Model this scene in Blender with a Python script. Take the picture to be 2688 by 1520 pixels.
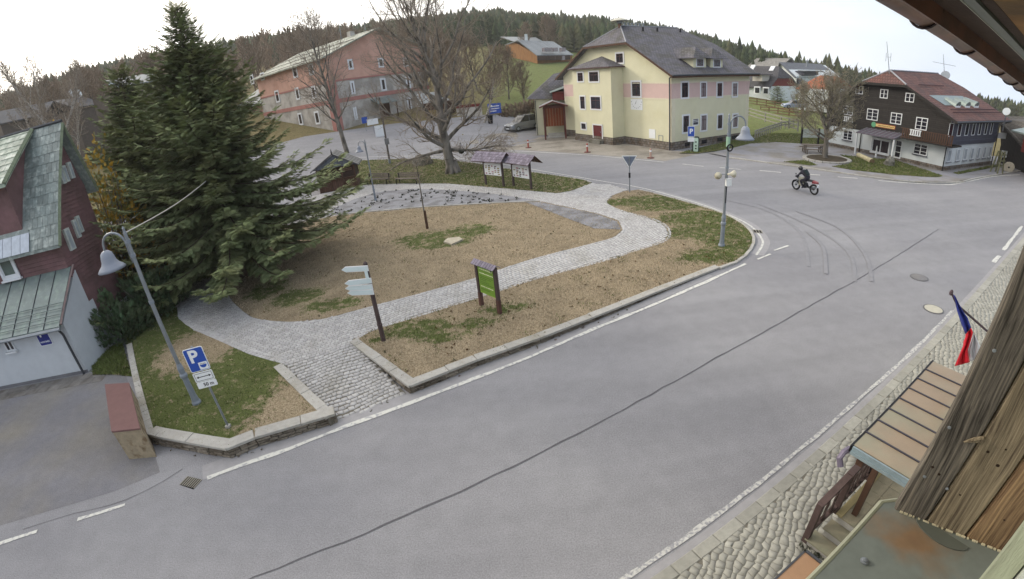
import bpy, math, random
import numpy as np
from mathutils import Vector, Matrix
from mathutils.geometry import delaunay_2d_cdt
random.seed(7); RNG = np.random.default_rng(7)
SC = bpy.context.scene
COL = SC.collection
for o in list(bpy.data.objects): bpy.data.objects.remove(o)

# ------------------------------------------------------------------ camera
# a wide-angle surveillance lens: theta = q*(1+A*q^2), q = r_px / F (2688 px wide frame)
F, A3, PITCH, ROLL, CAMH = 1239.42797, -0.0860444936, 0.440337154, 0.100393031, 7.5
_u = np.array([0, math.cos(PITCH), math.sin(PITCH)])
_c, _s = math.cos(ROLL), math.sin(ROLL)
UPC = np.array([_c*_u[0]-_s*_u[1], _s*_u[0]+_c*_u[1], _u[2]])
E1 = np.cross([0, 0, -1], UPC); E1 /= np.linalg.norm(E1)
E2 = np.cross(UPC, E1)
MC = np.array([E1, E2, UPC])                 # world = MC @ camera
cd = bpy.data.cameras.new('camera'); cam = bpy.data.objects.new('camera', cd); COL.objects.link(cam)
cd.type = 'PANO'; cd.panorama_type = 'FISHEYE_LENS_POLYNOMIAL'
cd.sensor_fit = 'HORIZONTAL'
cd.sensor_width = 26.88; cd.sensor_height = 26.88*579/1024
_f = F*0.01
cd.fisheye_fov = math.radians(170)
cd.fisheye_polynomial_k0 = 0.0
cd.fisheye_polynomial_k1 = -1/_f
cd.fisheye_polynomial_k2 = 0.0
cd.fisheye_polynomial_k3 = -A3/_f**3
cd.fisheye_polynomial_k4 = 0.0
cd.clip_start = 0.05; cd.clip_end = 3000
m4 = Matrix.Identity(4)
for i in range(3):
    for j in range(3): m4[i][j] = MC[i][j]
m4[2][3] = CAMH
cam.matrix_world = m4
SC.camera = cam

# ------------------------------------------------------------------ light
SUN_AZ, SUN_EL = math.radians(-55), math.radians(24)
w = bpy.data.worlds.new('World'); SC.world = w; w.use_nodes = True
nt = w.node_tree; N = nt.nodes; L = nt.links
for n in list(N): N.remove(n)
out = N.new('ShaderNodeOutputWorld'); bg = N.new('ShaderNodeBackground')
sky = N.new('ShaderNodeTexSky'); sky.sky_type = 'NISHITA'; sky.sun_disc = False
sky.sun_elevation = SUN_EL; sky.sun_rotation = SUN_AZ; sky.altitude = 900; sky.dust_density = 2.0
tc = N.new('ShaderNodeTexCoord'); mp = N.new('ShaderNodeMapping'); mp.inputs['Scale'].default_value = (1, 1, 3.2)
nz = N.new('ShaderNodeTexNoise'); nz.inputs['Scale'].default_value = 2.6; nz.inputs['Detail'].default_value = 5; nz.inputs['Roughness'].default_value = .5
rp = N.new('ShaderNodeValToRGB'); rp.color_ramp.elements[0].position = .36; rp.color_ramp.elements[1].position = .62
rp.color_ramp.elements[0].color = (.66, .66, .66, 1); rp.color_ramp.elements[1].color = (1, 1, 1, 1)
mx = N.new('ShaderNodeMixRGB'); mx.inputs['Color2'].default_value = (9.0, 9.0, 9.3, 1)
# the veil of cloud is brighter and warmer towards the sun
dp = N.new('ShaderNodeVectorMath'); dp.operation = 'DOT_PRODUCT'
dp.inputs[1].default_value = (math.sin(SUN_AZ)*math.cos(SUN_EL), math.cos(SUN_AZ)*math.cos(SUN_EL), math.sin(SUN_EL))
mr = N.new('ShaderNodeMapRange'); mr.inputs['From Min'].default_value = -.2; mr.inputs['From Max'].default_value = 1
cr = N.new('ShaderNodeMixRGB'); cr.inputs['Color1'].default_value = (4.6, 5.3, 6.4, 1); cr.inputs['Color2'].default_value = (17, 15.8, 14.2, 1)
L.new(tc.outputs['Generated'], mp.inputs['Vector']); L.new(mp.outputs[0], nz.inputs['Vector'])
L.new(nz.outputs['Fac'], rp.inputs[0]); L.new(rp.outputs[0], mx.inputs['Fac'])
L.new(tc.outputs['Generated'], dp.inputs[0]); L.new(dp.outputs['Value'], mr.inputs['Value']); L.new(mr.outputs[0], cr.inputs['Fac'])
L.new(cr.outputs[0], mx.inputs['Color2']); L.new(sky.outputs[0], mx.inputs['Color1'])
L.new(mx.outputs[0], bg.inputs['Color']); bg.inputs['Strength'].default_value = .13
L.new(bg.outputs[0], out.inputs['Surface'])
sd = bpy.data.lights.new('sun', 'SUN'); sd.energy = 1.5; sd.angle = math.radians(10); sd.color = (1, .9, .74)
so = bpy.data.objects.new('sun', sd); COL.objects.link(so)
so.rotation_euler = Vector((math.sin(SUN_AZ)*math.cos(SUN_EL), math.cos(SUN_AZ)*math.cos(SUN_EL), math.sin(SUN_EL))).to_track_quat('Z', 'Y').to_euler()
vs = SC.view_settings; vs.view_transform = 'Standard'; vs.look = 'None'; vs.exposure = 0.42; vs.gamma = 1; vs.use_curve_mapping = False
SC.cycles.max_bounces = 6; SC.cycles.transparent_max_bounces = 8

# ------------------------------------------------------------------ survey helpers (photo measurement -> place in the world)
def ray(x, y):
    px, py = x-1344., y-760.; r = math.hypot(px, py); q = r/F
    th = q*(1+A3*q*q); s = math.sin(th)/max(r, 1e-9)
    return MC @ np.array([px*s, -py*s, -math.cos(th)])
def smooth(a, b, x): t = np.clip((x-a)/(b-a), 0, 1); return t*t*(3-2*t)
_RIDGE = [(-300, 300), (0, 235), (200, 168), (390, 124), (620, 88), (760, 70), (900, 55), (1110, 30), (1200, 18), (1300, 10), (1400, 20), (1600, 32), (1700, 47), (1800, 65), (1900, 92), (2000, 118), (2100, 150), (2300, 187), (2520, 240), (2688, 272), (2900, 330)]
_az = []; _zr = []
for p in _RIDGE:
    d = ray(*p); _az.append(math.degrees(math.atan2(d[0], d[1]))); _zr.append(7.5+d[2]/math.hypot(d[0], d[1])*380-13)
_az = np.array(_az); _zr = np.array(_zr)
def Zr(az): return np.interp(az, _az, _zr, left=_zr[0], right=_zr[-1])
def R0(az): return np.interp(az, [-180, -60, -40, -4, 8, 20, 45, 60, 180], [60, 50, 46, 47, 60, 84, 84, 70, 60])
def T(x, y):
    """terrain height"""
    x = np.asarray(x, float); y = np.asarray(y, float)
    r = np.hypot(x, y); az = np.degrees(np.arctan2(x, y))
    zr = Zr(az); r0 = R0(az); t = np.clip(r-r0, 0, 380-r0)
    k = zr/(380-r0)
    z = k*(t-6*(1-np.exp(-t/6)))*(380-r0)/(374-r0)
    return z
def g(x, y, z=None, f=None):
    """ground point under a photo position; z = constant height, f = height function"""
    d = ray(x, y); h = 0. if z is None else z
    if z is None:
        f = f or (lambda a, b: float(T(a, b)))
        if d[2] < 0:
            t = (h-CAMH)/d[2]
            lo = 0
            step = .5; t = 1.0
            while t < 600:
                p = d*t
                if p[2]+CAMH <= f(p[0], p[1]): break
                lo = t; t *= 1.02
            a, b = lo, t
            for _ in range(30):
                m = (a+b)/2; p = d*m
                if p[2]+CAMH <= f(p[0], p[1]): b = m
                else: a = m
            p = d*b; return np.array([p[0], p[1], f(p[0], p[1])])
        t = 1.
        while t < 600:
            p = d*t
            if p[2]+CAMH <= f(p[0], p[1]): break
            t *= 1.01
        return np.array([p[0], p[1], f(p[0], p[1])])
    t = (z-CAMH)/d[2]; return np.array([d[0]*t, d[1]*t, z])
def at(x, y, r):
    """point on the line of sight at horizontal distance r"""
    d = ray(x, y); t = r/math.hypot(d[0], d[1]); return d*t+np.array([0, 0, CAMH])
def zat(b, x, y):
    """height of a photo position above standing point b"""
    return at(x, y, math.hypot(b[0], b[1]))[2]
class Plane:
    """vertical wall plane through a, running in direction al (radians); s along, z up, n outward offset"""
    def __init__(self, a, al, side=1):
        self.a = np.array(a, float); self.d = np.array([math.cos(al), math.sin(al), 0.])
        self.n = np.array([math.sin(al), -math.cos(al), 0.])*side
    def sz(self, x, y, off=0):
        r = ray(x, y); a = self.a+self.n*off; t = (a[:2]@self.n[:2])/(r[:2]@self.n[:2]); p = r*t
        return float((p[:2]-a[:2])@self.d[:2]), float(CAMH+p[2])
    def p(self, s, z, off=0): q = self.a+self.d*s+self.n*off; return np.array([q[0], q[1], z])

# ------------------------------------------------------------------ materials
def lin(c):
    f = lambda v: v/12.92 if v <= .04045 else ((v+.055)/1.055)**2.4
    if isinstance(c, str): c = [int(c[i:i+2], 16)/255 for i in (0, 2, 4)]; 
    return tuple(f(v) for v in c)+(1,)
MATS = {}
def mat(name, c, rough=.8, var=.18, scale=3., bump=.0, bscale=40., c2=None, c2s=1.5, c2p=(.45, .6), metal=0., tone=0., stretch=None, uv=False, spec=.3, alpha=None, brick=None, wave=None):
    """procedural surface: base colour with fine variation, a second colour in patches, relief, per-piece tone"""
    if name in MATS: return MATS[name]
    m = bpy.data.materials.new(name); m.use_nodes = True; t = m.node_tree; n = t.nodes; l = t.links
    b = n['Principled BSDF']; b.inputs['Roughness'].default_value = rough; b.inputs['Metallic'].default_value = metal
    b.inputs['Specular IOR Level'].default_value = spec
    if uv: co = n.new('ShaderNodeUVMap').outputs[0]
    else: co = n.new('ShaderNodeNewGeometry').outputs['Position']
    if stretch:
        q = n.new('ShaderNodeMapping'); q.inputs['Scale'].default_value = stretch; l.new(co, q.inputs['Vector']); cs = q.outputs[0]
    else: cs = co
    col = lin(c)
    nz = n.new('ShaderNodeTexNoise'); nz.inputs['Scale'].default_value = scale; nz.inputs['Detail'].default_value = 6; nz.inputs['Roughness'].default_value = .65
    l.new(cs, nz.inputs['Vector'])
    mp = n.new('ShaderNodeMapRange'); mp.inputs['From Min'].default_value = .3; mp.inputs['From Max'].default_value = .7
    mp.inputs['To Min'].default_value = 1-var; mp.inputs['To Max'].default_value = 1+var; l.new(nz.outputs['Fac'], mp.inputs['Value'])
    last = None
    if c2:
        z2 = n.new('ShaderNodeTexNoise'); z2.inputs['Scale'].default_value = c2s; z2.inputs['Detail'].default_value = 5; l.new(cs, z2.inputs['Vector'])
        r2 = n.new('ShaderNodeMapRange'); r2.inputs['From Min'].default_value = c2p[0]; r2.inputs['From Max'].default_value = c2p[1]; l.new(z2.outputs['Fac'], r2.inputs['Value'])
        mm = n.new('ShaderNodeMixRGB'); mm.inputs['Color1'].default_value = col; mm.inputs['Color2'].default_value = lin(c2); l.new(r2.outputs[0], mm.inputs['Fac'])
        last = mm.outputs[0]
    bf = None
    if brick:
        br = n.new('ShaderNodeTexBrick'); br.inputs['Scale'].default_value = 1; br.inputs['Brick Width'].default_value = brick[0]; br.inputs['Row Height'].default_value = brick[1]
        br.inputs['Mortar Size'].default_value = brick[2]; br.inputs['Mortar Smooth'].default_value = .2; br.inputs['Bias'].default_value = 0
        br.inputs['Color1'].default_value = (.8, .8, .8, 1); br.inputs['Color2'].default_value = (1.15, 1.15, 1.15, 1); br.inputs['Mortar'].default_value = (brick[3],)*3+(1,)
        l.new(n.new('ShaderNodeUVMap').outputs[0], br.inputs['Vector'])
        mb = n.new('ShaderNodeMixRGB'); mb.blend_type = 'MULTIPLY'; mb.inputs['Fac'].default_value = 1
        if last: l.new(last, mb.inputs['Color1'])
        else: mb.inputs['Color1'].default_value = col
        l.new(br.outputs['Color'], mb.inputs['Color2']); last = mb.outputs[0]; bf = br.outputs['Fac']
    sc = n.new('ShaderNodeVectorMath'); sc.operation = 'SCALE'
    if last: l.new(last, sc.inputs[0])
    else: sc.inputs[0].default_value = col[:3]
    fac = mp.outputs[0]
    if tone:
        at_ = n.new('ShaderNodeAttribute'); at_.attribute_name = 'tone'
        mt = n.new('ShaderNodeMath'); mt.operation = 'MULTIPLY_ADD'; mt.inputs[1].default_value = tone*2; mt.inputs[2].default_value = 1-tone; l.new(at_.outputs['Fac'], mt.inputs[0])
        mu = n.new('ShaderNodeMath'); mu.operation = 'MULTIPLY'; l.new(mt.outputs[0], mu.inputs[0]); l.new(fac, mu.inputs[1]); fac = mu.outputs[0]
    l.new(fac, sc.inputs['Scale']); l.new(sc.outputs[0], b.inputs['Base Color'])
    if bump:
        bz = n.new('ShaderNodeTexNoise'); bz.inputs['Scale'].default_value = bscale; bz.inputs['Detail'].default_value = 4; l.new(cs, bz.inputs['Vector'])
        h = bz.outputs['Fac']
        if bf is not None:
            s2 = n.new('ShaderNodeMath'); s2.operation = 'MULTIPLY_ADD'; s2.inputs[1].default_value = -2.; l.new(bf, s2.inputs[0]); l.new(h, s2.inputs[2]); h = s2.outputs[0]
        bp = n.new('ShaderNodeBump'); bp.inputs['Strength'].default_value = bump; bp.inputs['Distance'].default_value = .02
        l.new(h, bp.inputs['Height']); l.new(bp.outputs[0], b.inputs['Normal'])
    if alpha is not None: b.inputs['Alpha'].default_value = alpha
    MATS[name] = m; return m
def glassmat(name='window_glass', c='1a1d22', rough=.08):
    m = mat(name, c, rough=rough, var=.3, scale=.7, spec=.6); return m

# ------------------------------------------------------------------ mesh building
class MB:
    def __init__(s): s.v = []; s.f = []; s.t = []
    def add(s, vs, fs, tone=None):
        b = len(s.v); s.v += [tuple(map(float, p)) for p in vs]; s.f += [[i+b for i in q] for q in fs]
        s.t += [random.random() if tone is None else tone]*len(fs); return s
    def quad(s, a, b, c, d, tone=None): return s.add([a, b, c, d], [[0, 1, 2, 3]], tone)
    def box(s, o, a, b, c, tone=None):
        """corner o with edge vectors a,b,c"""
        o, a, b, c = (np.array(k, float) for k in (o, a, b, c))
        if np.dot(np.cross(a, b), c) < 0: a, b = b, a
        return s.add([o, o+a, o+a+b, o+b, o+c, o+a+c, o+a+b+c, o+b+c], [[3, 2, 1, 0], [4, 5, 6, 7], [0, 1, 5, 4], [1, 2, 6, 5], [2, 3, 7, 6], [3, 0, 4, 7]], tone)
    def cbox(s, c, a, b, h, tone=None):
        """centred on c; a,b full vectors, h full vector"""
        c, a, b, h = (np.array(k, float) for k in (c, a, b, h)); return s.box(c-a/2-b/2-h/2, a, b, h, tone)
    def prism(s, poly, vec, tone=None):
        """polygon (3d points) pushed along vec"""
        n = len(poly); P = [np.array(p, float) for p in poly]; V = np.array(vec, float)
        nn = sum((np.cross(P[i], P[(i+1) % n]) for i in range(n)), np.zeros(3))
        if nn@V < 0: P = P[::-1]
        return s.add(P+[p+V for p in P], [list(range(n))[::-1], [n+i for i in range(n)]]+[[i, (i+1) % n, n+(i+1) % n, n+i] for i in range(n)], tone)
    def tube(s, pts, r, n=8, cap=True, tone=None):
        P = [np.array(p, float) for p in pts]; R = r if hasattr(r, '__len__') else [r]*len(P)
        vs = []; fs = []; prev = None
        for i, p in enumerate(P):
            d = (P[min(i+1, len(P)-1)]-P[max(i-1, 0)]); d = d/(np.linalg.norm(d)+1e-12)
            if prev is None: u = np.cross(d, [0, 0, 1]) if abs(d[2]) < .9 else np.cross(d, [1, 0, 0])
            else: u = prev-d*(prev@d)
            u = u/(np.linalg.norm(u)+1e-12); prev = u; v = np.cross(d, u)
            for k in range(n):
                a = 2*math.pi*k/n; vs.append(p+(u*math.cos(a)+v*math.sin(a))*R[i])
        for i in range(len(P)-1):
            for k in range(n):
                fs.append([i*n+k, i*n+(k+1) % n, (i+1)*n+(k+1) % n, (i+1)*n+k])
        if cap: fs.append(list(range(n))[::-1]); fs.append([(len(P)-1)*n+k for k in range(n)])
        return s.add(vs, fs, tone)
    def lathe(s, c, prof, n=16, axis=(0, 0, 1), tone=None):
        """prof: [(radius, height)]"""
        ax = np.array(axis, float); ax /= np.linalg.norm(ax); c = np.array(c, float)
        return s.tube([c+ax*h for _, h in prof], [r for r, _ in prof], n, True, tone) if abs(ax[2]) < 2 else s
    def blob(s, c, rad, n=10, m=7, j=.18, seed=0, tone=None):
        rr = random.Random(seed); c = np.array(c, float); vs = []; fs = []
        for i in range(1, m):
            for k in range(n):
                a = math.pi*i/m; b = 2*math.pi*k/n; q = 1+rr.uniform(-j, j)
                vs.append(c+np.array([math.sin(a)*math.cos(b)*rad[0], math.sin(a)*math.sin(b)*rad[1], math.cos(a)*rad[2]])*q)
        top = len(vs); vs.append(c+np.array([0, 0, rad[2]])); vs.append(c-np.array([0, 0, rad[2]]))
        for k in range(n): fs.append([top, k, (k+1) % n])
        for i in range(m-2):
            for k in range(n): fs.append([i*n+k, (i+1)*n+k, (i+1)*n+(k+1) % n, i*n+(k+1) % n])
        for k in range(n): fs.append([top+1, (m-2)*n+(k+1) % n, (m-2)*n+k])
        return s.add(vs, fs, tone)
    def mesh(s, name): return npmesh(name, np.array(s.v, float).reshape(-1, 3), s.f, np.array(s.t, np.float32))
def npmesh(name, v, f, tone=None, uv=True):
    me = bpy.data.meshes.new(name)
    if isinstance(f, np.ndarray):
        nf, k = f.shape; me.vertices.add(len(v)); me.vertices.foreach_set('co', np.ascontiguousarray(v, np.float32).ravel())
        me.loops.add(nf*k); me.loops.foreach_set('vertex_index', f.astype(np.int32).ravel())
        me.polygons.add(nf); me.polygons.foreach_set('loop_start', np.arange(0, nf*k, k, dtype=np.int32))
        me.update(calc_edges=True)
    else:
        me.from_pydata([tuple(p) for p in v], [], [list(q) for q in f]); me.update()
    if tone is not None and len(me.polygons) == len(tone):
        a = me.attributes.new('tone', 'FLOAT', 'FACE'); a.data.foreach_set('value', np.asarray(tone, np.float32))
    if uv and len(me.polygons) < 60000 and len(me.polygons):
        nl = len(me.loops); vi = np.empty(nl, np.int32); me.loops.foreach_get('vertex_index', vi)
        nm = np.empty(len(me.polygons)*3, np.float32); me.polygons.foreach_get('normal', nm); nm = nm.reshape(-1, 3)
        lt = np.empty(len(me.polygons), np.int32); me.polygons.foreach_get('loop_total', lt)
        N_ = np.repeat(nm, lt, axis=0); co = np.empty(len(me.vertices)*3, np.float32); me.vertices.foreach_get('co', co); P = co.reshape(-1, 3)[vi]
        U = np.stack([-N_[:, 1], N_[:, 0], np.zeros(nl)], 1); ln = np.linalg.norm(U, axis=1); flat = ln < .05
        U[flat] = [1, 0, 0]; ln[flat] = 1; U /= ln[:, None]; V = np.cross(N_, U); V[flat] = [0, 1, 0]
        uvl = me.uv_layers.new(name='UVMap'); uvl.data.foreach_set('uv', np.stack([(P*U).sum(1), (P*V).sum(1)], 1).astype(np.float32).ravel())
    return me
def clean(me):
    import bmesh
    bm = bmesh.new(); bm.from_mesh(me); bmesh.ops.recalc_face_normals(bm, faces=bm.faces); bm.to_mesh(me); bm.free(); return me
def obj(name, geo, m=None, parent=None, smooth_=False, **kw):
    me = geo.mesh(name) if isinstance(geo, MB) else geo
    if m is not None and not me.materials: me.materials.append(m)
    if smooth_: me.polygons.foreach_set('use_smooth', [True]*len(me.polygons))
    o = bpy.data.objects.new(name, me); COL.objects.link(o)
    if parent is not None:
        o.parent = parent
        if kw.pop('local', False) is False: o.matrix_parent_inverse = root_inv(parent)
    else: kw.pop('local', None)
    for k, v in kw.items(): o[k] = v
    return o
def root_inv(p):
    M = Matrix.Identity(4); q = p
    while q is not None:
        if q.type == 'EMPTY': M = (Matrix.Translation(q.location) @ q.rotation_euler.to_matrix().to_4x4() @ Matrix.Diagonal(q.scale).to_4x4()).inverted(); return M
        q = q.parent
    return M
_sub = {}
def sub(name, geo, m, parent, **kw):
    """a piece of a part; the part is an untransformed mesh in world coordinates"""
    me = geo.mesh(name) if isinstance(geo, MB) else geo
    if m is not None and not me.materials: me.materials.append(m)
    o = bpy.data.objects.new(name, me); COL.objects.link(o); o.parent = parent
    for k, v in kw.items(): o[k] = v
    return o
def thing(name, label, cat, loc=(0, 0, 0), group=None, rz=0):
    e = bpy.data.objects.new(name, None); COL.objects.link(e); e.location = tuple(map(float, loc)); e.rotation_euler = (0, 0, rz); e.empty_display_size = .2
    e['label'] = label; e['category'] = cat
    if group: e['group'] = group
    return e
def tag(o, label, cat, group=None):
    o['label'] = label; o['category'] = cat
    if group: o['group'] = group
    return o
def copy_tree(o, loc=None, rz=None, label=None, parent=None):
    c = o.copy(); COL.objects.link(c); c.parent = parent
    if loc is not None: c.location = tuple(map(float, loc))
    if rz is not None: c.rotation_euler = (0, 0, rz)
    if label: c['label'] = label
    for ch in [k for k in bpy.data.objects if k.parent == o]: copy_tree(ch, parent=c)
    return c
def structure(name, geo, m, kind='structure', **kw): o = obj(name, geo, m, **kw); o['kind'] = kind; return o
def text_mesh(s, size=1., depth=.004, bold=0.0, spacing=1.0, align='CENTER'):
    cu = bpy.data.curves.new('lettering', 'FONT'); cu.body = s; cu.size = size; cu.extrude = depth/2; cu.offset = bold; cu.align_x = align; cu.align_y = 'CENTER'; cu.space_character = spacing; cu.resolution_u = 3
    o = bpy.data.objects.new('lettering', cu); COL.objects.link(o)
    me = bpy.data.meshes.new_from_object(o.evaluated_get(bpy.context.evaluated_depsgraph_get())); bpy.data.objects.remove(o); bpy.data.curves.remove(cu)
    return me
def place_text(me, c, right, up):
    """bake a text mesh onto a plane at c"""
    r = Vector(right).normalized(); u = Vector(up).normalized(); nn = r.cross(u)
    M = Matrix(((r.x, u.x, nn.x, c[0]), (r.y, u.y, nn.y, c[1]), (r.z, u.z, nn.z, c[2]), (0, 0, 0, 1))); me.transform(M); return me
def inpoly(P, X, Y):
    X = np.asarray(X); Y = np.asarray(Y); ins = np.zeros(X.shape, bool); n = len(P)
    for i in range(n):
        x1, y1 = P[i][:2]; x2, y2 = P[(i+1) % n][:2]
        c = (y1 > Y) != (y2 > Y)
        ins ^= c & (X < (x2-x1)*(Y-y1)/((y2-y1) if y2 != y1 else 1e-9)+x1)
    return ins
def fill(poly, zf, grid=None, holes=()):
    """triangulated sheet inside a ground polygon, following height function zf"""
    pts = []; edges = []
    for P in [poly]+list(holes):
        b = len(pts)
        Q = []
        for i in range(len(P)):
            p = np.array(P[i][:2], float); q = np.array(P[(i+1) % len(P)][:2], float)
            k = max(1, int(np.linalg.norm(q-p)/grid)) if grid else 1
            Q += [p+(q-p)*j/k for j in range(k)]
        pts += [Vector(p) for p in Q]; edges += [(b+i, b+(i+1) % len(Q)) for i in range(len(Q))]
    if grid:
        P = np.array([p[:2] for p in poly]); x0, y0 = P.min(0); x1, y1 = P.max(0)
        X, Y = np.meshgrid(np.arange(x0, x1, grid), np.arange(y0, y1, grid)); X = X.ravel()+RNG.uniform(-.2, .2, X.size)*grid; Y = Y.ravel()+RNG.uniform(-.2, .2, Y.size)*grid
        k = inpoly(poly, X, Y)
        for h in holes: k &= ~inpoly(h, X, Y)
        pts += [Vector((x, y)) for x, y in zip(X[k], Y[k])]
    r = delaunay_2d_cdt(pts, edges, [], 0, 1e-6)
    V = np.array([tuple(p) for p in r[0]]); Fc = np.array([t for t in r[2] if len(t) == 3])
    C = V[Fc].mean(1); k = inpoly(poly, C[:, 0], C[:, 1])
    for h in holes: k &= ~inpoly(h, C[:, 0], C[:, 1])
    Fc = Fc[k]; Z = zf(V[:, 0], V[:, 1])*np.ones(len(V))
    a, b, c = V[Fc[:, 0]], V[Fc[:, 1]], V[Fc[:, 2]]
    neg = ((b-a)[:, 0]*(c-a)[:, 1]-(b-a)[:, 1]*(c-a)[:, 0]) < 0; Fc[neg] = Fc[neg][:, ::-1]
    return np.column_stack([V, Z]), Fc
def vattr(me, name, vals):
    a = me.attributes.new(name, 'FLOAT', 'POINT'); a.data.foreach_set('value', np.asarray(vals, np.float32))
def strip(pts, w, zf, dz=.0, noise=0, tone=None):
    """ribbon of width w along ground polyline"""
    P = [np.array(p[:2], float) for p in pts]; Q = []
    for i in range(len(P)-1):
        k = max(1, int(np.linalg.norm(P[i+1]-P[i])/.4)); Q += [P[i]+(P[i+1]-P[i])*j/k for j in range(k)]
    Q.append(P[-1]); vs = []
    for i, p in enumerate(Q):
        d = Q[min(i+1, len(Q)-1)]-Q[max(i-1, 0)]; d /= np.linalg.norm(d)+1e-9; n = np.array([-d[1], d[0]])
        j = random.uniform(-noise, noise); wi = w*(1+random.uniform(-.3, .3) if noise else 1)
        for s_ in (-.5, .5):
            q = p+n*(wi*s_+j); vs.append((q[0], q[1], float(zf(q[0], q[1]))+dz))
    m = MB(); m.add(vs, [[2*i, 2*i+1, 2*i+3, 2*i+2][::-1] for i in range(len(Q)-1)], tone); return m
def catmull(P, k=6, closed=False):
    P = [np.array(p, float) for p in P]; n = len(P); out_ = []
    rng = range(n) if closed else range(n-1)
    for i in rng:
        a, b, c, d = (P[(i-1) % n] if closed or i > 0 else P[0]), P[i], P[(i+1) % n], (P[(i+2) % n] if closed or i < n-2 else P[-1])
        for j in range(k):
            t = j/k; out_.append(.5*((2*b)+(c-a)*t+(2*a-5*b+4*c-d)*t*t+(3*b-a-3*c+d)*t**3))
    if not closed: out_.append(P[-1])
    return out_
# ------------------------------------------------------------------ sky haze is clear; terrain sheet to the horizon
GP = g(607, 1204, z=0.)[:2]; GQ = g(1902, 706, z=0.)[:2]
FL = np.linalg.norm(GQ-GP); FD = (GQ-GP)/FL; FN = np.array([-FD[1], FD[0]])       # front wall line of the green
def hp(x, y):
    """level of the raised green"""
    x = np.asarray(x, float); y = np.asarray(y, float)
    s = (x-GP[0])*FD[0]+(y-GP[1])*FD[1]; t = (x-GP[0])*FN[0]+(y-GP[1])*FN[1]
    a = np.clip(s/FL, 0, 1); h0 = .27*(1-a)**.8+.05
    k = smooth(4, 17, t); return h0*(1-k)+.07*k+np.where(t > 20, T(x, y), 0)
def hpath(x, y):
    x = np.asarray(x, float); y = np.asarray(y, float)
    t = (x-GP[0])*FN[0]+(y-GP[1])*FN[1]; s = (x-GP[0])*FD[0]+(y-GP[1])*FD[1]
    return (hp(x, y)-.005)*np.where(s < 9, np.clip(t/3.2, 0.02, 1), 1)+0.0
fhp = lambda a, b: float(hp(a, b)); fpath = lambda a, b: float(hpath(a, b))
gp = lambda x, y: g(x, y, f=fhp)
gq = lambda x, y: g(x, y, f=fpath)

M_ = dict(
 asphalt=mat('asphalt', '7c7c80', rough=.93, var=.07, scale=2.2, bump=.35, bscale=140, c2='858588', c2s=.22, c2p=(.35, .7)),
 asphalt_old=mat('asphalt_old', '6f6f74', rough=.95, var=.1, scale=3, bump=.5, bscale=90, c2='78756f', c2s=.5, c2p=(.4, .75)),
 dusty=mat('dusty_asphalt', '8d8880', rough=.96, var=.12, scale=2, bump=.3, bscale=60, c2='77726a', c2s=.35),
 gutterstrip=mat('worn_concrete', '8f8e90', rough=.9, var=.1, scale=4, bump=.3, bscale=60),
 paint=mat('road_paint', 'c0c0ba', rough=.8, var=.12, scale=18, c2='98989a', c2s=9, c2p=(.52, .62)), paint_worn=mat('road_paint_worn', 'b2b2ae', rough=.85, var=.15, scale=18, c2='88888c', c2s=14, c2p=(.45, .58)),
 tar=mat('tar_seam', '57565a', rough=.8, var=.2, scale=10),
 tyre_mark=mat('tyre_mark', '77777a', rough=.9, var=.08, scale=6, c2='7e7e82', c2s=2.5, c2p=(.25, .5)),
 cobble=mat('cobble_granite', 'a5a4a4', rough=.85, var=.12, scale=9, bump=.08, bscale=60, tone=.13, c2='96948f', c2s=.8, c2p=(.5, .8)),
 cobble_warm=mat('cobble_weathered', '929189', rough=.88, var=.12, scale=9, bump=.1, bscale=60, tone=.13, c2='83827a', c2s=.7, c2p=(.5, .8)),
 joint=mat('joint_dirt', '666259', rough=1, var=.2, scale=14),
 kerb=mat('kerb_granite', '9f9d98', rough=.85, var=.12, scale=7, bump=.4, bscale=70, tone=.07, c2='8f8b80', c2s=1.4, c2p=(.5, .75)),
 rubble=mat('rubble_stone', '7d766c', rough=.92, var=.3, scale=6, bump=.8, bscale=35, tone=.25, c2='625a50', c2s=1.7),
 gravel=mat('gravel_grey', '84858a', rough=.97, var=.3, scale=40, bump=.8, bscale=90, c2='6f6f72', c2s=1.2),
 grey_stone=mat('granite_boulder', '77756d', rough=.9, var=.25, scale=5, bump=.8, bscale=16, c2='5d5b50', c2s=1.2),
 pale_stone=mat('pale_flagstone', 'a39c8c', rough=.9, var=.2, scale=6, bump=.6, bscale=25),
)
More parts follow.
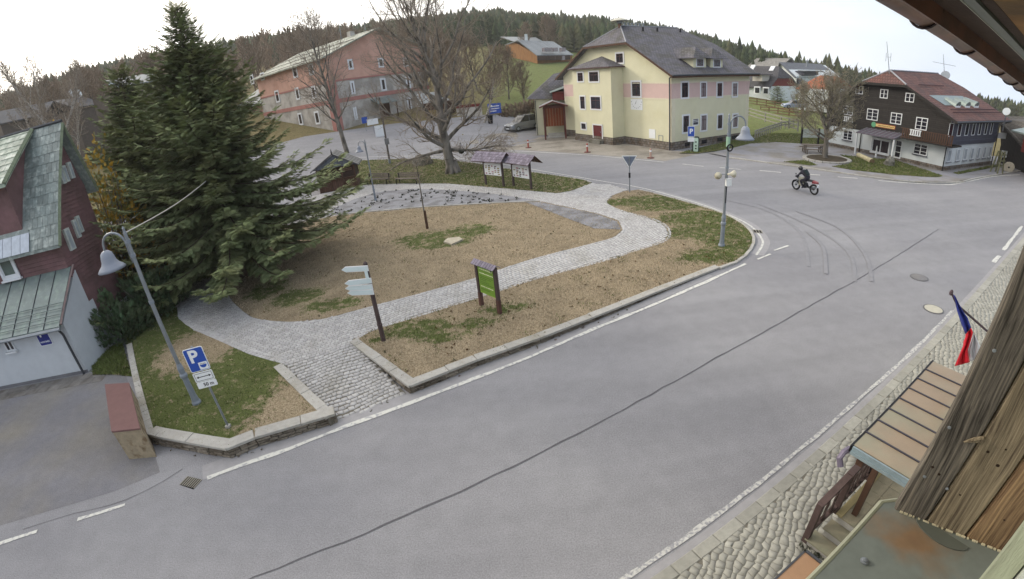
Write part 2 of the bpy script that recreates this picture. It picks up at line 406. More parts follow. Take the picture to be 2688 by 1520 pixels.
def zone_mat(name, dry, green, dscale=22.):
    """turf whose living and dead patches follow the 'zone' attribute broken up by noise"""
    m = bpy.data.materials.new(name); m.use_nodes = True; t = m.node_tree; n = t.nodes; l = t.links
    b = n['Principled BSDF']; b.inputs['Roughness'].default_value = 1; b.inputs['Specular IOR Level'].default_value = .1
    P = n.new('ShaderNodeNewGeometry').outputs['Position']
    a = n.new('ShaderNodeAttribute'); a.attribute_name = 'zone'
    z = n.new('ShaderNodeTexNoise'); z.inputs['Scale'].default_value = 3.2; z.inputs['Detail'].default_value = 7; z.inputs['Roughness'].default_value = .72; l.new(P, z.inputs['Vector'])
    ad = n.new('ShaderNodeMath'); ad.operation = 'MULTIPLY_ADD'; ad.inputs[1].default_value = 1.9; a2 = n.new('ShaderNodeMath'); a2.inputs[1].default_value = -.45; l.new(a.outputs['Fac'], a2.inputs[0]); l.new(z.outputs['Fac'], ad.inputs[0]); l.new(a2.outputs[0], ad.inputs[2])
    r = n.new('ShaderNodeMapRange'); r.inputs['From Min'].default_value = .86; r.inputs['From Max'].default_value = 1.12; l.new(ad.outputs[0], r.inputs['Value'])
    d = n.new('ShaderNodeTexNoise'); d.inputs['Scale'].default_value = dscale; d.inputs['Detail'].default_value = 5; d.inputs['Roughness'].default_value = .8; l.new(P, d.inputs['Vector'])
    d2 = n.new('ShaderNodeTexNoise'); d2.inputs['Scale'].default_value = 1.1; d2.inputs['Detail'].default_value = 3; l.new(P, d2.inputs['Vector'])
    def ramp(cs, src):
        q = n.new('ShaderNodeValToRGB'); e = q.color_ramp.elements
        e[0].position = .34; e[0].color = lin(cs[0]); e[1].position = .68; e[1].color = lin(cs[2]); x = e.new(.5); x.color = lin(cs[1]); l.new(src, q.inputs[0]); return q.outputs[0]
    mx = n.new('ShaderNodeMixRGB'); l.new(r.outputs[0], mx.inputs['Fac']); l.new(ramp(dry, d.outputs['Fac']), mx.inputs['Color1']); l.new(ramp(green, d.outputs['Fac']), mx.inputs['Color2'])
    mr = n.new('ShaderNodeMapRange'); mr.inputs['From Min'].default_value = .3; mr.inputs['From Max'].default_value = .7; mr.inputs['To Min'].default_value = .85; mr.inputs['To Max'].default_value = 1.12; l.new(d2.outputs['Fac'], mr.inputs['Value'])
    sc = n.new('ShaderNodeVectorMath'); sc.operation = 'SCALE'; l.new(mx.outputs[0], sc.inputs[0]); l.new(mr.outputs[0], sc.inputs['Scale']); l.new(sc.outputs[0], b.inputs['Base Color'])
    bp = n.new('ShaderNodeBump'); bp.inputs['Strength'].default_value = .9; bp.inputs['Distance'].default_value = .03; l.new(d.outputs['Fac'], bp.inputs['Height']); l.new(bp.outputs[0], b.inputs['Normal'])
    MATS[name] = m; return m
def enrich(m, ang, amt=1.):
    t = m.node_tree; n = t.nodes; l = t.links; sc = [q for q in n if q.type == 'VECT_MATH'][0]; src = sc.inputs['Scale'].links[0].from_socket; P = n.new('ShaderNodeNewGeometry').outputs['Position']
    def f(node, out, a, b, c, d, vec=P):
        l.new(vec, node.inputs['Vector']); r = n.new('ShaderNodeMapRange'); r.inputs['From Min'].default_value = a; r.inputs['From Max'].default_value = b; r.inputs['To Min'].default_value = c; r.inputs['To Max'].default_value = d; l.new(node.outputs[out], r.inputs['Value']); return r.outputs[0]
    q = n.new('ShaderNodeTexNoise'); q.inputs['Scale'].default_value = 34; q.inputs['Detail'].default_value = 3; q.inputs['Roughness'].default_value = .8; fs_ = [f(q, 'Fac', .3, .7, 1-.3*amt, 1+.3*amt)]
    mp = n.new('ShaderNodeMapping'); mp.inputs['Rotation'].default_value = (0, 0, -ang); mp.inputs['Scale'].default_value = (.05, .8, 1); l.new(P, mp.inputs['Vector']); q = n.new('ShaderNodeTexNoise'); q.inputs['Scale'].default_value = 1; q.inputs['Detail'].default_value = 4; fs_.append(f(q, 'Fac', .35, .65, 1-.07*amt, 1+.07*amt, mp.outputs[0]))
    q = n.new('ShaderNodeTexVoronoi'); q.inputs['Scale'].default_value = .8; fs_.append(f(q, 'Distance', .03, .1, .93, 1)); q = n.new('ShaderNodeTexVoronoi'); q.inputs['Scale'].default_value = 3.1; fs_.append(f(q, 'Distance', .03, .07, .93, 1))
    for k_ in fs_: mu = n.new('ShaderNodeMath'); mu.operation = 'MULTIPLY'; l.new(src, mu.inputs[0]); l.new(k_, mu.inputs[1]); src = mu.outputs[0]
    l.new(src, sc.inputs['Scale'])
enrich(M_['asphalt'], math.atan2(.436, .9)); enrich(M_['asphalt_old'], .3); enrich(M_['dusty'], 0)
M_['turf'] = zone_mat('turf', ('5f5343', '8a7d67', 'ab9e87'), ('363c22', '4e5631', '6a7046'))
M_['meadow'] = zone_mat('meadow', ('4f4a33', '6e6545', '82775a'), ('4c5632', '616c3e', '7a8252'), 5.)

# terrain
rs = np.concatenate([np.arange(0, 40, 8), np.arange(40, 112, 3), np.arange(112, 160, 8), np.arange(160, 380, 15), np.arange(380, 960, 60)])
azs = np.radians(np.arange(-180, 180, 2.0)); vs = []; zn = []
for r in rs:
    for a in azs:
        x, y = math.sin(a)*r, math.cos(a)*r
        zz = float(T(x, y)) if r <= 380 else float(Zr(math.degrees(a)))-(r-380)*.02
        vs.append((x, y, zz-.1)); zn.append(.2+.42*float(smooth(-6, 4, math.degrees(a))*(1-smooth(36, 50, math.degrees(a)))*(1-smooth(190, 230, r))))
na = len(azs); fs = []
for i in range(len(rs)-1):
    for k in range(na): fs.append([i*na+k, (i+1)*na+k, (i+1)*na+(k+1) % na, i*na+(k+1) % na][::-1])
me = npmesh('terrain', np.array(vs), np.array(fs)); vattr(me, 'zone', zn); structure('terrain', me, M_['meadow'], smooth_=True)

# asphalt: one big sheet for the roads and yards (follows the rising ground behind the green)
back = [g(300, 560), g(560, 430), g(700, 385), g(800, 358), g(1000, 328), g(1200, 308), g(1290, 300), g(1400, 312), g(1491, 345), g(1640, 366), g(1763, 388), g(1985, 356), g(2200, 372), g(2688, 418)]
AP = [(-60, -30), (-60, 6), (-34, 14)]+[tuple(p[:2]) for p in back]+[(120, 40), (120, -30)]
v, f = fill(AP, lambda x, y: T(x, y), 2.5); structure('road', npmesh('road', v, f), M_['asphalt'])
def sheet(name, pts, m, dz, f=T, grid=1.5, z=None, holes=(), world=False):
    P = [tuple(p[:2]) for p in (pts if world else [g(*p) for p in pts])]
    v, fc = fill(P, (lambda x, y: f(x, y)+dz), grid, holes); return structure(name, npmesh(name, v, fc), m)
# older, dirtier yard in front of the red house and the unsurfaced strip before the yellow house
sheet('parking_yard', [(0, 1040), (140, 1000), (245, 985), (330, 985), (400, 1170), (420, 1240), (300, 1290), (0, 1380)], M_['asphalt_old'], .004)
sheet('forecourt', [(1290, 352), (1380, 345), (1491, 352), (1640, 372), (1763, 396), (1850, 400), (1800, 412), (1745, 423), (1560, 406), (1360, 394), (1250, 388), (1230, 372)], M_['dusty'], .004)
# gutter strips, seam, markings (sheets laid 4 mm apart)
def mk(name, pts, wd, m, dz=.008, noise=0, sm=False):
    P = [g(*p) for p in pts]
    if sm: P = catmull([p[:2] for p in P], 5)
    return strip(P, wd, T, dz, noise), name, m
LW = [(543.9, 1255.7), (626.2, 1224.7), (759.8, 1178), (905.9, 1120.6), (1123.9, 1040.9), (1363, 949), (1555.4, 865.7), (1722, 797.4), (1870, 733), (1957, 692.7)]
EW = [(1985, 670), (1999, 648), (2001, 630), (1977, 599), (1942, 577), (1898, 558.5), (1848, 539), (1724, 503), (1646, 486), (1600, 479), (1530, 467), (1440, 452), (1330, 433), (1240, 419), (1130, 411), (1000, 411), (900, 416)]
rm = thing('road_marking', 'worn white painted edge line along the stone wall of the green', 'road marking', (0, 0, 0))
bpy.data.objects.remove(rm)
def marking(pts, wd, label, sm=False, group=None, m='paint', noise=.012, dz=.012, cat='road marking', name='road_marking'):
    s_, _, _ = mk('', pts, wd, m, dz, noise, sm); o = obj(name, s_, M_[m]); o['kind'] = 'structure'; o['label'] = label
    return o
marking([(x-12, y-14) for x, y in LW[:-1]], .55, 'pale worn gutter strip beside the wall of the green', m='gutterstrip', dz=.004, noise=0, name='gutter_strip')
marking(LW, .13, 'long white edge line running along the front wall of the green')
marking(EW, .10, 'white edge line curving round the eastern tip of the green', sm=True, noise=0)
marking([(x+3*(1 if i < 4 else 0), y-1) for i, (x, y) in enumerate(EW[:8])], .55, 'pale gutter band round the tip of the green', sm=True, m='gutterstrip', dz=.006, noise=0, name='gutter_strip')
for i, (a, b) in enumerate([((1988, 681), (2022, 667)), ((2033, 658), (2069, 645))]): marking([a, b], .1, ['nearer', 'farther'][i]+' short dash in the road mouth beyond the tip of the green')
marking([(1250, 392), (1358, 396.6), (1560, 408.6), (1742, 425.8)], .14, 'white edge line before the bollards of the yellow house')
for i, (a, b) in enumerate([((1792, 431), (1847, 437)), ((1889, 440), (1945, 445)), ((1994, 448), (2050, 452.8)), ((2115, 457.5), (2153, 460)), ((2199, 464.6), (2251, 468.4))]):
    marking([a, b], .16, ['first', 'second', 'third', 'fourth', 'fifth'][i]+' white dash from the yellow house along the far road')
marking([(2306, 474.5), (2374.8, 480), (2457, 484.7), (2498.5, 484.7), (2539.7, 477), (2608, 463.5), (2677, 458.8)], .15, 'white edge line bending round the black house corner', sm=True)
for i, (a, b) in enumerate([((204, 1364), (328, 1326)), ((-30, 1438), (98, 1395))]): marking([a, b], .12, ['dash nearer the drain grate at lower left', 'dash cut by the left edge of the picture'][i])
s_, _, _ = mk('', [(640, 1530), (668, 1514), (960, 1400), (1256.3, 1267.3), (1427, 1184), (1640.8, 1072.9), (1854.4, 953.3), (2097.9, 818.7), (2171.7, 777.5), (2264.9, 726.2), (2336.4, 682.7), (2462.7, 602.3)], .032, '', .012, .02); o = structure('tar_seam', s_, M_['tar']); o['label'] = 'dark sealed seam down the middle of the road'
s_, _, _ = mk('', [(60, 1392), (130, 1368), (190, 1352), (250, 1338), (330, 1312), (380, 1290), (430, 1262), (480, 1232)], .014, '', .012, .035); o = structure('tar_seam', s_, M_['tar']); o['label'] = 'fine crack across the yard entrance at lower left'
# rubber arcs left by turning cars
for k, P in enumerate([[(1880, 520), (2010, 552), (2100, 610), (2122, 700)], [(1990, 535), (2120, 590), (2225, 660), (2244, 740)], [(2090, 555), (2200, 598), (2270, 668), (2288, 740)], [(2120, 610), (2160, 650), (2168, 720)]]):
    s_, _, _ = mk('', P, .16, '', .0125+.004*k, 0, True); o = structure('tyre_mark', s_, M_['tyre_mark']); o['label'] = ['dark rubber arc nearest the green', 'long curved tyre track in mid junction', 'outer curved tyre track toward the flag', 'short inner tyre arc by the green tip'][k]

# ------------------------------------------------------------------ the green: beds, paths, cobbles
def poly(pts, fn): return [tuple(fn(*p)[:2]) for p in pts]
INNER = poly([(587, 730), (592, 760), (609, 790), (639, 818), (664, 834), (699, 841), (763, 845), (850, 837), (1004, 796), (1100, 771), (1253, 728), (1389, 682), (1593, 629), (1618, 618), (1634, 603), (1623, 579), (1566, 560), (1420, 529), (1121, 544), (890, 565), (760, 590), (650, 640), (590, 690)], gp)
GRAVB = poly([(1415, 527), (1389, 523), (1287, 508), (1178, 499), (1083, 495.5), (989, 505), (932, 522), (890, 541), (840, 568), (890, 562), (1121, 541)], gp)
WEST = [(465, 812), (455, 774), (463, 749), (520, 690), (600, 630), (700, 560), (800, 520), (870, 503)]
NORTH = [(943, 486), (1042, 482), (1178, 482), (1272, 490), (1397, 501), (1461, 507), (1499, 501), (1552, 481)]
ENTW = [(738, 954), (653, 930), (576, 895), (510, 867), (469, 837)]
EASTW = [(1603, 515), (1588, 532), (1628, 553), (1708, 574), (1746, 593), (1755, 611), (1746, 630), (1693, 649), (1600, 679), (1518, 701), (1404, 731), (1314, 760), (1100, 827), (1018, 851), (963, 870), (925, 895)]
PATH = poly([(892, 1103)]+ENTW+WEST+NORTH+[(1600, 484), (1650, 497)]+EASTW+[(1070, 1036)], gq)
LEFTB = poly([(878, 1086)]+ENTW+[(465, 812), (455, 774), (440, 730), (380, 690), (300, 690), (262, 760), (300, 840), (334, 906), (347, 978), (356, 1018), (387, 1139), (407, 1145), (594, 1178), (669, 1149)], gp)
EASTB = poly([(1640, 502), (1677, 498), (1718, 507), (1848, 543), (1911, 565), (1957, 593), (1977, 617), (1977, 642), (1957, 670), (1923, 692), (1889, 703), (1726, 765.3), (1555, 833.7), (1418.6, 887), (1252, 944.8), (1077, 1013), (921, 899)]+EASTW[::-1], gp)
NLAWN = poly([(860, 497), (870, 440), (880, 420), (940, 421), (1030, 418), (1140, 417), (1238, 427), (1321, 441), (1442, 458), (1529, 471)]+NORTH[::-1], gp)
def ell(cx, cy, a, b, fn=gp):     # patch centre and half axes in metres
    c = fn(cx, cy); return (c[0], c[1], a, b)
GREEN = [ell(1110, 625, 1.9, 1.3), ell(1230, 605, 1.6, 1.5), ell(1150, 640, 2.2, .9), ell(870, 800, 1.6, .8), ell(780, 780, 1.4, 1.2), ell(700, 760, 1.2, 1.4), ell(1100, 862, 1.5, .8), ell(985, 895, .5, .3), ell(1320, 810, 1.1, .5), ell(1240, 850, .9, .5), ell(1160, 885, 1.2, .4),
         ell(1700, 525, 4, 1.2), ell(1850, 570, 3.2, 1.6), ell(1930, 620, 2.4, 3.2), ell(1880, 670, 2.2, 1.0), ell(1780, 540, 3.5, 1.0), ell(1800, 610, 1.6, 1.0)]
def zone(x, y, base=.0):
    z = np.full(np.shape(x), base)
    for cx, cy, a, b in GREEN:
        ex = (x-cx); ey = (y-cy); d = np.sqrt((ex/a)**2+(ey/b)**2); z = np.maximum(z, .62*(1-smooth(.55, 1.25, d)))
    return z
def bed(name, P, base, m='turf', dz=0., grid=.45, holes=(), lab=None, zf=None):
    v, f_ = fill(P, lambda x, y: hp(x, y)+dz, grid, holes); v[:, 2] += RNG.normal(0, .006, len(v))
    me = npmesh(name, v, f_); vattr(me, 'zone', (zf or zone)(v[:, 0], v[:, 1], base)); o = structure(name, me, M_[m], smooth_=True)
    if lab: o['label'] = lab
    return o
_gpx = g(840, 1080, z=.4)[:2]
def zleft(x, y, base):      # straw towards the entrance, green to the left
    a = g(640, 1000, z=.4)[:2]; b = g(810, 1010, z=.4)[:2]; d = (b-a)/np.linalg.norm(b-a); s = ((x-a[0])*d[0]+(y-a[1])*d[1])/np.linalg.norm(b-a)
    c = g(520, 905, z=.4)[:2]; q = np.hypot(x-c[0], y-c[1]); return np.minimum(.72*(1-smooth(.2, 1., s))+.03, .1+.6*smooth(.9, 2.2, q))
bed('garden_bed', INNER, 0., lab='large brown bed in the middle of the green round the young tree')
bed('garden_bed', EASTB, 0., lab='brown bed between the path and the road with the green notice board')
bed('garden_bed', LEFTB, .5, lab='grassy bed with the lamp post and parking sign', zf=zleft)
bed('lawn', NLAWN, .55, lab='lawn with the great bare tree and notice boards', grid=.9)
v, f_ = fill(GRAVB, lambda x, y: hp(x, y)+.01, .6); structure('gravel_bed', npmesh('gravel_bed', v, f_), M_['gravel'])
GR2 = poly([(1380, 531), (1420, 531), (1566, 562), (1620, 582), (1630, 603), (1560, 600), (1480, 570)], gp)
v, f_ = fill(GR2, lambda x, y: hp(x, y)+.012, .6); structure('gravel_bed', npmesh('gravel_bed', v, f_), M_['gravel'])
# path: dark jointing sheet and set stones
v, f_ = fill(PATH, lambda x, y: hpath(x, y)-.0055, .5, [INNER, GRAVB]); path = structure('cobbled_path', npmesh('cobbled_path', v, f_), M_['joint'])
def cobbles(region, holes, ang, w_, h_, jit, zf, seed=0, gap=.86):
    """irregular six-cornered setts in a region: list of (centre, ring of corners)"""
    rg = np.random.default_rng(seed); c, s = math.cos(ang), math.sin(ang); P = np.array(region); R = P@np.array([[c, -s], [s, c]])
    x0, y0 = R.min(0)-.3; x1, y1 = R.max(0)+.3; nx = int((x1-x0)/(w_/2)); ny = int((y1-y0)/h_)
    GX, GY = np.meshgrid(np.arange(nx+3)*w_/2+x0, np.arange(ny+2)*h_+y0)
    GX = GX+rg.uniform(-1, 1, GX.shape)*jit*w_; GY = GY+rg.uniform(-1, 1, GY.shape)*jit*h_+.4*h_*np.sin(GX*1.1+GY*.6)+.3*h_*np.sin(GX*2.9-GY*1.7)
    out_ = []
    for k in range(ny):
        i = np.arange((k % 2), nx, 2)
        ring = np.stack([np.stack([GX[kk, ii], GY[kk, ii]], 1) for kk, ii in ((k, i), (k, i+1), (k, i+2), (k+1, i+2), (k+1, i+1), (k+1, i))], 1)
        out_.append(ring)
    A = np.concatenate(out_); A = A@np.array([[c, s], [-s, c]])
    C = A.mean(1); k = inpoly(region, C[:, 0], C[:, 1])
    for h in holes: k &= ~inpoly(h, C[:, 0], C[:, 1])
    A = A[k]; C = C[k]; n = len(A); zt = zf(C[:, 0], C[:, 1])+rg.uniform(-.0012, .0012, n)
    lo = C[:, None]+(A-C[:, None])*gap; hi = C[:, None]+(A-C[:, None])*(gap-.02)
    V = np.zeros((n, 13, 3)); V[:, :6, :2] = lo; V[:, 6:12, :2] = hi; V[:, 12, :2] = C; V[:, :6, 2] = (zt-.008)[:, None]; V[:, 6:12, 2] = zt[:, None]; V[:, 12, 2] = zt+.001
    return V, C, rg.uniform(0, 1, n)
_F = []
for k in range(6):
    _F += [[k, (k+1) % 6, 6+(k+1) % 6], [k, 6+(k+1) % 6, 6+k], [6+k, 6+(k+1) % 6, 12]]
_F = np.array(_F)
def lay(V, C, tn, m, parent, nmax=300, name='cobblestone'):
    """nearest stones one by one, the rest joined"""
    D = ray_px(C, V[:, 12, 2]); order = np.argsort(-D); near = order[:nmax]; far = order[nmax:]
    for i in near:
        me = npmesh(name, V[i], _F, np.full(len(_F), tn[i]), uv=False); me.materials.append(m); o = bpy.data.objects.new(name, me); COL.objects.link(o); o.parent = parent
    n = len(far)
    if n:
        vv = V[far].reshape(-1, 3); ff = (_F[None]+(np.arange(n)*13)[:, None, None]).reshape(-1, 3)
        me = npmesh(name, vv, ff, np.repeat(tn[far], len(_F)), uv=False); me.materials.append(m); o = bpy.data.objects.new(name, me); COL.objects.link(o); o.parent = parent; o['kind'] = 'stuff'
def ray_px(C, Z):
    """apparent size weight, 0 outside the frame"""
    d = np.stack([C[:, 0], C[:, 1], Z-CAMH], 1); r = np.linalg.norm(d, axis=1); c = (d/r[:, None])@MC; th = np.arccos(np.clip(-c[:, 2], -1, 1)); rr = F*th*(1+.09*th**2)
    hh = np.hypot(c[:, 0], c[:, 1]); x = 1344+c[:, 0]/hh*rr; y = 760-c[:, 1]/hh*rr
    return np.where((x > 5) & (x < 2683) & (y > 5) & (y < 1515), 1/r**2, 0)
EDGE_W = .30
def offset_in(P, d):
    Q = []; n = len(P)
    for i in range(n):
        a, b, c = (np.array(P[(i+k) % n]) for k in (-1, 0, 1)); u = b-a; u = u/np.linalg.norm(u); v = c-b; v = v/np.linalg.norm(v)
        nn = np.array([u[1]+v[1], -u[0]-v[0]]); nn /= max(np.linalg.norm(nn), .3); Q.append(tuple(b+nn*d))
    return Q
V, C, tn = cobbles(PATH, [INNER, GRAVB], .55, .17, .15, .2, hpath, 3, gap=.945)
lay(V, C, tn, M_['cobble'], path, 300)
def course(pts, zf, lw, ww, m, parent, name='edging_stone', hgt=.05, dz=.012, smoothed=True, each=True, side=0., gap=.012, jit=.01):
    """a row of rectangular stones along a line"""
    P = catmull(pts, 6) if smoothed else [np.array(p, float) for p in pts]
    P = [np.array(p[:2]) for p in P]; ds = [0.]
    for i in range(len(P)-1): ds.append(ds[-1]+np.linalg.norm(P[i+1]-P[i]))
    X = np.array(P); ds = np.array(ds); s = 0.; joined = MB(); cnt = 0
    while s < ds[-1]-lw*.3:
        l_ = lw*random.uniform(.85, 1.15); e = min(s+l_, ds[-1]); q = []
        for t in (s+gap/2, e-gap/2): q.append(np.array([np.interp(t, ds, X[:, 0]), np.interp(t, ds, X[:, 1])]))
        d = q[1]-q[0]; L_ = np.linalg.norm(d); d = d/(L_+1e-9); n_ = np.array([-d[1], d[0]]); o_ = n_*(side*ww)
        z0 = float(zf(*q[0])); z1 = float(zf(*q[1])); dzr = random.uniform(-jit, jit)*.6
        pts_ = [(q[0]-n_*ww/2+o_, z0), (q[1]-n_*ww/2+o_, z1), (q[1]+n_*ww/2+o_, z1), (q[0]+n_*ww/2+o_, z0)]
        b_ = .012; bot = [(p[0], p[1], z-hgt) for p, z in pts_]; mid = [(p[0], p[1], z+dz+dzr-b_) for p, z in pts_]; cc = sum(p for p, _ in pts_)/4
        top = [(cc[0]+(p[0]-cc[0])*(1-b_*2/ww), cc[1]+(p[1]-cc[1])*(1-b_*2/ww), z+dz+dzr) for p, z in pts_]
        mb = MB() if each else joined; mb.add(bot+mid+top, [[8, 9, 10, 11]]+[[k, (k+1) % 4, 4+(k+1) % 4, 4+k] for k in range(4)]+[[4+k, 4+(k+1) % 4, 8+(k+1) % 4, 8+k] for k in range(4)])
        if each: sub(name, mb, m, parent)
        s = e; cnt += 1
    if not each and cnt: o = sub(name, joined, m, parent); o['kind'] = 'stuff'
    return cnt
# edging rows of the path
course([p for p in poly([(587, 730), (592, 760), (609, 790), (639, 818), (664, 834), (699, 841), (763, 845), (850, 837), (1004, 796), (1100, 771), (1253, 728), (1389, 682), (1593, 629), (1618, 618), (1634, 603), (1623, 579), (1566, 560), (1420, 529)], gq)], hpath, .2, .12, M_['cobble'], path, side=-.5)
course([p for p in poly(ENTW+[(465, 812), (455, 774), (463, 749)], gq)], hpath, .2, .13, M_['cobble'], path, side=-.6)
course([p for p in poly(ENTW+[(465, 812), (455, 774), (463, 749)], gq)], hpath, .2, .12, M_['cobble'], path, side=-2.0, each=False)
course([p for p in poly(EASTW, gq)], hpath, .2, .12, M_['cobble'], path, side=.5)
course([p for p in poly([(1416, 528), (1121, 543), (1000, 553), (890, 564)], gp)], hp, .8, .13, M_['kerb'], path, name='edging_stone', dz=.04, smoothed=False)

# kerbs and low walls round the green
wallm = M_['rubble']
def stone_wall(name, label, pts, top_z, base_z, cope=.26, cl=1.1, rows=3, sl=.3, inward=1, cat='wall', stones=True, cz=.075, thick=.2):
    """pts: outer face line; coping slabs on courses of rough stones"""
    P = [np.array(p[:2]) for p in pts]; t = thing(name, label, cat, (P[0][0], P[0][1], float(base_z(*P[0]))))
    X = []
    for i in range(len(P)-1):
        k = max(1, int(np.linalg.norm(P[i+1]-P[i])/.5)); X += [P[i]+(P[i+1]-P[i])*j/k for j in range(k)]
    X.append(P[-1])
    core = MB()
    for i in range(len(X)-1):
        a, b = X[i], X[i+1]; d = (b-a)/np.linalg.norm(b-a); n_ = np.array([-d[1], d[0]])*inward
        za, zb = float(top_z(*a))-cz-.004, float(top_z(*b))-cz-.004; ia, ib = a+n_*.05, b+n_*.05; ja, jb = a+n_*thick, b+n_*thick
        lo = min(float(base_z(*a)), float(base_z(*b)))-.05
        core.add([(ia[0], ia[1], lo), (ib[0], ib[1], lo), (jb[0], jb[1], lo), (ja[0], ja[1], lo), (ia[0], ia[1], za), (ib[0], ib[1], zb), (jb[0], jb[1], zb), (ja[0], ja[1], za)], [[0, 1, 5, 4], [1, 2, 6, 5], [2, 3, 7, 6], [3, 0, 4, 7], [4, 5, 6, 7]])
    obj('wall_core', core, M_['joint'], t)
    for seg in range(len(P)-1):
        a, b = P[seg], P[seg+1]; Ls = np.linalg.norm(b-a); d = (b-a)/Ls; n_ = np.array([-d[1], d[0]])*inward
        s = 0
        while s < Ls-.05:           # coping
            e = min(Ls, s+cl*random.uniform(.8, 1.2)); 
            if Ls-e < .25: e = Ls
            q0, q1 = a+d*(s+.006), a+d*(e-.006); w_ = cope; o0 = -n_*.025
            zz = [float(top_z(*q0)), float(top_z(*q1))]; j = random.uniform(-.004, .004)
            c4 = [(q0+o0, zz[0]), (q1+o0, zz[1]), (q1+n_*w_, zz[1]), (q0+n_*w_, zz[0])]; mb = MB(); cc = sum(p for p, _ in c4)/4
            vb = [(p[0], p[1], z-cz+j) for p, z in c4]; vm = [(p[0], p[1], z-.012+j) for p, z in c4]; vt = [(cc[0]+(p[0]-cc[0])*.985, cc[1]+(p[1]-cc[1])*.94, z+j) for p, z in c4]
            mb.add(vb+vm+vt, [[8, 9, 10, 11], [3, 2, 1, 0]]+[[k, (k+1) % 4, 4+(k+1) % 4, 4+k] for k in range(4)]+[[4+k, 4+(k+1) % 4, 8+(k+1) % 4, 8+k] for k in range(4)])
            obj('coping_stone', mb, M_['kerb'], t); s = e
        if stones:
            joined = MB(); s0 = 0
            for r_ in range(rows):
                s = random.uniform(-.1, 0)
                while s < Ls:
                    e = min(Ls, s+sl*random.uniform(.55, 1.5)); s1 = max(s, 0)
                    q0, q1 = a+d*(s1+.008), a+d*(e-.008); m0 = (s1+e)/2; pm = a+d*m0
                    bz, tz = float(base_z(*pm)), float(top_z(*pm))-cz-.008
                    if tz-bz > .05 and e-s1 > .04:
                        z0 = bz+(tz-bz)*r_/rows+.006; z1 = bz+(tz-bz)*(r_+1)/rows-.006; pr = random.uniform(-.015, .03)
                        A = [q0+n_*.06, q1+n_*.06]; B = [q0-n_*pr+d*.01, q1-n_*pr-d*.01]; k = random.uniform(-.01, .01)
                        mb = MB() if tz-bz > .12 else joined
                        mb.add([(A[0][0], A[0][1], z0), (A[1][0], A[1][1], z0), (A[1][0], A[1][1], z1), (A[0][0], A[0][1], z1), (B[0][0], B[0][1], z0+.012), (B[1][0], B[1][1], z0+.012+k), (B[1][0], B[1][1], z1-.012), (B[0][0], B[0][1], z1-.012+k)], [[4, 5, 6, 7], [0, 1, 5, 4], [1, 2, 6, 5], [2, 3, 7, 6], [3, 0, 4, 7]])
                        if mb is not joined: obj('stone', mb, wallm, t)
                    s = e
            if joined.f: o = obj('stone', joined, wallm, t); o['kind'] = 'stuff'
    return t
_top = lambda x, y: hp(x, y)+.035
zero = lambda x, y: 0.
stone_wall('stone_wall', 'long low stone wall with pale coping between brown bed and main road', poly([(1077, 1013), (1252, 944.8), (1418.6, 887), (1555, 833.7), (1726, 765.3), (1889, 702)], gp), _top, zero)
stone_wall('stone_wall', 'short low stone kerb wall right of the cobbled entrance', poly([(1075, 1015), (920, 898)], gp), _top, hpath, inward=-1, rows=2)
stone_wall('stone_wall', 'short low stone kerb wall left of the cobbled entrance', poly([(738, 955), (877, 1086)], gp), _top, hpath, inward=-1, rows=2)
stone_wall('stone_wall', 'angled rough stone wall with wide coping below the parking sign', poly([(388, 1140), (410, 1146), (594, 1179), (669, 1149), (880, 1087)], gp), _top, zero, cope=.34, cl=1.3, rows=3, sl=.34)
stone_wall('stone_wall', 'crumbling stone wall beside the red topped concrete block', poly([(334, 906), (347, 978), (356, 1018), (387, 1140)], gp), _top, zero, cope=.2, cl=.5, rows=3, inward=1, sl=.25)
# kerb stones round the tip and the far side
kb = thing('kerb', 'curved granite kerb round the eastern tip of the green', 'kerb', gp(1889, 703))
def kerbrow(t, pts, fn, zf, lw=.9, ww=.14, dz=.03, side=0., hgt=.14):
    m0 = {o.name for o in COL.objects}
    P = poly(pts, fn); n0 = len(COL.objects); course(P, zf, lw, ww, M_['kerb'], t, name='kerb_stone', hgt=hgt, dz=dz, side=side)
    for o in list(COL.objects):
        if o.name not in m0: o.matrix_parent_inverse = root_inv(t)
kerbrow(kb, [(1889, 703), (1923, 692), (1957, 670), (1977, 642), (1977, 617), (1957, 593), (1911, 565), (1848, 543), (1718, 507), (1677, 498)], gp, hp)
kb = thing('kerb', 'long granite kerb between the lawn and the far road', 'kerb', gp(1529, 471))
kerbrow(kb, [(1552, 479), (1529, 471), (1442, 458), (1321, 441), (1238, 427), (1140, 417), (1030, 418), (940, 421), (880, 422)], gp, hp)

# ------------------------------------------------------------------ pavement below the camera
RD = np.array([.900, .436]); RD /= np.linalg.norm(RD); RN = np.array([-RD[1], RD[0]])   # along the street / towards the street
RD3 = np.array([RD[0], RD[1], 0]); RN3 = np.array([RN[0], RN[1], 0]); Z3 = np.array([0, 0, 1.])
OL = g(2292, 1015)[:2]; VL = float(OL@RN)
def st(u, v): return RD*u+RN*v
def uv_of(p): return float(p[:2]@RD), float(p[:2]@RN)
marking([(1560, 1536), (1700, 1440)][:0] or [(2050, 1220.9), (2162.6, 1128), (2292, 1015), (2387.9, 930.9), (2500.5, 815.4)], .10, 'worn white edge line beside the cobbled pavement', m='paint_worn')
s_ = strip([st(-9, VL), st(uv_of(g(2050, 1221))[0]-.05, uv_of(g(2050, 1221))[1])], .10, T, .012, .012); o = obj('road_marking', s_, M_['paint_worn']); o['kind'] = 'structure'; o['label'] = 'worn white line below the near end of the pavement'
s_ = strip([st(-9, VL-.22), st(45, VL-.22)], .3, T, .006); o = structure('gutter_strip', s_, M_['gutterstrip'])
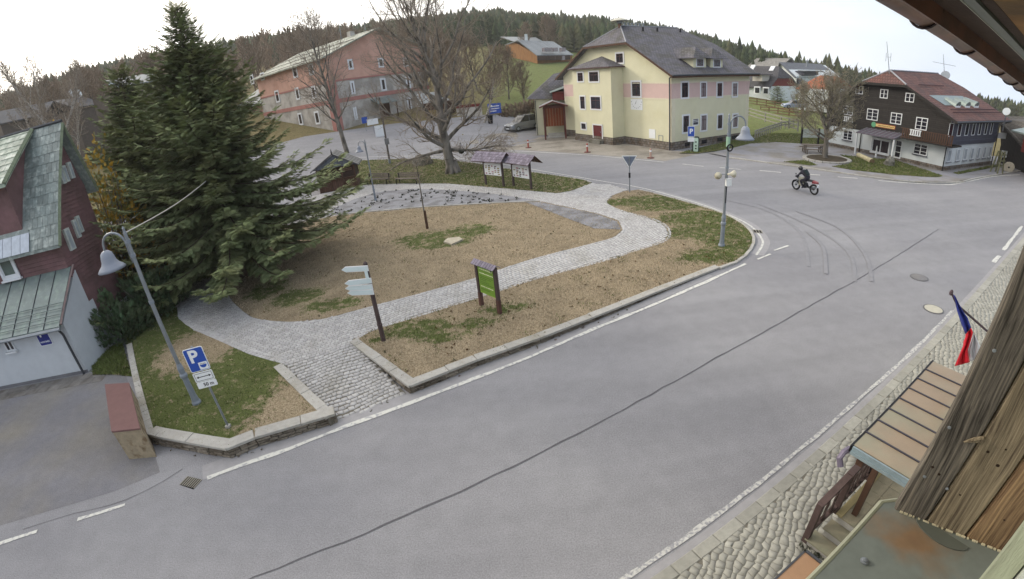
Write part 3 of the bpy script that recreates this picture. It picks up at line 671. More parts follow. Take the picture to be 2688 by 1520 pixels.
for i, (a, b) in enumerate([((2608, 689), (2623, 672)), ((2634, 657), (2683, 594))]): marking([a, b], .16, ['short white bay line on the pavement edge', 'longer white bay line beside the boarded wall'][i])
PV = .055
KV = VL-.36
PP = [tuple(st(-9, KV-.12)), tuple(st(45, KV-.12)), tuple(st(45, -1.0)), tuple(st(-9, -1.0))]
v, f_ = fill(PP, lambda x, y: PV-.0055+0*x, 1.0); pav = structure('pavement', npmesh('pavement', v, f_), M_['joint'])
CP = [tuple(st(-2, KV-.09)), tuple(st(32, KV-.09)), tuple(st(32, -.2)), tuple(st(-2, -.2))]
V, C, tn = cobbles(CP, [], math.atan2(RD[1], RD[0])+.35, .15, .13, .27, lambda x, y: PV+0*x, 11, gap=.95)
lay(V, C, tn, M_['cobble_warm'], pav, 300)
course([tuple(st(-9, KV)), tuple(st(45, KV))], lambda x, y: PV, .55, .24, M_['cobble_warm'], pav, name='kerb_stone', hgt=.08, smoothed=False)
# ------------------------------------------------------------------ buildings
M_.update(
 yellow=mat('yellow_render', 'cfccb0', rough=.9, var=.035, scale=1.2, bump=.08, bscale=60, c2='c9c5a4', c2s=.5, c2p=(.5, .8)),
 pinkband=mat('pink_render', 'c9afa9', rough=.9, var=.04, scale=1.5, bump=.08),
 white=mat('white_render', 'c6ccce', rough=.9, var=.05, scale=1.4, bump=.08, bscale=60, c2='b2b8ba', c2s=.7, c2p=(.5, .8)),
 trimwhite=mat('white_trim', 'd5d7da', rough=.7, var=.04),
 palestripe=mat('pale_band', 'd2ccb4', rough=.9, var=.04),
 winframe=mat('dark_red_frame', '3f1f22', rough=.6, var=.15),
 whiteframe=mat('white_window_frame', 'd4d7da', rough=.6, var=.05),
 glass=glassmat('window_glass', '23232c', .12), glass_pale=mat('curtained_glass', '7d7579', rough=.2, var=.35, scale=1.8, spec=.6),
 plinth=mat('plinth_rubble', '76706a', rough=.95, var=.2, scale=3, bump=.9, bscale=20, brick=(.42, .24, .03, .55), c2='6a5e52', c2s=2.2),
 shingle=mat('grey_shingle', '66646a', rough=.85, var=.12, scale=2.5, bump=.6, bscale=30, brick=(.36, .26, .028, .5), c2='5c5a58', c2s=.8),
 red_tile=mat('red_roof_tile', '71504a', rough=.8, var=.15, scale=2.5, bump=.8, bscale=25, brick=(.26, .3, .03, .45), c2='624a47', c2s=.7),
 darkwood=mat('black_timber', '2f2c2a', rough=.85, var=.2, scale=4, bump=.6, bscale=20, brick=(4.5, .16, .014, .5)),
 greywood=mat('grey_blue_cladding', '4b4c58', rough=.8, var=.1, scale=4, bump=.4, brick=(4.5, .16, .012, .6)),
 brownwood=mat('brown_timber', '4d382c', rough=.85, var=.2, scale=5, bump=.3, stretch=(1, 1, .3)),
 redwood=mat('red_brown_board', '76595a', rough=.8, var=.15, scale=5, bump=.3, tone=.08, c2='68504f', c2s=1.2),
 orangewood=mat('orange_timber', '8d643c', rough=.8, var=.25, scale=3, bump=.3, stretch=(1, 1, .15)),
 slate=mat('slate_green_grey', '76807d', rough=.46, var=.22, scale=7, bump=.5, bscale=22, tone=.2, c2='949c97', c2s=3.5, c2p=(.52, .68), spec=.5),
 slate_pale=mat('slate_lichen', '7f8c7d', rough=.4, var=.22, scale=7, bump=.5, bscale=22, tone=.2, c2='b3b9ad', c2s=3.0, c2p=(.45, .65), spec=.5),
 sheet=mat('sheet_metal_green', '74807f', rough=.38, var=.14, scale=3, c2='7d8c86', c2s=4.5, c2p=(.52, .62), metal=.25, spec=.5),
 zinc=mat('zinc', '8e949a', rough=.4, var=.1, scale=3, metal=.5), zincroof=mat('grey_metal_roof', '767c80', rough=.5, var=.12, scale=2, metal=.2, brick=(.5, 30, .03, .6)),
 greenroof=mat('green_grey_metal_roof', '93978a', rough=.55, var=.15, scale=1.5, metal=.1, brick=(.55, 40, .04, .6), c2='73786a', c2s=.5),
 pinkwall=mat('salmon_render', 'c49c8b', rough=.92, var=.06, scale=1.2, c2='b8907f', c2s=.35),
 creamwall=mat('old_cream_render', 'b3aea7', rough=.92, var=.12, scale=1.2, c2='97928b', c2s=.5),
 pinkdark=mat('pink_band_render', 'a3736b', rough=.92, var=.1, scale=1.2),
 pipe=mat('downpipe', '45474c', rough=.5, var=.1, metal=.3), lead=mat('ridge_metal', '86888e', rough=.5, var=.1, metal=.3),
 brick=mat('chimney_brick', '75564a', rough=.9, var=.2, scale=8, brick=(.25, .08, .012, .7)),
 iron=mat('black_iron', '1c1c20', rough=.5, var=.1, metal=.4), galv=mat('galvanised_steel', '80868c', rough=.45, var=.12, scale=6, metal=.4),
 lampgrey=mat('lamp_post_grey', '7d858f', rough=.45, var=.1, scale=5, metal=.15), plastic_white=mat('white_plastic', 'd0d3d4', rough=.5, var=.03),
 signblue=mat('sign_blue', '2b4fa5', rough=.4, var=.03), signwhite=mat('sign_white', 'dfe2e4', rough=.45, var=.02), black=mat('print_black', '1c1e22', rough=.6, var=.05),
)
def window(parent, W, s0, z0, s1, z1, trim=.14, tm=None, fm=None, gm=None, off=.0, mull=1, trans=1, proud=.05, fr=.06, sill=None, name='window', rows=None, label=None):
    """window with surround, frame, glazing bars and a pane, on wall plane W"""
    tm = tm or M_['trimwhite']; fm = fm or M_['winframe']; gm = gm or M_['glass']; s0, s1 = min(s0, s1), max(s0, s1); z0, z1 = min(z0, z1), max(z0, z1)
    d, n = W.d, W.n; P = lambda s, z, o: W.p(s, z, off+o)
    def ring(mb, a, b, c, e, w_, o, th):
        for (x0, y0, x1, y1) in ((a, b, c, b+w_), (a, e-w_, c, e), (a, b+w_, a+w_, e-w_), (c-w_, b+w_, c, e-w_)):
            mb.box(P(x0, y0, o), d*(x1-x0), Z3*(y1-y0), n*th)
    f_ = MB()
    if trim: 
        t = MB(); ring(t, s0, z0, s1, z1, trim, .004, proud); o = obj(name, t, tm, parent)
        a, b, c, e = s0+trim, z0+trim, s1-trim, z1-trim
    else: a, b, c, e = s0, z0, s1, z1
    fw = fr; ring(f_, a, b, c, e, fw, .006, proud*.45)
    for k in range(mull): x = a+(c-a)*(k+1)/(mull+1); f_.box(P(x-fw*.45, b+fw, .006), d*fw*.9, Z3*(e-b-2*fw), n*proud*.4)
    for k in range(rows or 0): y = b+(e-b)*(k+1)/((rows or 0)+1); f_.box(P(a+fw, y-fw*.2, .0055), d*(c-a-2*fw), Z3*fw*.4, n*proud*.34)
    if trans: y = b+(e-b)*.7; f_.box(P(a+fw, y-fw*.4, .0058), d*(c-a-2*fw), Z3*fw*.8, n*proud*.42)
    if trim: sub('frame', f_, fm, o)
    else: o = obj(name, f_, fm, parent)
    g_ = MB(); g_.box(P(a+fw*.5, b+fw*.5, .002), d*(c-a-fw), Z3*(e-b-fw), n*.012); sub('pane', g_, gm, o)
    if sill: k = MB(); k.box(P(s0-.05, z0-.07, .0), d*(s1-s0+.1), Z3*.07, n*.12); sub('sill', k, sill, o)
    # world-space children of a parented mesh
    if label: o['label'] = label
    return o
def halfhip(t, C, d1, d2, L1, L2, ze, zr, zh, oe, og, ri, m, under, th=.16, name='roof', ri2=None):
    """half-hipped roof: gable side along d1, ridge along d2"""
    C = np.array([C[0], C[1], 0.]); mid = L1/2; ri2 = ri if ri2 is None else ri2
    sl = (zr-ze)/(mid); zo = ze-oe*sl
    sa = -oe+(zh-zo)/sl; sb = L1-sa
    P = lambda s, t_, z: C+d1*s+d2*t_+Z3*z
    A = [P(-oe, -og, zo), P(-oe, L2+og, zo), P(sa, L2+og, zh), P(mid, L2-ri2, zr), P(mid, ri, zr), P(sa, -og, zh)]
    B = [P(L1+oe, -og, zo), P(sb, -og, zh), P(mid, ri, zr), P(mid, L2-ri2, zr), P(sb, L2+og, zh), P(L1+oe, L2+og, zo)]
    H1 = [P(sa, -og, zh), P(mid, ri, zr), P(sb, -og, zh)]; H2 = [P(sa, L2+og, zh), P(sb, L2+og, zh), P(mid, L2-ri2, zr)]
    mb = MB()
    for F_ in (A, B, H1, H2): mb.prism(F_, -Z3*th)
    o = obj(name, mb, m, t)
    e = MB()      # verge boards and eaves
    for a, b in ((P(-oe, -og, zo), P(sa, -og, zh)), (P(sa, -og, zh), P(sb, -og, zh)), (P(sb, -og, zh), P(L1+oe, -og, zo)), (P(-oe, -og, zo), P(-oe, L2+og, zo))):
        dd = (b-a); nn = -d2 if abs(dd@d2) < .1*np.linalg.norm(dd) else -d1
        e.box(a-Z3*(th+.06)+nn*.004, dd, nn*.03, Z3*(th+.05))
    sub('verge_board', e, under, o)
    r = MB()
    for a, b in ((P(mid, ri, zr), P(mid, L2-ri2, zr)), (P(mid, ri, zr), P(sa, -og, zh)), (P(mid, ri, zr), P(sb, -og, zh))): r.tube([a+Z3*.02, b+Z3*.02], .07, 6)
    sub('ridge_cap', r, M_['lead'], o)
    return o, P, dict(sl=sl, zo=zo, sa=sa, sb=sb, mid=mid)
def gable_walls(t, C, d1, d2, L1, L2, z0, ze, zh, info, m, th=.0, name='wall', dz=.18):
    C = np.array([C[0], C[1], 0.]); mid = L1/2; sl = info['sl']
    top = ze-dz; sh = (zh-dz-top)/sl if zh < info['zo']+sl*(mid+5) else mid
    pts = [(0, z0), (L1, z0), (L1, top), (L1-sh, zh-dz), (sh, zh-dz), (0, top)]
    mb = MB(); mb.prism([C+d1*s+Z3*z for s, z in pts], d2*L2); return obj(name, mb, m, t)

# ---- yellow house
z3 = lambda x, y: (1200+x*.34335, y*.34335)
YC = g(1763, 395); ya = math.radians(26); yd2 = np.array([math.cos(ya), math.sin(ya), 0]); yd1 = np.array([-math.sin(ya), math.cos(ya), 0])
W1 = Plane(YC, ya+math.pi/2); W1.n = -yd2; W2 = Plane(YC, ya); W2.n = -yd1
YL1, YL2 = 17.2, 11.9
yh = thing('yellow_house', 'pale yellow two storey house with pink bands, half hipped grey shingle roof and sundial', 'house', YC)
rf, YP, yi = halfhip(yh, YC, yd1, yd2, YL1, YL2, 7.25, 12.0, 10.1, .75, .7, 1.7, M_['shingle'], M_['brownwood'])
gable_walls(yh, YC, yd1, yd2, YL1, YL2, .75, 7.25, 10.1, yi, M_['yellow'])
p = MB(); p.box(W1.p(0, -.3, .0)+(-yd1-yd2)*.06, yd1*(YL1+.12), yd2*(YL2+.12), Z3*1.04); obj('stone_plinth', p, M_['plinth'], yh)
for nm, W, L_ in (('pink_band', W1, YL1), ('pink_band', W2, YL2)):
    b = MB(); b.box(W.p(0, 4.75, .0), W.d*L_, Z3*1.35, W.n*.012); obj(nm, b, M_['pinkband'], yh)
    for z in (4.62, 6.1): b = MB(); b.box(W.p(-.016, z, .0), W.d*(L_+.016), Z3*.13, W.n*.025); obj('pale_band', b, M_['palestripe'], yh)
    for x in (0., L_-.45): b = MB(); b.box(W.p(x, .76, .0), W.d*.45, Z3*3.85, W.n*.018); obj('corner_strip', b, M_['palestripe'], yh)
def wpx(t, W, q, off=0., **k):
    a = W.sz(*q[0], off=off); b = W.sz(*q[1], off=off); return window(t, W, a[0], b[1], b[0], a[1], off=off, **k)
for r0, r1 in ((620, 755), (868, 1000)):
    for k, (a, b) in enumerate(((1706, 1772), (1855, 1908), (1980, 2030), (2099, 2144)) if r0 == 620 else ((1718, 1777), (1858, 1910), (1985, 2030), (2103, 2146))):
        q = (z3(a, r0+(k*2 if r0 == 620 else 8-k*3)), z3(b, (r1-(0, 5, 8, 10)[k]) if r0 == 620 else (1018, 1003, 990, 978)[k]))
        wpx(yh, W2, q, trim=.16, gm=M_['glass_pale'] if k % 2 else None)
wpx(yh, W1, (z3(1208, 400), z3(1280, 490)), trim=.16); wpx(yh, W1, (z3(1328, 614), z3(1413, 750)), trim=.18)
# stair tower
TO = 1.6; t0 = W1.sz(*z3(1186, 900), off=TO)[0]; t1 = W1.sz(*z3(882, 600), off=TO)[0]
tw = MB(); tw.box(W1.p(t0, .75, 0), yd1*(t1-t0), W1.n*TO, Z3*7.1); obj('stair_tower', tw, M_['yellow'], yh)
tw = MB(); tw.box(W1.p(t0-.06, -.3, 0), yd1*(t1-t0+.12), W1.n*(TO+.06), Z3*1.04); obj('tower_plinth', tw, M_['plinth'], yh)
tm = (t0+t1)/2; a, b, c, d = W1.p(t0-.35, 7.85, TO+.4), W1.p(t1+.35, 7.85, TO+.4), W1.p(t1+.35, 7.85, -.05), W1.p(t0-.35, 7.85, -.05); r1, r2 = W1.p(tm, 8.85, TO*.3), W1.p(tm, 9.0, -.05)
tr = MB(); tr.add([a, b, c, d, r1, r2], [[0, 4, 1][::-1], [1, 4, 5, 2][::-1], [0, 3, 5, 4], [0, 1, 2, 3][::-1], [3, 2, 5]]); obj('tower_roof', clean(tr.mesh('tower_roof')), M_['red_tile'] if 0 else M_['shingle'], yh)
tr = MB(); tr.box(a-Z3*.1, b-a, yd2*.03, Z3*.1); tr.box(a-Z3*.1, d-a, yd1*.03, Z3*.1); obj('tower_fascia', tr, M_['winframe'], yh)
for q in (((915, 548), (972, 630)), ((1003, 542), (1090, 632)), ((935, 728), (987, 842)), ((1016, 730), (1106, 845)), ((945, 932), (993, 998))):
    wpx(yh, W1, (z3(*q[0]), z3(*q[1])), off=TO, trim=.14, mull=0 if q[0][1] > 900 else 1, trans=0 if q[0][1] > 900 else 1)
a = W1.sz(*z3(1036, 945), off=TO); b = W1.sz(*z3(1118, 1070), off=TO)
dr = MB(); W = W1
for x0, x1, y0, y1 in ((b[0], b[0]+.14, b[1]+.1, a[1]), (a[0]-.14, a[0], b[1]+.1, a[1]), (b[0], a[0], a[1]-.12, a[1])): dr.box(W.p(x0, y0, TO+.004), W.d*(x1-x0), Z3*(y1-y0), W.n*.06)
do = obj('door', dr, M_['trimwhite'], yh); dl = MB(); dl.box(W.p(b[0]+.15, b[1]+.05, TO+.065-.05), W.d*(a[0]-b[0]-.3), Z3*(a[1]-b[1]-.2), W.n*.04); sub('door_leaf', dl, mat('dark_red_door', '5a1f24', rough=.6), do)
dl = MB(); dl.blob(W.p(b[0]+.3, (a[1]+b[1])/2, TO+.1), (.05, .05, .05), 6, 4, 0); sub('handle', dl, M_['galv'], do)
st_ = MB(); st_.box(W.p(b[0]-.1, -.1, TO+.07), W.d*(a[0]-b[0]+.2), Z3*(b[1]+.1), W.n*.5); obj('door_step', st_, M_['grey_stone'], yh)
a = W1.sz(*z3(1328, 756)); b = W1.sz(*z3(1418, 843)); sdl = MB(); sdl.box(W1.p(b[0], b[1], 0), W1.d*(a[0]-b[0]), Z3*(a[1]-b[1]), W1.n*.02); sd_ = obj('sundial', sdl, M_['signwhite'], yh)
cx, cz = (a[0]+b[0])/2, a[1]-.15
for k in range(9): th = math.pi*(k+.5)/9; mk_ = MB(); mk_.box(W1.p(cx+math.cos(th)*(a[0]-b[0])*.44-.03, cz-math.sin(th)*.75-.03, .021), W1.d*.07, Z3*.06, W1.n*.004); sub('hour_mark', mk_, M_['black'], sd_)
k = MB(); k.tube([W1.p(cx, cz, .02), W1.p(cx, cz-.35, .22)], .012, 5); sub('gnomon', k, M_['iron'], sd_)
for (x0, y0, x1, y1, nm) in ((1468, 985, 1515, 1060, 'meter_box'), (1540, 1032, 1575, 1085, 'hatch_frame')):
    a = W1.sz(*z3(x0, y0)); b = W1.sz(*z3(x1, y1)); k = MB()
    if nm == 'meter_box': k.box(W1.p(b[0], b[1], 0), W1.d*(a[0]-b[0]), Z3*(a[1]-b[1]), W1.n*.03)
    else:
        for q in ((b[0], b[1], .06, a[1]-b[1]), (a[0]-.06, b[1], .06, a[1]-b[1]), (b[0]+.06, a[1]-.06, a[0]-b[0]-.12, .06)): k.box(W1.p(q[0], q[1], 0), W1.d*q[2], Z3*q[3], W1.n*.02)
    obj(nm, k, M_['signwhite'] if nm == 'meter_box' else M_['zinc'], yh)
k = MB(); k.lathe(W1.p(.15, -.0, .12)+yd1*0, [(.06, 0), (.06, 6.6)], 8); k.tube([W1.p(.15, 6.6, .12), W2.p(.1, 6.95, .55)], .06, 8); obj('downpipe', k, M_['pipe'], yh)
k = MB(); k.tube([W2.p(-.7, 6.85, .8), W2.p(YL2+.7, 6.85, .8)], .09, 8); obj('gutter', k, M_['pipe'], yh)
for (a, b) in ((1738, 1775), (1865, 1905), (1985, 2025), (2098, 2140)):
    s0 = W2.sz(*z3(a, 1080))[0]; s1 = W2.sz(*z3(b, 1080))[0]; k = MB(); k.box(W2.p(s0, .18, .061), W2.d*(s1-s0), Z3*.38, W2.n*.01); obj('cellar_window', k, M_['glass'], yh)
# double dormer on the street slope
ds = .45; base = W2
for k, (a, b) in enumerate((((1825, 445), (1885, 512)), ((1955, 450), (2012, 517)))):
    Wd = Plane(YC+yd1*ds, ya); Wd.n = -yd1; p0 = Wd.sz(*z3(*a)); p1 = Wd.sz(*z3(*b)); s0, s1 = p0[0]-.35, p1[0]+.35; zt = p0[1]+.1; zb = yi['zo']+(ds+.75)*yi['sl']+.0
    q = MB(); q.box(Wd.p(s0, zb-.1, 0), yd2*(s1-s0), -Wd.n*2.2, Z3*(zt-zb+.1)); dm = obj('dormer', q, M_['yellow'], yh)
    mid_ = (s0+s1)/2; e = [Wd.p(s0-.5, zt-.1, .45), Wd.p(s1+.5, zt-.1, .45), Wd.p(mid_, zt+1.0, -.5), Wd.p(mid_, zt+1.0, -3.6), Wd.p(s0-.5, zt-.1, -2.4), Wd.p(s1+.5, zt-.1, -2.4)]
    q = MB(); q.add(e, [[0, 1, 2], [1, 5, 3, 2], [0, 2, 3, 4], [0, 4, 5, 1]]); sub('dormer_roof', clean(q.mesh('dormer_roof')), M_['shingle'], dm)
    o = window(yh, Wd, p0[0], p1[1], p1[0], p0[1], trim=.1, name='dormer_window')
for px in ((1540, 262), (1450, 250), (1740, 280)):
    q = np.array(YP(yi['mid']-1.0, {1540: 6., 1450: 3.9, 1740: 9.6}[px[0]], 0)); q[2] = yi['zo']+(yi['mid']-1+.75)*yi['sl']; k = MB(); k.lathe(q, [(.1, -.1), (.1, .3), (.18, .32), (.05, .42)], 8); obj('roof_vent', k, M_['iron'], yh)
sp = np.array(YP(yi['mid'], 1.6, 11.9)); sr = thing('siren', 'mushroom shaped warning siren on the yellow house ridge', 'siren', sp)
k = MB(); k.lathe(sp, [(.16, -.2), (.16, .45)], 10); obj('mast', k, M_['brick'], sr); k = MB(); k.lathe(sp, [(.3, .35), (.34, .5), (.3, .62)], 14); obj('horn', k, M_['galv'], sr)
k = MB(); k.lathe(sp, [(.95, .62), (.9, .68), (.6, .82), (.2, .93), (.03, .95)], 20); obj('hood', k, mat('siren_hood', 'b9b6a8', rough=.5), sr)
a1 = thing('chimney', 'row of thin grey flue pipes behind the yellow house ridge', 'chimney', YP(yi['mid']+.6, 4.5, 11.6))
for i in range(6): k = MB(); q = np.array(YP(yi['mid']+.9, 3.0+i*.55, 11.4)); k.lathe(q, [(.12, 0), (.12, .95), (.17, .97), (.17, 1.05)], 8); obj('flue', k, M_['galv'], a1)

# ---- low outbuilding with porch left of the yellow house
z6 = lambda x, y: (1080+x*.16311, 180+y*.16304)
og_ = W1.p(YL1-1.0, 0, 0); ob = thing('outbuilding', 'low cream outbuilding with a grey shingle roof beside the yellow house', 'house', og_)
Lc = g(*z6(2010, 930)); az_ = math.atan2(*(np.array(Lc[:2])-0)[::-1]); rr_ = math.hypot(Lc[0], Lc[1]); 
lft = at(*z6(2010, 930), 60.); rgt = at(*z6(2490, 930), 60.); dv = rgt-lft; dv[2] = 0; dvn = dv/np.linalg.norm(dv); bk = np.array([-dvn[1], dvn[0], 0])
z_ = lambda x, y: at(*z6(x, y), 60.)[2]; zb_ = float(T(lft[0], lft[1]))-.3
A0 = np.array([lft[0], lft[1], 0.]); wl = np.linalg.norm(dv)+.8
k = MB(); k.box(A0+Z3*zb_, dvn*wl, bk*6, Z3*(z_(2010, 500)-zb_)); obj('wall', k, M_['yellow'], ob)
e0, e1 = z_(1900, 480), z_(2150, 270)+.6
k = MB(); k.add([A0-dvn*.9-bk*.5+Z3*(e0-.05), A0+dvn*wl-bk*.5+Z3*(e0-.3), A0+dvn*wl+bk*3+Z3*(e1+1.0), A0+dvn*2.6+bk*3+Z3*(e1+.7), A0-dvn*.9+bk*6.5+Z3*e0, A0+dvn*wl+bk*6.5+Z3*e0], [[0, 1, 2, 3], [3, 2, 5, 4], [0, 3, 4], [0, 4, 5, 1]]); obj('roof', clean(k.mesh('roof')), M_['shingle'], ob)
k = MB(); k.tube([A0+dvn*.1-bk*.1+Z3*zb_, A0+dvn*.1-bk*.1+Z3*(e0-.3)], .05, 6); obj('downpipe', k, M_['pipe'], ob)
dm0 = at(*z6(2350, 430), 59.); k = MB(); k.box(dm0-dvn*.6-Z3*.6, dvn*1.6, bk*1.5, Z3*1.0); dd_ = obj('dormer', k, mat('oxide_red_board', '6a2f2c', rough=.8), ob); k = MB(); k.add([dm0-dvn*.9-bk*.3+Z3*.35, dm0+dvn*1.2-bk*.3+Z3*.9, dm0+dvn*1.2+bk*2+Z3*1.1, dm0-dvn*.9+bk*2+Z3*.5], [[0, 1, 2, 3]]); sub('dormer_roof', k, M_['sheet'], dd_)
# porch
pr0 = at(*z6(2150, 970), 56.); pr1 = at(*z6(2480, 990), 56.); zg = float(T(pr0[0], pr0[1])); po = thing('porch', 'open red brown timber porch with pitched roof left of the yellow house', 'porch', (pr0[0], pr0[1], zg))
pd = pr1-pr0; pd[2] = 0; pw = np.linalg.norm(pd); pdn = pd/pw; pb = np.array([-pdn[1], pdn[0], 0]); zt_ = at(*z6(2120, 620), 56.)[2]; za_ = at(*z6(2250, 540), 56.)[2]; P0 = np.array([pr0[0], pr0[1], 0])
oxr = mat('oxide_red_post', '59302b', rough=.8, var=.15)
for a_, b_ in ((0, 0), (pw, 0), (0, 3), (pw, 3)): k = MB(); k.cbox(P0+pdn*a_+pb*b_+Z3*(zg+zt_)/2, pdn*.18, pb*.18, Z3*(zt_-zg)); obj('post', k, oxr, po)
for a_ in (-.1, 2.9): k = MB(); k.box(P0+Z3*(zt_-.2)+pb*a_, pdn*pw, pb*.16, Z3*.2); obj('beam', k, oxr, po)
for a_ in range(7): k = MB(); k.box(P0+pdn*(pw*a_/7+.01)+pb*3.1+Z3*(zg+1.2), pdn*(pw/7-.03), pb*.05, Z3*(zt_-zg-1.2)); obj('board', k, mat('porch_board', '8a4a2c', rough=.8, var=.2, tone=.1), po)
k = MB(); k.add([P0-pdn*.5-pb*.6+Z3*(zt_), P0+pdn*(pw*.45)-pb*.6+Z3*(za_+.1), P0+pdn*(pw*.45)+pb*3.6+Z3*(za_+.1), P0-pdn*.5+pb*3.6+Z3*zt_], [[0, 1, 2, 3]]); k.add([P0+pdn*(pw+.4)-pb*.6+Z3*(zt_), P0+pdn*(pw*.45)-pb*.6+Z3*(za_+.1), P0+pdn*(pw*.45)+pb*3.6+Z3*(za_+.1), P0+pdn*(pw+.4)+pb*3.6+Z3*zt_], [[3, 2, 1, 0]]); obj('roof', k, mat('porch_sheet', '9c9ea2', rough=.5, var=.15, brick=(.25, 9, .05, .5)), po)
k = MB(); k.tube([P0-pdn*.5-pb*.62+Z3*(zt_-.02), P0+pdn*(pw*.45)-pb*.62+Z3*(za_+.08), P0+pdn*(pw+.4)-pb*.62+Z3*(zt_-.02)], .08, 4); obj('verge_board', k, oxr, po)
k = MB()
for i in range(3): k.box(P0+pdn*.3+pb*(1.2+i*.35)+Z3*(zg-.2), pdn*(pw-.4), pb*.35, Z3*(.35+.17*i))
obj('steps', k, M_['kerb'], po)

# ---- black timber house with red roof
z4 = lambda x, y: (1900+x*.34335, y*.34335)
KC = g(2473, 451); ka = math.radians(13); kd2 = np.array([math.cos(ka), math.sin(ka), 0]); kd1 = np.array([-math.sin(ka), math.cos(ka), 0])
B1 = Plane(KC, ka+math.pi/2); B1.n = -kd2; B2 = Plane(KC, ka); B2.n = -kd1; BL1, BL2 = 12.6, 8.7
bh = thing('black_house', 'black timber clad house with red tiled half hipped roof and white ground floor', 'house', KC)
BZ = 4.55
rf, BP, bi = halfhip(bh, KC, kd1, kd2, BL1, BL2, BZ, 7.65, 6.55, .75, .6, .2, M_['red_tile'], M_['darkwood'], ri2=.4)
gable_walls(bh, KC, kd1, kd2, BL1, BL2, 2.1, BZ, 6.55, bi, M_['darkwood'])
k = MB(); k.box(B1.p(.03, -.2, -.03), kd1*(BL1-.06), kd2*(BL2-.06), Z3*2.3); obj('ground_floor', k, M_['white'], bh)
k = MB(); k.box(B1.p(-.03, -.2, .03), kd1*(BL1+.06), kd2*(BL2+.06), Z3*.62); obj('stone_plinth', k, M_['plinth'], bh)
k = MB(); k.box(B2.p(0, 2.12, .0), kd2*BL2, B2.n*.05, Z3*2.3); obj('cladding', k, M_['greywood'], bh)
wk = dict(trim=.0, fm=M_['whiteframe'], proud=.08, fr=.07, trans=0)
for a, b, c, d in ((1012, 655, 1062, 722), (1200, 680, 1252, 755), (1393, 708, 1453, 785)): wpx(bh, B1, (z4(a, b), z4(c, d)), rows=1, **wk)
for a, b, c, d in ((918, 805, 985, 885), (1100, 828, 1175, 925), (1282, 858, 1355, 955), (1475, 893, 1550, 1000)): wpx(bh, B1, (z4(a, b), z4(c, d)), rows=2, **wk)
for a, b, c, d in ((918, 990, 980, 1078), (1460, 1090, 1550, 1195)): wpx(bh, B1, (z4(a, b), z4(c, d)), rows=2, sill=M_['signblue'] if 0 else M_['greywood'], **wk)
q = [B1.sz(*z4(1135, 1045)), B1.sz(*z4(1265, 1195))]; window(bh, B1, q[1][0], q[1][1], q[0][0], q[0][1], trim=.1, tm=M_['whiteframe'], fm=M_['whiteframe'], mull=1, trans=0, fr=.1, proud=.1, name='entrance_door', gm=mat('entrance_glass', '3a3338', rough=.15, var=.4, scale=1))
q = [B1.sz(*z4(1318, 1065)), B1.sz(*z4(1350, 1215))]; window(bh, B1, q[1][0], q[1][1], q[0][0], q[0][1], trim=.0, fm=M_['whiteframe'], mull=0, trans=0, rows=2, fr=.1, proud=.06, name='side_door')
for i, (a, b) in enumerate(((1720, 1752), (1787, 1816), (1845, 1872), (1897, 1921), (1946, 1967), (1992, 2012), (2035, 2053))):
    s0 = B2.sz(*z4(a, 990), off=.05)[0]; s1 = B2.sz(*z4(b, 990), off=.05)[0]; window(bh, B2, s0, 2.86, s1, 3.94, off=.05, trim=.0, fm=M_['whiteframe'], mull=0, trans=0, fr=.05, proud=.06)
for i, (a, b) in enumerate(((1712, 1742), (1780, 1806), (1836, 1861), (1888, 1911), (1937, 1958), (1981, 2001), (2023, 2043))):
    s0 = B2.sz(*z4(a, 1170))[0]; s1 = B2.sz(*z4(b, 1170))[0]; window(bh, B2, s0, .78, s1, 1.78, trim=.0, fm=M_['whiteframe'], gm=mat('pale_blind', '9aa2a8', rough=.3, var=.15), mull=0, trans=0, fr=.07, proud=.06, sill=M_['zinc'])
# balcony along the street gable
def railing(t, W, s0, s1, zb, zt, off, m, pitch=.18, wd=.1, name='balcony_rail', cap=True):
    k = MB(); k.box(W.p(s0, zt, off), W.d*(s1-s0), W.n*.07, Z3*.06); k.box(W.p(s0, zb+.05, off), W.d*(s1-s0), W.n*.06, Z3*.06); o = obj(name, k, m, t)
    n_ = int((s1-s0)/pitch)
    for i in range(n_): q = MB(); q.box(W.p(s0+i*pitch+.02, zb+.05, off+.062), W.d*wd, W.n*.02, Z3*(zt-zb-.03)); sub('slat', q, m, o)
    return o
k = MB(); k.box(B1.p(-.9, 2.12, .002), B1.d*4.7, B1.n*.95, Z3*.14); obj('balcony_deck', k, M_['darkwood'], bh); railing(bh, B1, -.9, 3.8, 2.2, 3.0, .9, M_['brownwood'], .2, .12)
k = MB(); k.box(B2.p(-.95, 2.12, .052), B2.d*1.7, B2.n*.8, Z3*.14); obj('balcony_deck', k, M_['darkwood'], bh)
for a, b in (((918, 888), (985, 940)), ((1470, 985), (1548, 1048))):
    q0 = B1.sz(*z4(*a), off=.1); q1 = B1.sz(*z4(*b), off=.1); railing(bh, B1, q1[0], q0[0], q1[1], q0[1]-.05, .04 if a[0] < 1000 else .98, M_['whiteframe'], (q0[0]-q1[0])/5.01, (q0[0]-q1[0])/9, name='white_rail')
k = MB(); k.prism([B1.p(3.9, 2.45, .0), B1.p(3.9, 2.1, 1.6), B1.p(3.9, 2.02, 1.6), B1.p(3.9, 2.3, .0)], B1.d*4.0); aw = obj('entrance_canopy', k, mat('canopy_grey', '5b5560', rough=.7, var=.15), bh)
for i in range(9): k = MB(); k.prism([B1.p(3.95+i*.48, 2.49, .05), B1.p(3.95+i*.48, 2.14, 1.58), B1.p(3.95+i*.48, 2.09, 1.58), B1.p(3.95+i*.48, 2.44, .05)], B1.d*.05); sub('batten', k, M_['lead'], aw)
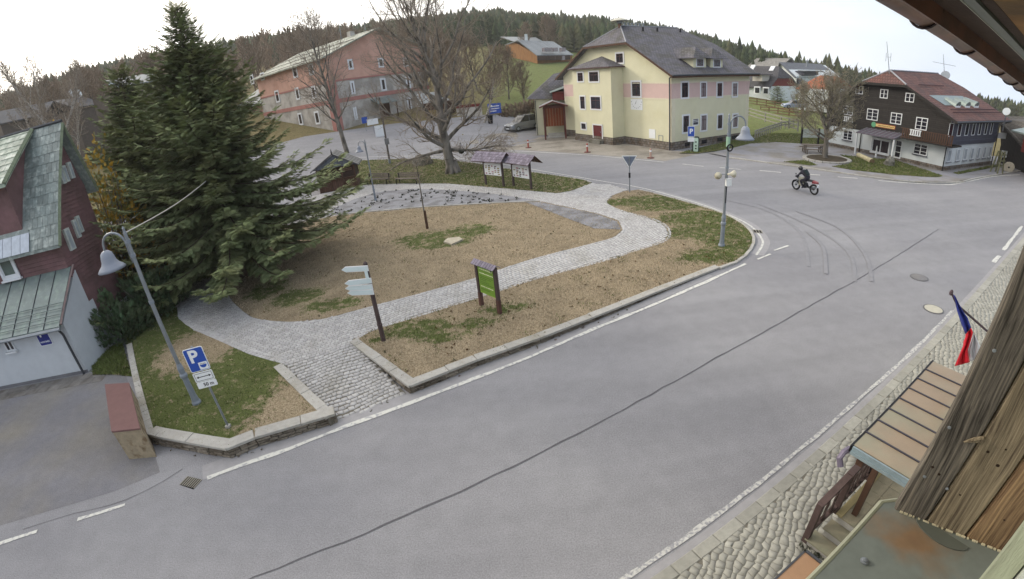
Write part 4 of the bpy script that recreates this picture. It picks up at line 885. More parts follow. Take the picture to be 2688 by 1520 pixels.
for s_ in (4.0, 7.85): k = MB(); k.cbox(B1.p(s_, 1.0, 1.45), B1.d*.12, B1.n*.12, Z3*2.2); obj('post', k, M_['whiteframe'], bh)
for s_ in (8.4, -.02): k = MB(); k.lathe(B1.p(s_, .0, .08), [(.05, 0), (.05, 2.3 if s_ > 1 else 3.9)], 6); obj('downpipe', k, M_['iron'], bh)
k = MB(); k.lathe(B2.p(BL2+.02, 0, .1), [(.05, 0), (.05, 3.8)], 6); obj('downpipe', k, M_['iron'], bh)
q0 = B1.sz(*z4(1132, 938), off=.08); q1 = B1.sz(*z4(1307, 990), off=.08)
sg = thing('inn_sign', 'long gold and red name board with a green emblem over the black house entrance', 'sign', B1.p((q0[0]+q1[0])/2, (q0[1]+q1[1])/2, .08))
zc = (q0[1]+q1[1])/2
k = MB(); k.box(B1.p(q1[0], zc-.17, .01), B1.d*(q0[0]-q1[0]-.35), Z3*.34, B1.n*.04); obj('board', k, mat('sign_red_border', '8a4a35', rough=.6), sg)
k = MB(); k.box(B1.p(q1[0]+.06, zc-.11, .05), B1.d*(q0[0]-q1[0]-.47), Z3*.22, B1.n*.01); obj('panel', k, mat('sign_gold', 'cdb77a', rough=.6, var=.1), sg)
k = MB(); k.lathe(B1.p(q0[0]-.2, zc, .02), [(.24, 0), (.24, .05)], 14, axis=B1.n); obj('emblem', k, mat('sign_green', '5c9a76', rough=.6, var=.3, scale=9), sg)
k = MB()
for i in range(12): k.box(B1.p(q1[0]+.15+i*(q0[0]-q1[0]-.75)/12, zc-.05, .061), B1.d*.1, Z3*random.uniform(.07, .11), B1.n*.004)
obj('lettering', k, mat('sign_brown_ink', '7a4a28', rough=.7), sg)
# roof eyebrow dormers
Wd = Plane(KC+kd1*1.6, ka); Wd.n = -kd1; zro = lambda s: bi['zo']+(s+.75)*bi['sl']
k = MB(); k.add([BP(1.2, .9, zro(1.2)+.04), BP(1.2, 6.9, zro(1.2)+.04), BP(2.6, 6.3, zro(2.6)+.03), BP(2.6, .6, zro(2.6)+.03)], [[0, 1, 2, 3]]); obj('skylight_band', k, M_['sheet'], bh)
for c_ in (2.6, 4.3, 5.9):
    k = MB(); k.tube([BP(1.0, c_, zro(1.0)+.05), BP(2.2, c_, zro(1.6)+.2)], [.45, .3], 12); o = obj('eyebrow_dormer', k, M_['sheet'], bh)
    k = MB(); k.tube([BP(.96, c_, zro(1.)+.05), BP(.99, c_, zro(1.)+.05)], [.42, .42], 12); sub('frame', k, M_['signwhite'], o)
    for s_ in (-.16, .16): k = MB(); k.box(BP(.94, c_+s_-.1, zro(1.)+.12), kd2*.2, kd1*.02, Z3*.22); sub('pane', k, M_['glass'], o)
for s_, t0_, t1_ in ((.5, .5, BL2+.2), (.1, .2, BL2+.3), (3.9, 1., 5.2)): k = MB(); k.tube([BP(s_, t0_, zro(s_)+.14), BP(s_, t1_, zro(s_)+.14)], .035, 5); obj('snow_guard', k, M_['winframe'], bh)
k = MB(); k.tube([B2.p(-.6, 4.08, .8), B2.p(BL2+.6, 4.08, .8)], .07, 8); k.tube([B2.p(BL2+.55, 4.05, .8), B2.p(BL2+.3, 3.75, .3), B2.p(BL2+.02, 3.6, .12)], .04, 6); obj('gutter', k, M_['pipe'], bh)
an = thing('antenna', 'thin vertical radio mast with four short dipoles on the black house hip', 'antenna', BP(5.9, -.2, 7.5)); r_ = math.hypot(*BP(5.9, 0, 0)[:2])
b0 = at(*z4(1268, 535), r_); b1 = at(*z4(1246, 318), r_); k = MB(); k.tube([b0-Z3*.3, b1], [.035, .02], 6); obj('mast', k, M_['galv'], an)
for sx in (-.35, .35):
    m_ = b0+(b1-b0)*.45; k = MB(); k.tube([m_, m_+kd2*sx+Z3*.02], .012, 4); k.tube([m_+kd2*sx-Z3*.35, m_+kd2*sx+Z3*.35], .018, 5); obj('dipole', k, M_['galv'], an)
r_ = math.hypot(*BP(6.3, 9.2, 0)[:2]); b0 = at(*z4(1697, 632), r_); b1 = at(*z4(1678, 415), r_)
an = thing('antenna', 'crossed television antenna with a satellite dish on the black house ridge', 'antenna', b0); k = MB(); k.tube([b0-Z3*.5, b1], [.04, .02], 6); obj('mast', k, M_['galv'], an)
k = MB(); m_ = b0+(b1-b0)*.66; h_ = at(*z4(1782, 510), r_)-at(*z4(1605, 475), r_); k.tube([m_-h_*.5, m_+h_*.5], .018, 5)
for i in range(7): q = m_+h_*(i/6-.5)*.95; k.tube([q-np.cross(h_, Z3)/np.linalg.norm(h_)*.2, q+np.cross(h_, Z3)/np.linalg.norm(h_)*.2], .008, 4)
obj('yagi', k, M_['galv'], an); k = MB(); q = b0+(b1-b0)*.24; v_ = -q*np.array([1, 1, 0]); v_ /= np.linalg.norm(v_); k.lathe(q+v_*.1, [(.05, 0), (.3, .04), (.45, .14), (.43, .15), (.28, .06)], 14, axis=v_+Z3*.3); obj('dish', k, M_['zinc'], an)

# ---- generic simple house
def simple_house(name, label, c, d1, w_, l_, ze, zr, wallm, roofm, og=.5, oe=.5, zb=None, cat='house', wins=(), gwins=(), wk={}, plinth=None, chim=0):
    """gable wall along d1 (width w_), ridge along d2 (length l_)"""
    c = np.array([c[0], c[1], 0.]); d1 = np.array([d1[0], d1[1], 0.])/math.hypot(d1[0], d1[1]); d2 = np.array([d1[1], -d1[0], 0.]); 
    if d2@np.array([c[0], c[1], 0]) < 0: d2 = -d2
    zb = float(T(c[0], c[1]))-.6 if zb is None else zb
    t = thing(name, label, cat, (c[0], c[1], zb)); mb = MB(); mb.prism([c+Z3*zb, c+d1*w_+Z3*zb, c+d1*w_+Z3*ze, c+d1*w_/2+Z3*(zr-.15), c+Z3*ze], d2*l_); obj('wall', mb, wallm, t)
    sl = (zr-ze)/(w_/2); mb = MB()
    for s, sg_ in ((0, -1), (w_, 1)):
        a = c+d1*(s+sg_*oe)-d2*og+Z3*(ze-oe*sl); b = a+d2*(l_+2*og); e = c+d1*w_/2+d2*(l_+og)+Z3*zr; f_ = c+d1*w_/2-d2*og+Z3*zr; mb.prism([a, b, e, f_], Z3*.14)
    obj('roof', mb, roofm, t)
    return t, c, d1, d2
# ---- salmon and cream guest house
z2 = lambda x, y: (600+x*.34335, y*.34335)
PC = g(*z2(835, 1000)); pa = math.radians(50); G1 = Plane(PC, pa); G2 = Plane(PC, pa+math.pi/2); g1 = G1.d; g2 = G2.d; G2.n = -g1
if G1.n@PC > 0: G1.n = -G1.n
PL1, PL2 = 19.0, 24.0; pz = float(PC[2])
ph = thing('pink_guest_house', 'large salmon and cream three storey guest house with ribbed metal roof', 'house', PC)
k = MB(); k.prism([PC*[1, 1, 0]+g1*s+Z3*z for s, z in ((0, 10.25), (PL1, 10.25), (PL1, 13.7), (PL1/2, 17.0), (0, 13.7))], g2*PL2); obj('upper_wall', k, M_['pinkwall'], ph)
k = MB(); k.box(PC*[1, 1, 0]+g1*.03+g2*.03+Z3*(pz-2), g1*(PL1-.06), g2*(PL2-.06), Z3*(10.26-pz+2)); obj('lower_wall', k, M_['creamwall'], ph)
for W, L_ in ((G1, PL1), (G2, PL2)):
    for z0, z1 in ((10.05, 10.3), (7.0, 7.6)): k = MB(); k.box(W.p(0, z0, 0), W.d*L_, W.n*.04, Z3*(z1-z0)); obj('band', k, M_['pinkdark'], ph)
    k = MB(); k.box(W.p(0, pz-1, 0), W.d*1.1, W.n*.05, Z3*(10.04-pz+1)); obj('corner_band', k, M_['pinkdark'], ph)
pw = dict(trim=.26, tm=M_['trimwhite'], fm=M_['brownwood'], gm=M_['glass'], proud=.07, mull=1, trans=0, fr=.08)
for a, b, c, d in ((905, 455, 957, 530), (1137, 443, 1190, 515), (1330, 440, 1378, 510), (925, 622, 972, 718), (1155, 600, 1210, 692), (1350, 588, 1395, 676), (948, 820, 990, 915), (1360, 748, 1405, 850)): wpx(ph, G1, (z2(a, b), z2(c, d)), **pw)
for a, b, c, d in ((485, 513, 535, 590), (607, 490, 658, 570), (505, 673, 552, 760), (628, 660, 678, 752), (527, 865, 575, 955), (652, 853, 706, 948), (350, 695, 398, 780), (240, 560, 280, 610), (160, 575, 200, 640)):
    wpx(ph, G2, (z2(a, b), z2(c, d)), **pw)
k = MB(); q = G1.sz(*z2(1200, 840)); k.box(G1.p(q[0]-.9, pz, 0), g1*1.8, G1.n*.06, Z3*2.9); obj('door', k, M_['brownwood'], ph)
k = MB(); a_ = G1.sz(*z2(1140, 760), off=1.8); b_ = G1.sz(*z2(1290, 840), off=1.8); k.prism([G1.p(a_[0], a_[1]+.2, 0), G1.p(a_[0], a_[1]-.6, 1.9), G1.p(a_[0], a_[1]-.75, 1.9), G1.p(a_[0], a_[1], 0)], g1*3.6); obj('porch_roof', k, M_['sheet'], ph)
for s in (0.15, 3.4): k = MB(); k.box(G1.p(a_[0]+s, pz-.3, 1.7), g1*.14, G1.n*.14, Z3*(a_[1]-.6-pz+.3)); obj('porch_post', k, M_['brownwood'], ph)
k = MB(); sl = (17.3-13.9)/(PL1/2); base = PC*[1, 1, 0]
for s, sg_ in ((0, -1), (PL1, 1)):
    a = base+g1*(s+sg_*1.0)-g2*.9+Z3*(13.95-sl); k.prism([a, a+g2*(PL2+1.5), base+g1*PL1/2+g2*(PL2+.6)+Z3*17.3, base+g1*PL1/2-g2*.9+Z3*17.3], -Z3*.2)
ro = obj('roof', k, M_['greenroof'], ph)
for j in range(3):
    k = MB(); t_ = .6+j*2.6; q0 = base+g1*(-1+t_)-g2*.7+Z3*(13.95-sl+t_*sl+.12); k.tube([q0, q0+g2*(PL2+1)], .05, 4); sub('snow_guard', k, M_['iron'], ro)
for s in (2.5, 9.4): k = MB(); q0 = base+g1*PL1/2+g2*s; k.lathe(q0, [(.06, 17.), (.03, 21.5 if s > 4 else 22.5)], 6); o = obj('mast', k, M_['galv'], ph)
k = MB(); k.box(base+g1*(PL1/2-.5)+g2*6+Z3*16.6, g1*.9, g2*.9, Z3*1.4); obj('chimney', k, M_['creamwall'], ph)
k = MB(); k.tube([G1.p(-.05, pz, .12), G1.p(-.05, 13.5, .12)], .07, 6); obj('downpipe', k, M_['pipe'], ph)
# wing stepping back to the left of it
wc = base+g2*PL2-g1*-3.0
t, c_, a1_, a2_ = simple_house('house', 'lower salmon wing with a grey ribbed metal roof behind the great spruce', wc+g2*.5, g1, 14, 20, 9.8, 13.2, M_['pinkwall'], M_['zincroof'], oe=1.2, zb=1.)

def roofhouse(px, r, yaw, w_, l_, he, hr, wm, rm, label, name='house', **k):
    """house whose eave corner is seen at px, r metres out; yaw = direction of its gable wall"""
    c = at(*px, r); z0 = c[2]; return simple_house(name, label, c, (math.cos(yaw), math.sin(yaw)), w_, l_, z0, z0+hr, wm, rm, zb=z0-he, **k)
# hillside farm with timber gable
hb = at(1395, 135, 138); hz = float(T(hb[0], hb[1]))
t, c_, a1_, a2_ = simple_house('farmhouse', 'timber farmhouse with long grey metal roof on the hillside meadow', at(1348, 150, 140), (math.cos(math.radians(100)), math.sin(math.radians(100))), 9, 14, 0, 1, M_['orangewood'], M_['zincroof']) if 0 else (None,)*4
fz = at(1405, 145, 138)[2]; fgl = Plane(at(1402, 150, 138), math.radians(168)); 
fh = thing('farmhouse', 'orange timber farmhouse with grey metal roof high on the hillside meadow', 'house', at(1402, 165, 138))
P138 = lambda x, y, r=138: at(*z3(x, y), r)
k = MB(); gl_, gr_, gt_ = P138(375, 345, 150), P138(612, 420), P138(440, 318, 146); bl_, br_ = P138(378, 470, 150)-Z3*1.5, P138(612, 490)-Z3*1.5
k.prism([bl_, br_, gr_, gt_-Z3*.2, gl_], (P138(880, 425, 150)-P138(612, 425))); obj('wall', k, M_['orangewood'], fh)
k = MB(); e0, e1 = P138(610, 422, 137), P138(890, 418, 149); r0, r1 = P138(462, 312, 143), P138(735, 322, 155); k.prism([e0, e1, r1+Z3*.2, r0+Z3*.2], -Z3*.25)
l0 = P138(360, 342, 151); k.prism([l0, l0+(e1-e0), r1+Z3*.2, r0+Z3*.2], -Z3*.25)
r2, r3 = P138(330, 280, 158), P138(600, 285, 170); k.prism([r0, P138(440, 318, 146), r2, r3, P138(650, 312, 160)], -Z3*.2); obj('roof', k, M_['zincroof'], fh)
k = MB(); k.box(P138(612, 462, 136.8), (P138(860, 455, 148.5)-P138(612, 462, 136.8)), np.array([0, -1.2, 0]), Z3*1.2); obj('balcony', k, mat('farm_dark_boards', '4b3a33', rough=.9, brick=(.3, 9, .05, .5)), fh)
for a in (655, 720, 795): k = MB(); k.cbox(P138(a+12, 443, 137+(a-610)*.04), np.array([1.3, .5, 0]), np.array([-.1, .2, 0]), Z3*1.2); obj('window', k, M_['glass_pale'], fh)
for a in (662, 695, 735, 795): k = MB(); k.cbox(P138(a+10, 380, 138+(a-610)*.04), np.array([1.2, .4, 0]), np.array([-.5, 1.4, 0]), Z3*1.1); obj('roof_window', k, M_['glass_pale'], fh)
k = MB(); q = P138(528, 290, 148); k.cbox(q, np.array([.8, 0, 0]), np.array([0, .8, 0]), Z3*2.2); obj('chimney', k, M_['white'], fh)
k = MB(); k.box(P138(700, 535, 139)-Z3*.5, np.array([4.5, 2, 0]), np.array([-1, 2, 0]), Z3*2.0); obj('lean_to', k, mat('oxide_red_board', '6a2f2c', rough=.8), fh)

# houses between the yellow and the black house
q7 = lambda x, y: (1960+x*.20604, 140+y*.20604)
Wl = lambda x, y, r: at(*q7(x, y), r)
def free_house(name, label, ridge, walls, parts, cat='house'):
    t = thing(name, label, cat, walls[0]); return t
h1 = thing('cottage', 'white cottage with dark grey roof, red brown gable and two skylights', 'house', Wl(200, 560, 116))
RA = 114
A, B, C_, D = Wl(20, 560, RA+3)-Z3*.7, Wl(300, 565, RA)-Z3*.5, Wl(620, 570, RA+6)-Z3*.5, Wl(20, 400, RA+3)
zb_ = min(A[2], B[2], C_[2])-.6; ze_ = Wl(300, 415, RA)[2]; zr_ = Wl(385, 165, RA+3)[2]
f1 = B-A; f1[2] = 0; f2 = C_-B; f2[2] = 0; A0 = np.array([A[0], A[1], 0]); B0 = np.array([B[0], B[1], 0]); bk = np.array([-f1[1], f1[0], 0])/np.linalg.norm(f1)
gw = np.linalg.norm(f2)
k = MB(); k.box(A0+Z3*zb_-f1*.3, f1*1.3, f2, Z3*(ze_-zb_)); obj('wall', k, M_['white'], h1)
mid = B0+f2/2; k = MB(); k.prism([B0+Z3*(ze_-.05)+f1*.004, B0+f2+Z3*(ze_-.05)+f1*.004, mid+f2*.28+Z3*(ze_+(zr_-ze_)*.45), mid-f2*.28+Z3*(ze_+(zr_-ze_)*.45)], -f1*.5); obj('gable', k, mat('oxide_red_board', '6a2f2c'), h1)
k = MB(); o1, o2 = f1*.06, f2*.08; zz = ze_-.4
n0 = [A0-f1*.35-o2+Z3*zz, B0+o1-o2+Z3*zz, B0+o1+f2*.2+Z3*(ze_+(zr_-ze_)*.42), mid-f1*.22+Z3*zr_, mid-f1*1.3+Z3*zr_]
k.prism([n0[0], n0[1], n0[2], n0[3], n0[4]], -Z3*.15); k.prism([A0-f1*.35+f2+o2+Z3*zz, B0+o1+f2+o2+Z3*zz, B0+o1+f2*.8+Z3*(ze_+(zr_-ze_)*.42), mid-f1*.22+Z3*zr_, mid-f1*1.3+Z3*zr_], -Z3*.15); k.prism([n0[2], B0+o1+f2*.8+Z3*(ze_+(zr_-ze_)*.42), n0[3]], -Z3*.15)
dk = mat('anthracite_shingle', '4b4a4e', rough=.85, var=.12, brick=(.5, .4, .03, .6)); obj('roof', k, dk, h1)
for x, y in ((135, 470), (245, 478)):
    k = MB(); k.cbox(Wl(x, y, RA-.6), f1/np.linalg.norm(f1)*1.5, bk*.3, Z3*1.6); o = obj('window', k, M_['trimwhite'], h1); k = MB(); k.cbox(Wl(x, y, RA-.8), f1/np.linalg.norm(f1)*1., bk*.2, Z3*1.1); sub('pane', k, M_['glass'], o)
nrm = np.cross(n0[1]-n0[0], n0[4]-n0[0]); nrm /= np.linalg.norm(nrm)
for x, y in ((75, 180), (325, 195)): 
    r = ray(*q7(x, y)); o_ = np.array([0, 0, CAMH]); tt = ((n0[0]-o_)@nrm)/(r@nrm); q = o_+r*tt; u_ = f1/np.linalg.norm(f1); v_ = np.cross(nrm, u_); k = MB(); k.cbox(q, u_*1.1, v_*1.4, nrm*.25); obj('skylight', k, M_['trimwhite'], h1)
q = Wl(145, 315, RA); k = MB(); k.cbox(q+bk*1.2, f1/np.linalg.norm(f1)*2.4, bk*3, Z3*1.3); o = obj('dormer', k, mat('old_cream_render', 'a8a29a'), h1); k = MB(); k.cbox(q+bk*1.0+Z3*.8, f1/np.linalg.norm(f1)*3.6, bk*4.2, Z3*.15); sub('dormer_roof', k, dk, o)
# long grey roofed house behind
h2 = thing('long_house', 'long white house with grey roof behind the white cottage', 'house', Wl(600, 400, 150)); RB = 148
g0, g1_, gt = Wl(400, 170, RB+14), Wl(635, 290, RB), Wl(440, 112, RB+7); fe = Wl(1180, 320, RB+34)
zb_ = g1_[2]-6; X = lambda p, z: np.array([p[0], p[1], z])
k = MB(); k.prism([X(g0, zb_), X(g1_, zb_), X(g1_, g1_[2]), X(gt, gt[2]-.3), X(g0, g1_[2])], (fe-g1_)*[1, 1, 0]); obj('wall', k, M_['white'], h2)
k = MB(); dv_ = (fe-g1_)*[1, 1, 0]; k.prism([X(g1_, g1_[2]-.3)-dv_*.04, X(g1_, g1_[2]-.3)+dv_*1.02, X(gt, gt[2])+dv_*.9, X(gt, gt[2])-dv_*.04], -Z3*.2); k.prism([X(g0, g1_[2]-.3)-dv_*.04, X(g0, g1_[2]-.3)+dv_, X(gt, gt[2])+dv_*.9, X(gt, gt[2])-dv_*.04], -Z3*.2)
gr = mat('grey_roof_far', '5f6268', rough=.8, var=.1, brick=(.6, .5, .03, .7)); obj('roof', k, gr, h2)
k = MB(); q = Wl(820, 225, RB+8); k.cbox(q, dv_/np.linalg.norm(dv_)*13, np.array([-1, 3, 0]), Z3*.25); obj('dormer_roof', k, gr, h2); k = MB(); k.cbox(q+np.array([-.3, 1.5, -.6]), dv_/np.linalg.norm(dv_)*11, np.array([-1, 3, 0]), Z3*1.1); obj('dormer', k, M_['greywood'], h2)
k = MB(); k.cbox(Wl(672, 365, RB-.5), g1_*0+np.array([1.6, .5, 0]), np.array([-.2, .5, 0]), Z3*2.0); obj('window', k, M_['glass'], h2)
k = MB(); k.lathe(Wl(770, 130, RB+8), [(.35, -1), (.35, .6), (.5, .7), (.05, 1.1)], 8); obj('chimney', k, M_['galv'], h2)
h3 = thing('long_house', 'low pale roofed house ridge seen above the white cottage', 'house', Wl(200, 130, 165)); a, b = Wl(5, 150, 165), Wl(440, 150, 158); u_ = (b-a)*[1, 1, 0]; nn_ = np.array([-u_[1], u_[0], 0])/np.linalg.norm(u_)
k = MB(); k.box(X(a, a[2]-7), u_, nn_*10, Z3*6.5); obj('wall', k, M_['white'], h3); k = MB(); k.prism([X(a, a[2]-.6)-nn_*.5, X(b, a[2]-.6)-nn_*.5, X(b, a[2]+2.2)+nn_*5, X(a, a[2]+2.2)+nn_*5], -Z3*.2); k.prism([X(a, a[2]-.6)+nn_*10.5, X(b, a[2]-.6)+nn_*10.5, X(b, a[2]+2.2)+nn_*5, X(a, a[2]+2.2)+nn_*5], -Z3*.2); obj('roof', k, mat('pale_fibre_roof', '7c7a76', rough=.9, brick=(.6, .5, .03, .7)), h3)
h4 = thing('house', 'house with an orange red roof half hidden by the bare tree', 'house', Wl(900, 500, 95)); a, b = Wl(665, 430, 96), Wl(1050, 420, 93); u_ = (b-a)*[1, 1, 0]; nn_ = np.array([-u_[1], u_[0], 0])/np.linalg.norm(u_); rz_ = Wl(800, 275, 99)[2]
k = MB(); k.box(X(a, a[2]-4), u_, nn_*9, Z3*3.9); obj('wall', k, M_['white'], h4); k = MB(); k.prism([X(a, a[2]-.2)-nn_*.5-u_*.06, X(b, a[2]-.2)-nn_*.5+u_*.06, X(b, rz_)+nn_*4.5-u_*.15, X(a, rz_)+nn_*4.5+u_*.25], -Z3*.2); k.prism([X(a, a[2]-.2)+nn_*9.5-u_*.06, X(b, a[2]-.2)+nn_*9.5+u_*.06, X(b, rz_)+nn_*4.5-u_*.15, X(a, rz_)+nn_*4.5+u_*.25], -Z3*.2); obj('roof', k, mat('orange_tile', '94573c', rough=.85, var=.15, brick=(.3, .35, .04, .6)), h4)
k = MB(); k.cbox(Wl(930, 600, 88), u_/np.linalg.norm(u_)*4.2, nn_*.2, Z3*3.6); obj('white_gable_screen', k, M_['white'], h4)

# dark chalet at the right edge
q8 = lambda x, y: (2560+x*.17852, 200+y*.17857)
ch = thing('chalet', 'dark timber chalet with steep grey roof right of the black house', 'house', at(*q8(400, 1260), 60)); R8 = 57
a, b = at(*q8(322, 1250), R8), at(*q8(800, 1290), R8-4); u_ = (b-a)*[1, 1, 0]; ul = np.linalg.norm(u_); u1 = u_/ul; nn_ = np.array([-u1[1], u1[0], 0]); e0 = at(*q8(620, 1075), R8-2)[2]; zt = at(*q8(380, 660), R8)[2]
A0 = X(a, 0); k = MB(); k.box(A0+Z3*-.5, u1*14, nn_*8, Z3*(e0+.5)); k.prism([A0+Z3*(e0-.01), A0+u1*7+Z3*(e0-.01), A0+u1*.2+Z3*(zt+.2), A0-u1*1+Z3*(zt+.2)], nn_*8); obj('wall', k, mat('chalet_black_boards', '2a2625', rough=.85, brick=(.22, 9, .03, .5)), ch)
k = MB(); k.prism([A0-u1*.5-nn_*.8+Z3*(zt+.4), A0+u1*6.2-nn_*.8+Z3*(e0-.1), A0+u1*16-nn_*.8+Z3*(e0-.1), A0+u1*16+nn_*4+Z3*(zt+.9), A0+u1*1.5+nn_*4+Z3*(zt+.9)], -Z3*.18); obj('roof', k, mat('chalet_roof', '55524f', rough=.85, var=.15, brick=(.4, .3, .03, .6)), ch)
k = MB(); m0 = at(*q8(530, 790), R8-4); k.prism([m0, m0+u1*6, m0+u1*6+nn_*3.5+Z3*.6, m0+nn_*3.5+Z3*.9], -Z3*.12); obj('dormer_roof', k, M_['sheet'], ch); k = MB(); k.box(m0-Z3*1.6+nn_*.5+u1*1.2, u1*6, nn_*3, Z3*1.6); obj('dormer', k, mat('oxide_red_board', '6a2f2c'), ch)
for x0, y0, x1, y1 in ((400, 1100, 450, 1190), (605, 1130, 650, 1250), (310, 830, 345, 910)):
    p0, p1 = at(*q8(x0, y1), R8-1.2), at(*q8(x1, y0), R8-1.2); k = MB(); k.box(X(p0, p0[2])-nn_*.2, (p1-p0)*[1, 1, 0], nn_*1.0, Z3*(p1[2]-p0[2])); o = obj('window', k, M_['whiteframe'], ch); k = MB(); k.box(X(p0, p0[2]+.15)-nn_*.22+u1*.12, (p1-p0)*[1, 1, 0]*.7, nn_*.1, Z3*(p1[2]-p0[2]-.3)); sub('pane', k, M_['glass'], o)
ds_ = at(*q8(460, 520), 50); dt = thing('satellite_dish', 'white round satellite dish on a roof pole beside the red tiled roof', 'satellite dish', ds_)
v_ = -ds_*[1, 1, 0]; v_ /= np.linalg.norm(v_); k = MB(); k.lathe(ds_+v_*.1, [(.03, 0), (.2, .03), (.3, .08), (.29, .085), (.19, .04)], 16, axis=v_+Z3*.2); obj('dish', k, M_['white'], dt); k = MB(); k.tube([ds_-Z3*1.6-v_*.2, ds_-v_*.2], .05, 6); obj('mast', k, M_['pipe'], dt)
k = MB(); k.tube([ds_+v_*.1-Z3*.5, ds_+v_*.7-Z3*.25], .03, 5); obj('arm', k, M_['galv'], dt)

# ---- wooden kiosk on the far path
kc = gp(940, 489); q9 = lambda x, y: (780+x*.13204, 370+y*.13199)
kp = thing('kiosk', 'small brown wooden kiosk with grey gable and batten roof beneath the spruce', 'kiosk', kc)
ka_ = math.radians(190); KW = Plane(kc, ka_); KW.n = KW.n if KW.n@kc < 0 else -KW.n; sz = lambda x, y, off=0: KW.sz(*q9(x, y), off=off); zk = float(kc[2])
kw = 3.3; kd = 2.6; ek = 1.95; pk = zk+3.05
k = MB(); k.box(KW.p(0, zk-.05, 0), KW.d*kw, -KW.n*kd, Z3*.95); obj('lower_boarding', k, mat('kiosk_board', '5a4236', rough=.8, var=.15, brick=(.16, 9, .02, .6)), kp)
for s in (0, kw*.33, kw*.66, kw-.12):
    k = MB(); k.box(KW.p(s, zk-.05, .02), KW.d*.12, KW.n*.1, Z3*(ek+.1)); obj('post', k, M_['brownwood'], kp)
for s in (0, kw-.1): k = MB(); k.box(KW.p(s, zk, -kd+.1), KW.d*.1, -KW.n*.1, Z3*ek); obj('post', k, M_['brownwood'], kp)
k = MB(); k.box(KW.p(.05, zk+.9, -.35), KW.d*(kw-.1), -KW.n*(kd-.5), Z3*(ek-.9)); obj('dark_interior', k, mat('kiosk_inside_shade', '40312b', rough=.85, var=.15), kp)  # solid block in dark brown stands in for the shaded inside
k = MB(); k.box(KW.p(.05, zk+.9, -.3), KW.d*(kw-.1), KW.n*.5, Z3*.06); obj('counter', k, M_['orangewood'] if 0 else M_['brownwood'], kp)
k = MB(); k.box(KW.p(.3, zk+1.45, -.34), KW.d*.75, KW.n*.03, Z3*.22); sgk = obj('name_board', k, mat('kiosk_sign', '7b6552', rough=.7), kp)
k = MB()
for i in range(6): k.box(KW.p(.36+i*.11, zk+1.52, -.305), KW.d*.07, KW.n*.005, Z3*.08)
sub('lettering', k, mat('sign_brown_ink', '7a4a28') if 0 else M_['winframe'], sgk)
k = MB(); k.prism([KW.p(-.25, zk+ek, .12), KW.p(kw+.25, zk+ek, .12), KW.p(kw/2, pk-.08, .12)], -KW.n*(kd+.2)); obj('gable', k, mat('kiosk_slate_boards', '585d66', rough=.7, var=.1, brick=(.45, 9, .02, .7)), kp)
k = MB()
for s, sg_ in ((-.45, 1), (kw+.45, -1)):
    k.prism([KW.p(s, zk+ek-.12, .3), KW.p(kw/2, pk, .3), KW.p(kw/2, pk+.06, .3), KW.p(s, zk+ek-.06, .3)], -KW.n*(kd+.6))
kr = obj('roof', k, mat('kiosk_roof_felt', '4a4a50', rough=.8), kp)
for i in range(5):
    for s, sg_ in ((-.45, 1), (kw+.45, -1)):
        k = MB(); k.prism([KW.p(s, zk+ek-.05, .28-i*.68), KW.p(kw/2, pk+.07, .28-i*.68), KW.p(kw/2, pk+.12, .28-i*.68), KW.p(s, zk+ek+.0, .28-i*.68)], -KW.n*.3); sub('roof_board', k, mat('kiosk_batten', '8d8c88', rough=.8, var=.2), kr)
k = MB(); k.lathe(KW.p(kw/2, pk, .28), [(.05, 0), (.06, .2), (.02, .45), (0.005, .5)], 6); obj('finial', k, M_['iron'], kp)

# ---- red house on the left
RG = g(231, 977, z=0.); ra = math.atan2(*(g(0, 1022, z=0.)-RG)[:2][::-1]); rf_ = Plane(RG, ra); rf_.n = rf_.n if rf_.n@RG < 0 else -rf_.n
rd = rf_.d; rn = rf_.n; rb = -rn      # rd runs left, rb runs away from the camera
rh = thing('red_house', 'red brown boarded house with steep slate roof and white garage at the left edge', 'house', RG)
Wb = lambda s, b, z: RG*[1, 1, 0]+rd*s+rb*b+Z3*z
k = MB(); k.box(Wb(0, 0, 0), rd*11, rb*2.2, Z3*2.12); k.prism([Wb(0, 0, 2.11), Wb(0, 1.9, 2.11), Wb(0, 1.9, 3.5)], rd*11); obj('garage_wall', k, mat('garage_render', 'bcc1c6', rough=.9, var=.05, bump=.05), rh)
k = MB(); k.box(Wb(-.02, -.02, -.05), rd*11, -rb*-.04, Z3*.17); obj('garage_base', k, mat('garage_base_grey', '6e6e72', rough=.9), rh)
k = MB(); k.prism([Wb(0.02, 1.6, -.1), Wb(.02, 4.55, -.1), Wb(.02, 4.55, 1.2), Wb(.02, 4.4, 1.2), Wb(.02, 1.6, 1.2)], rd*10.9); obj('base_wall', k, M_['white'], rh)
gz = dict(e1=(1.55, 5.15), ap=(3.75, 8.85), e2=(6.1, 5.35))
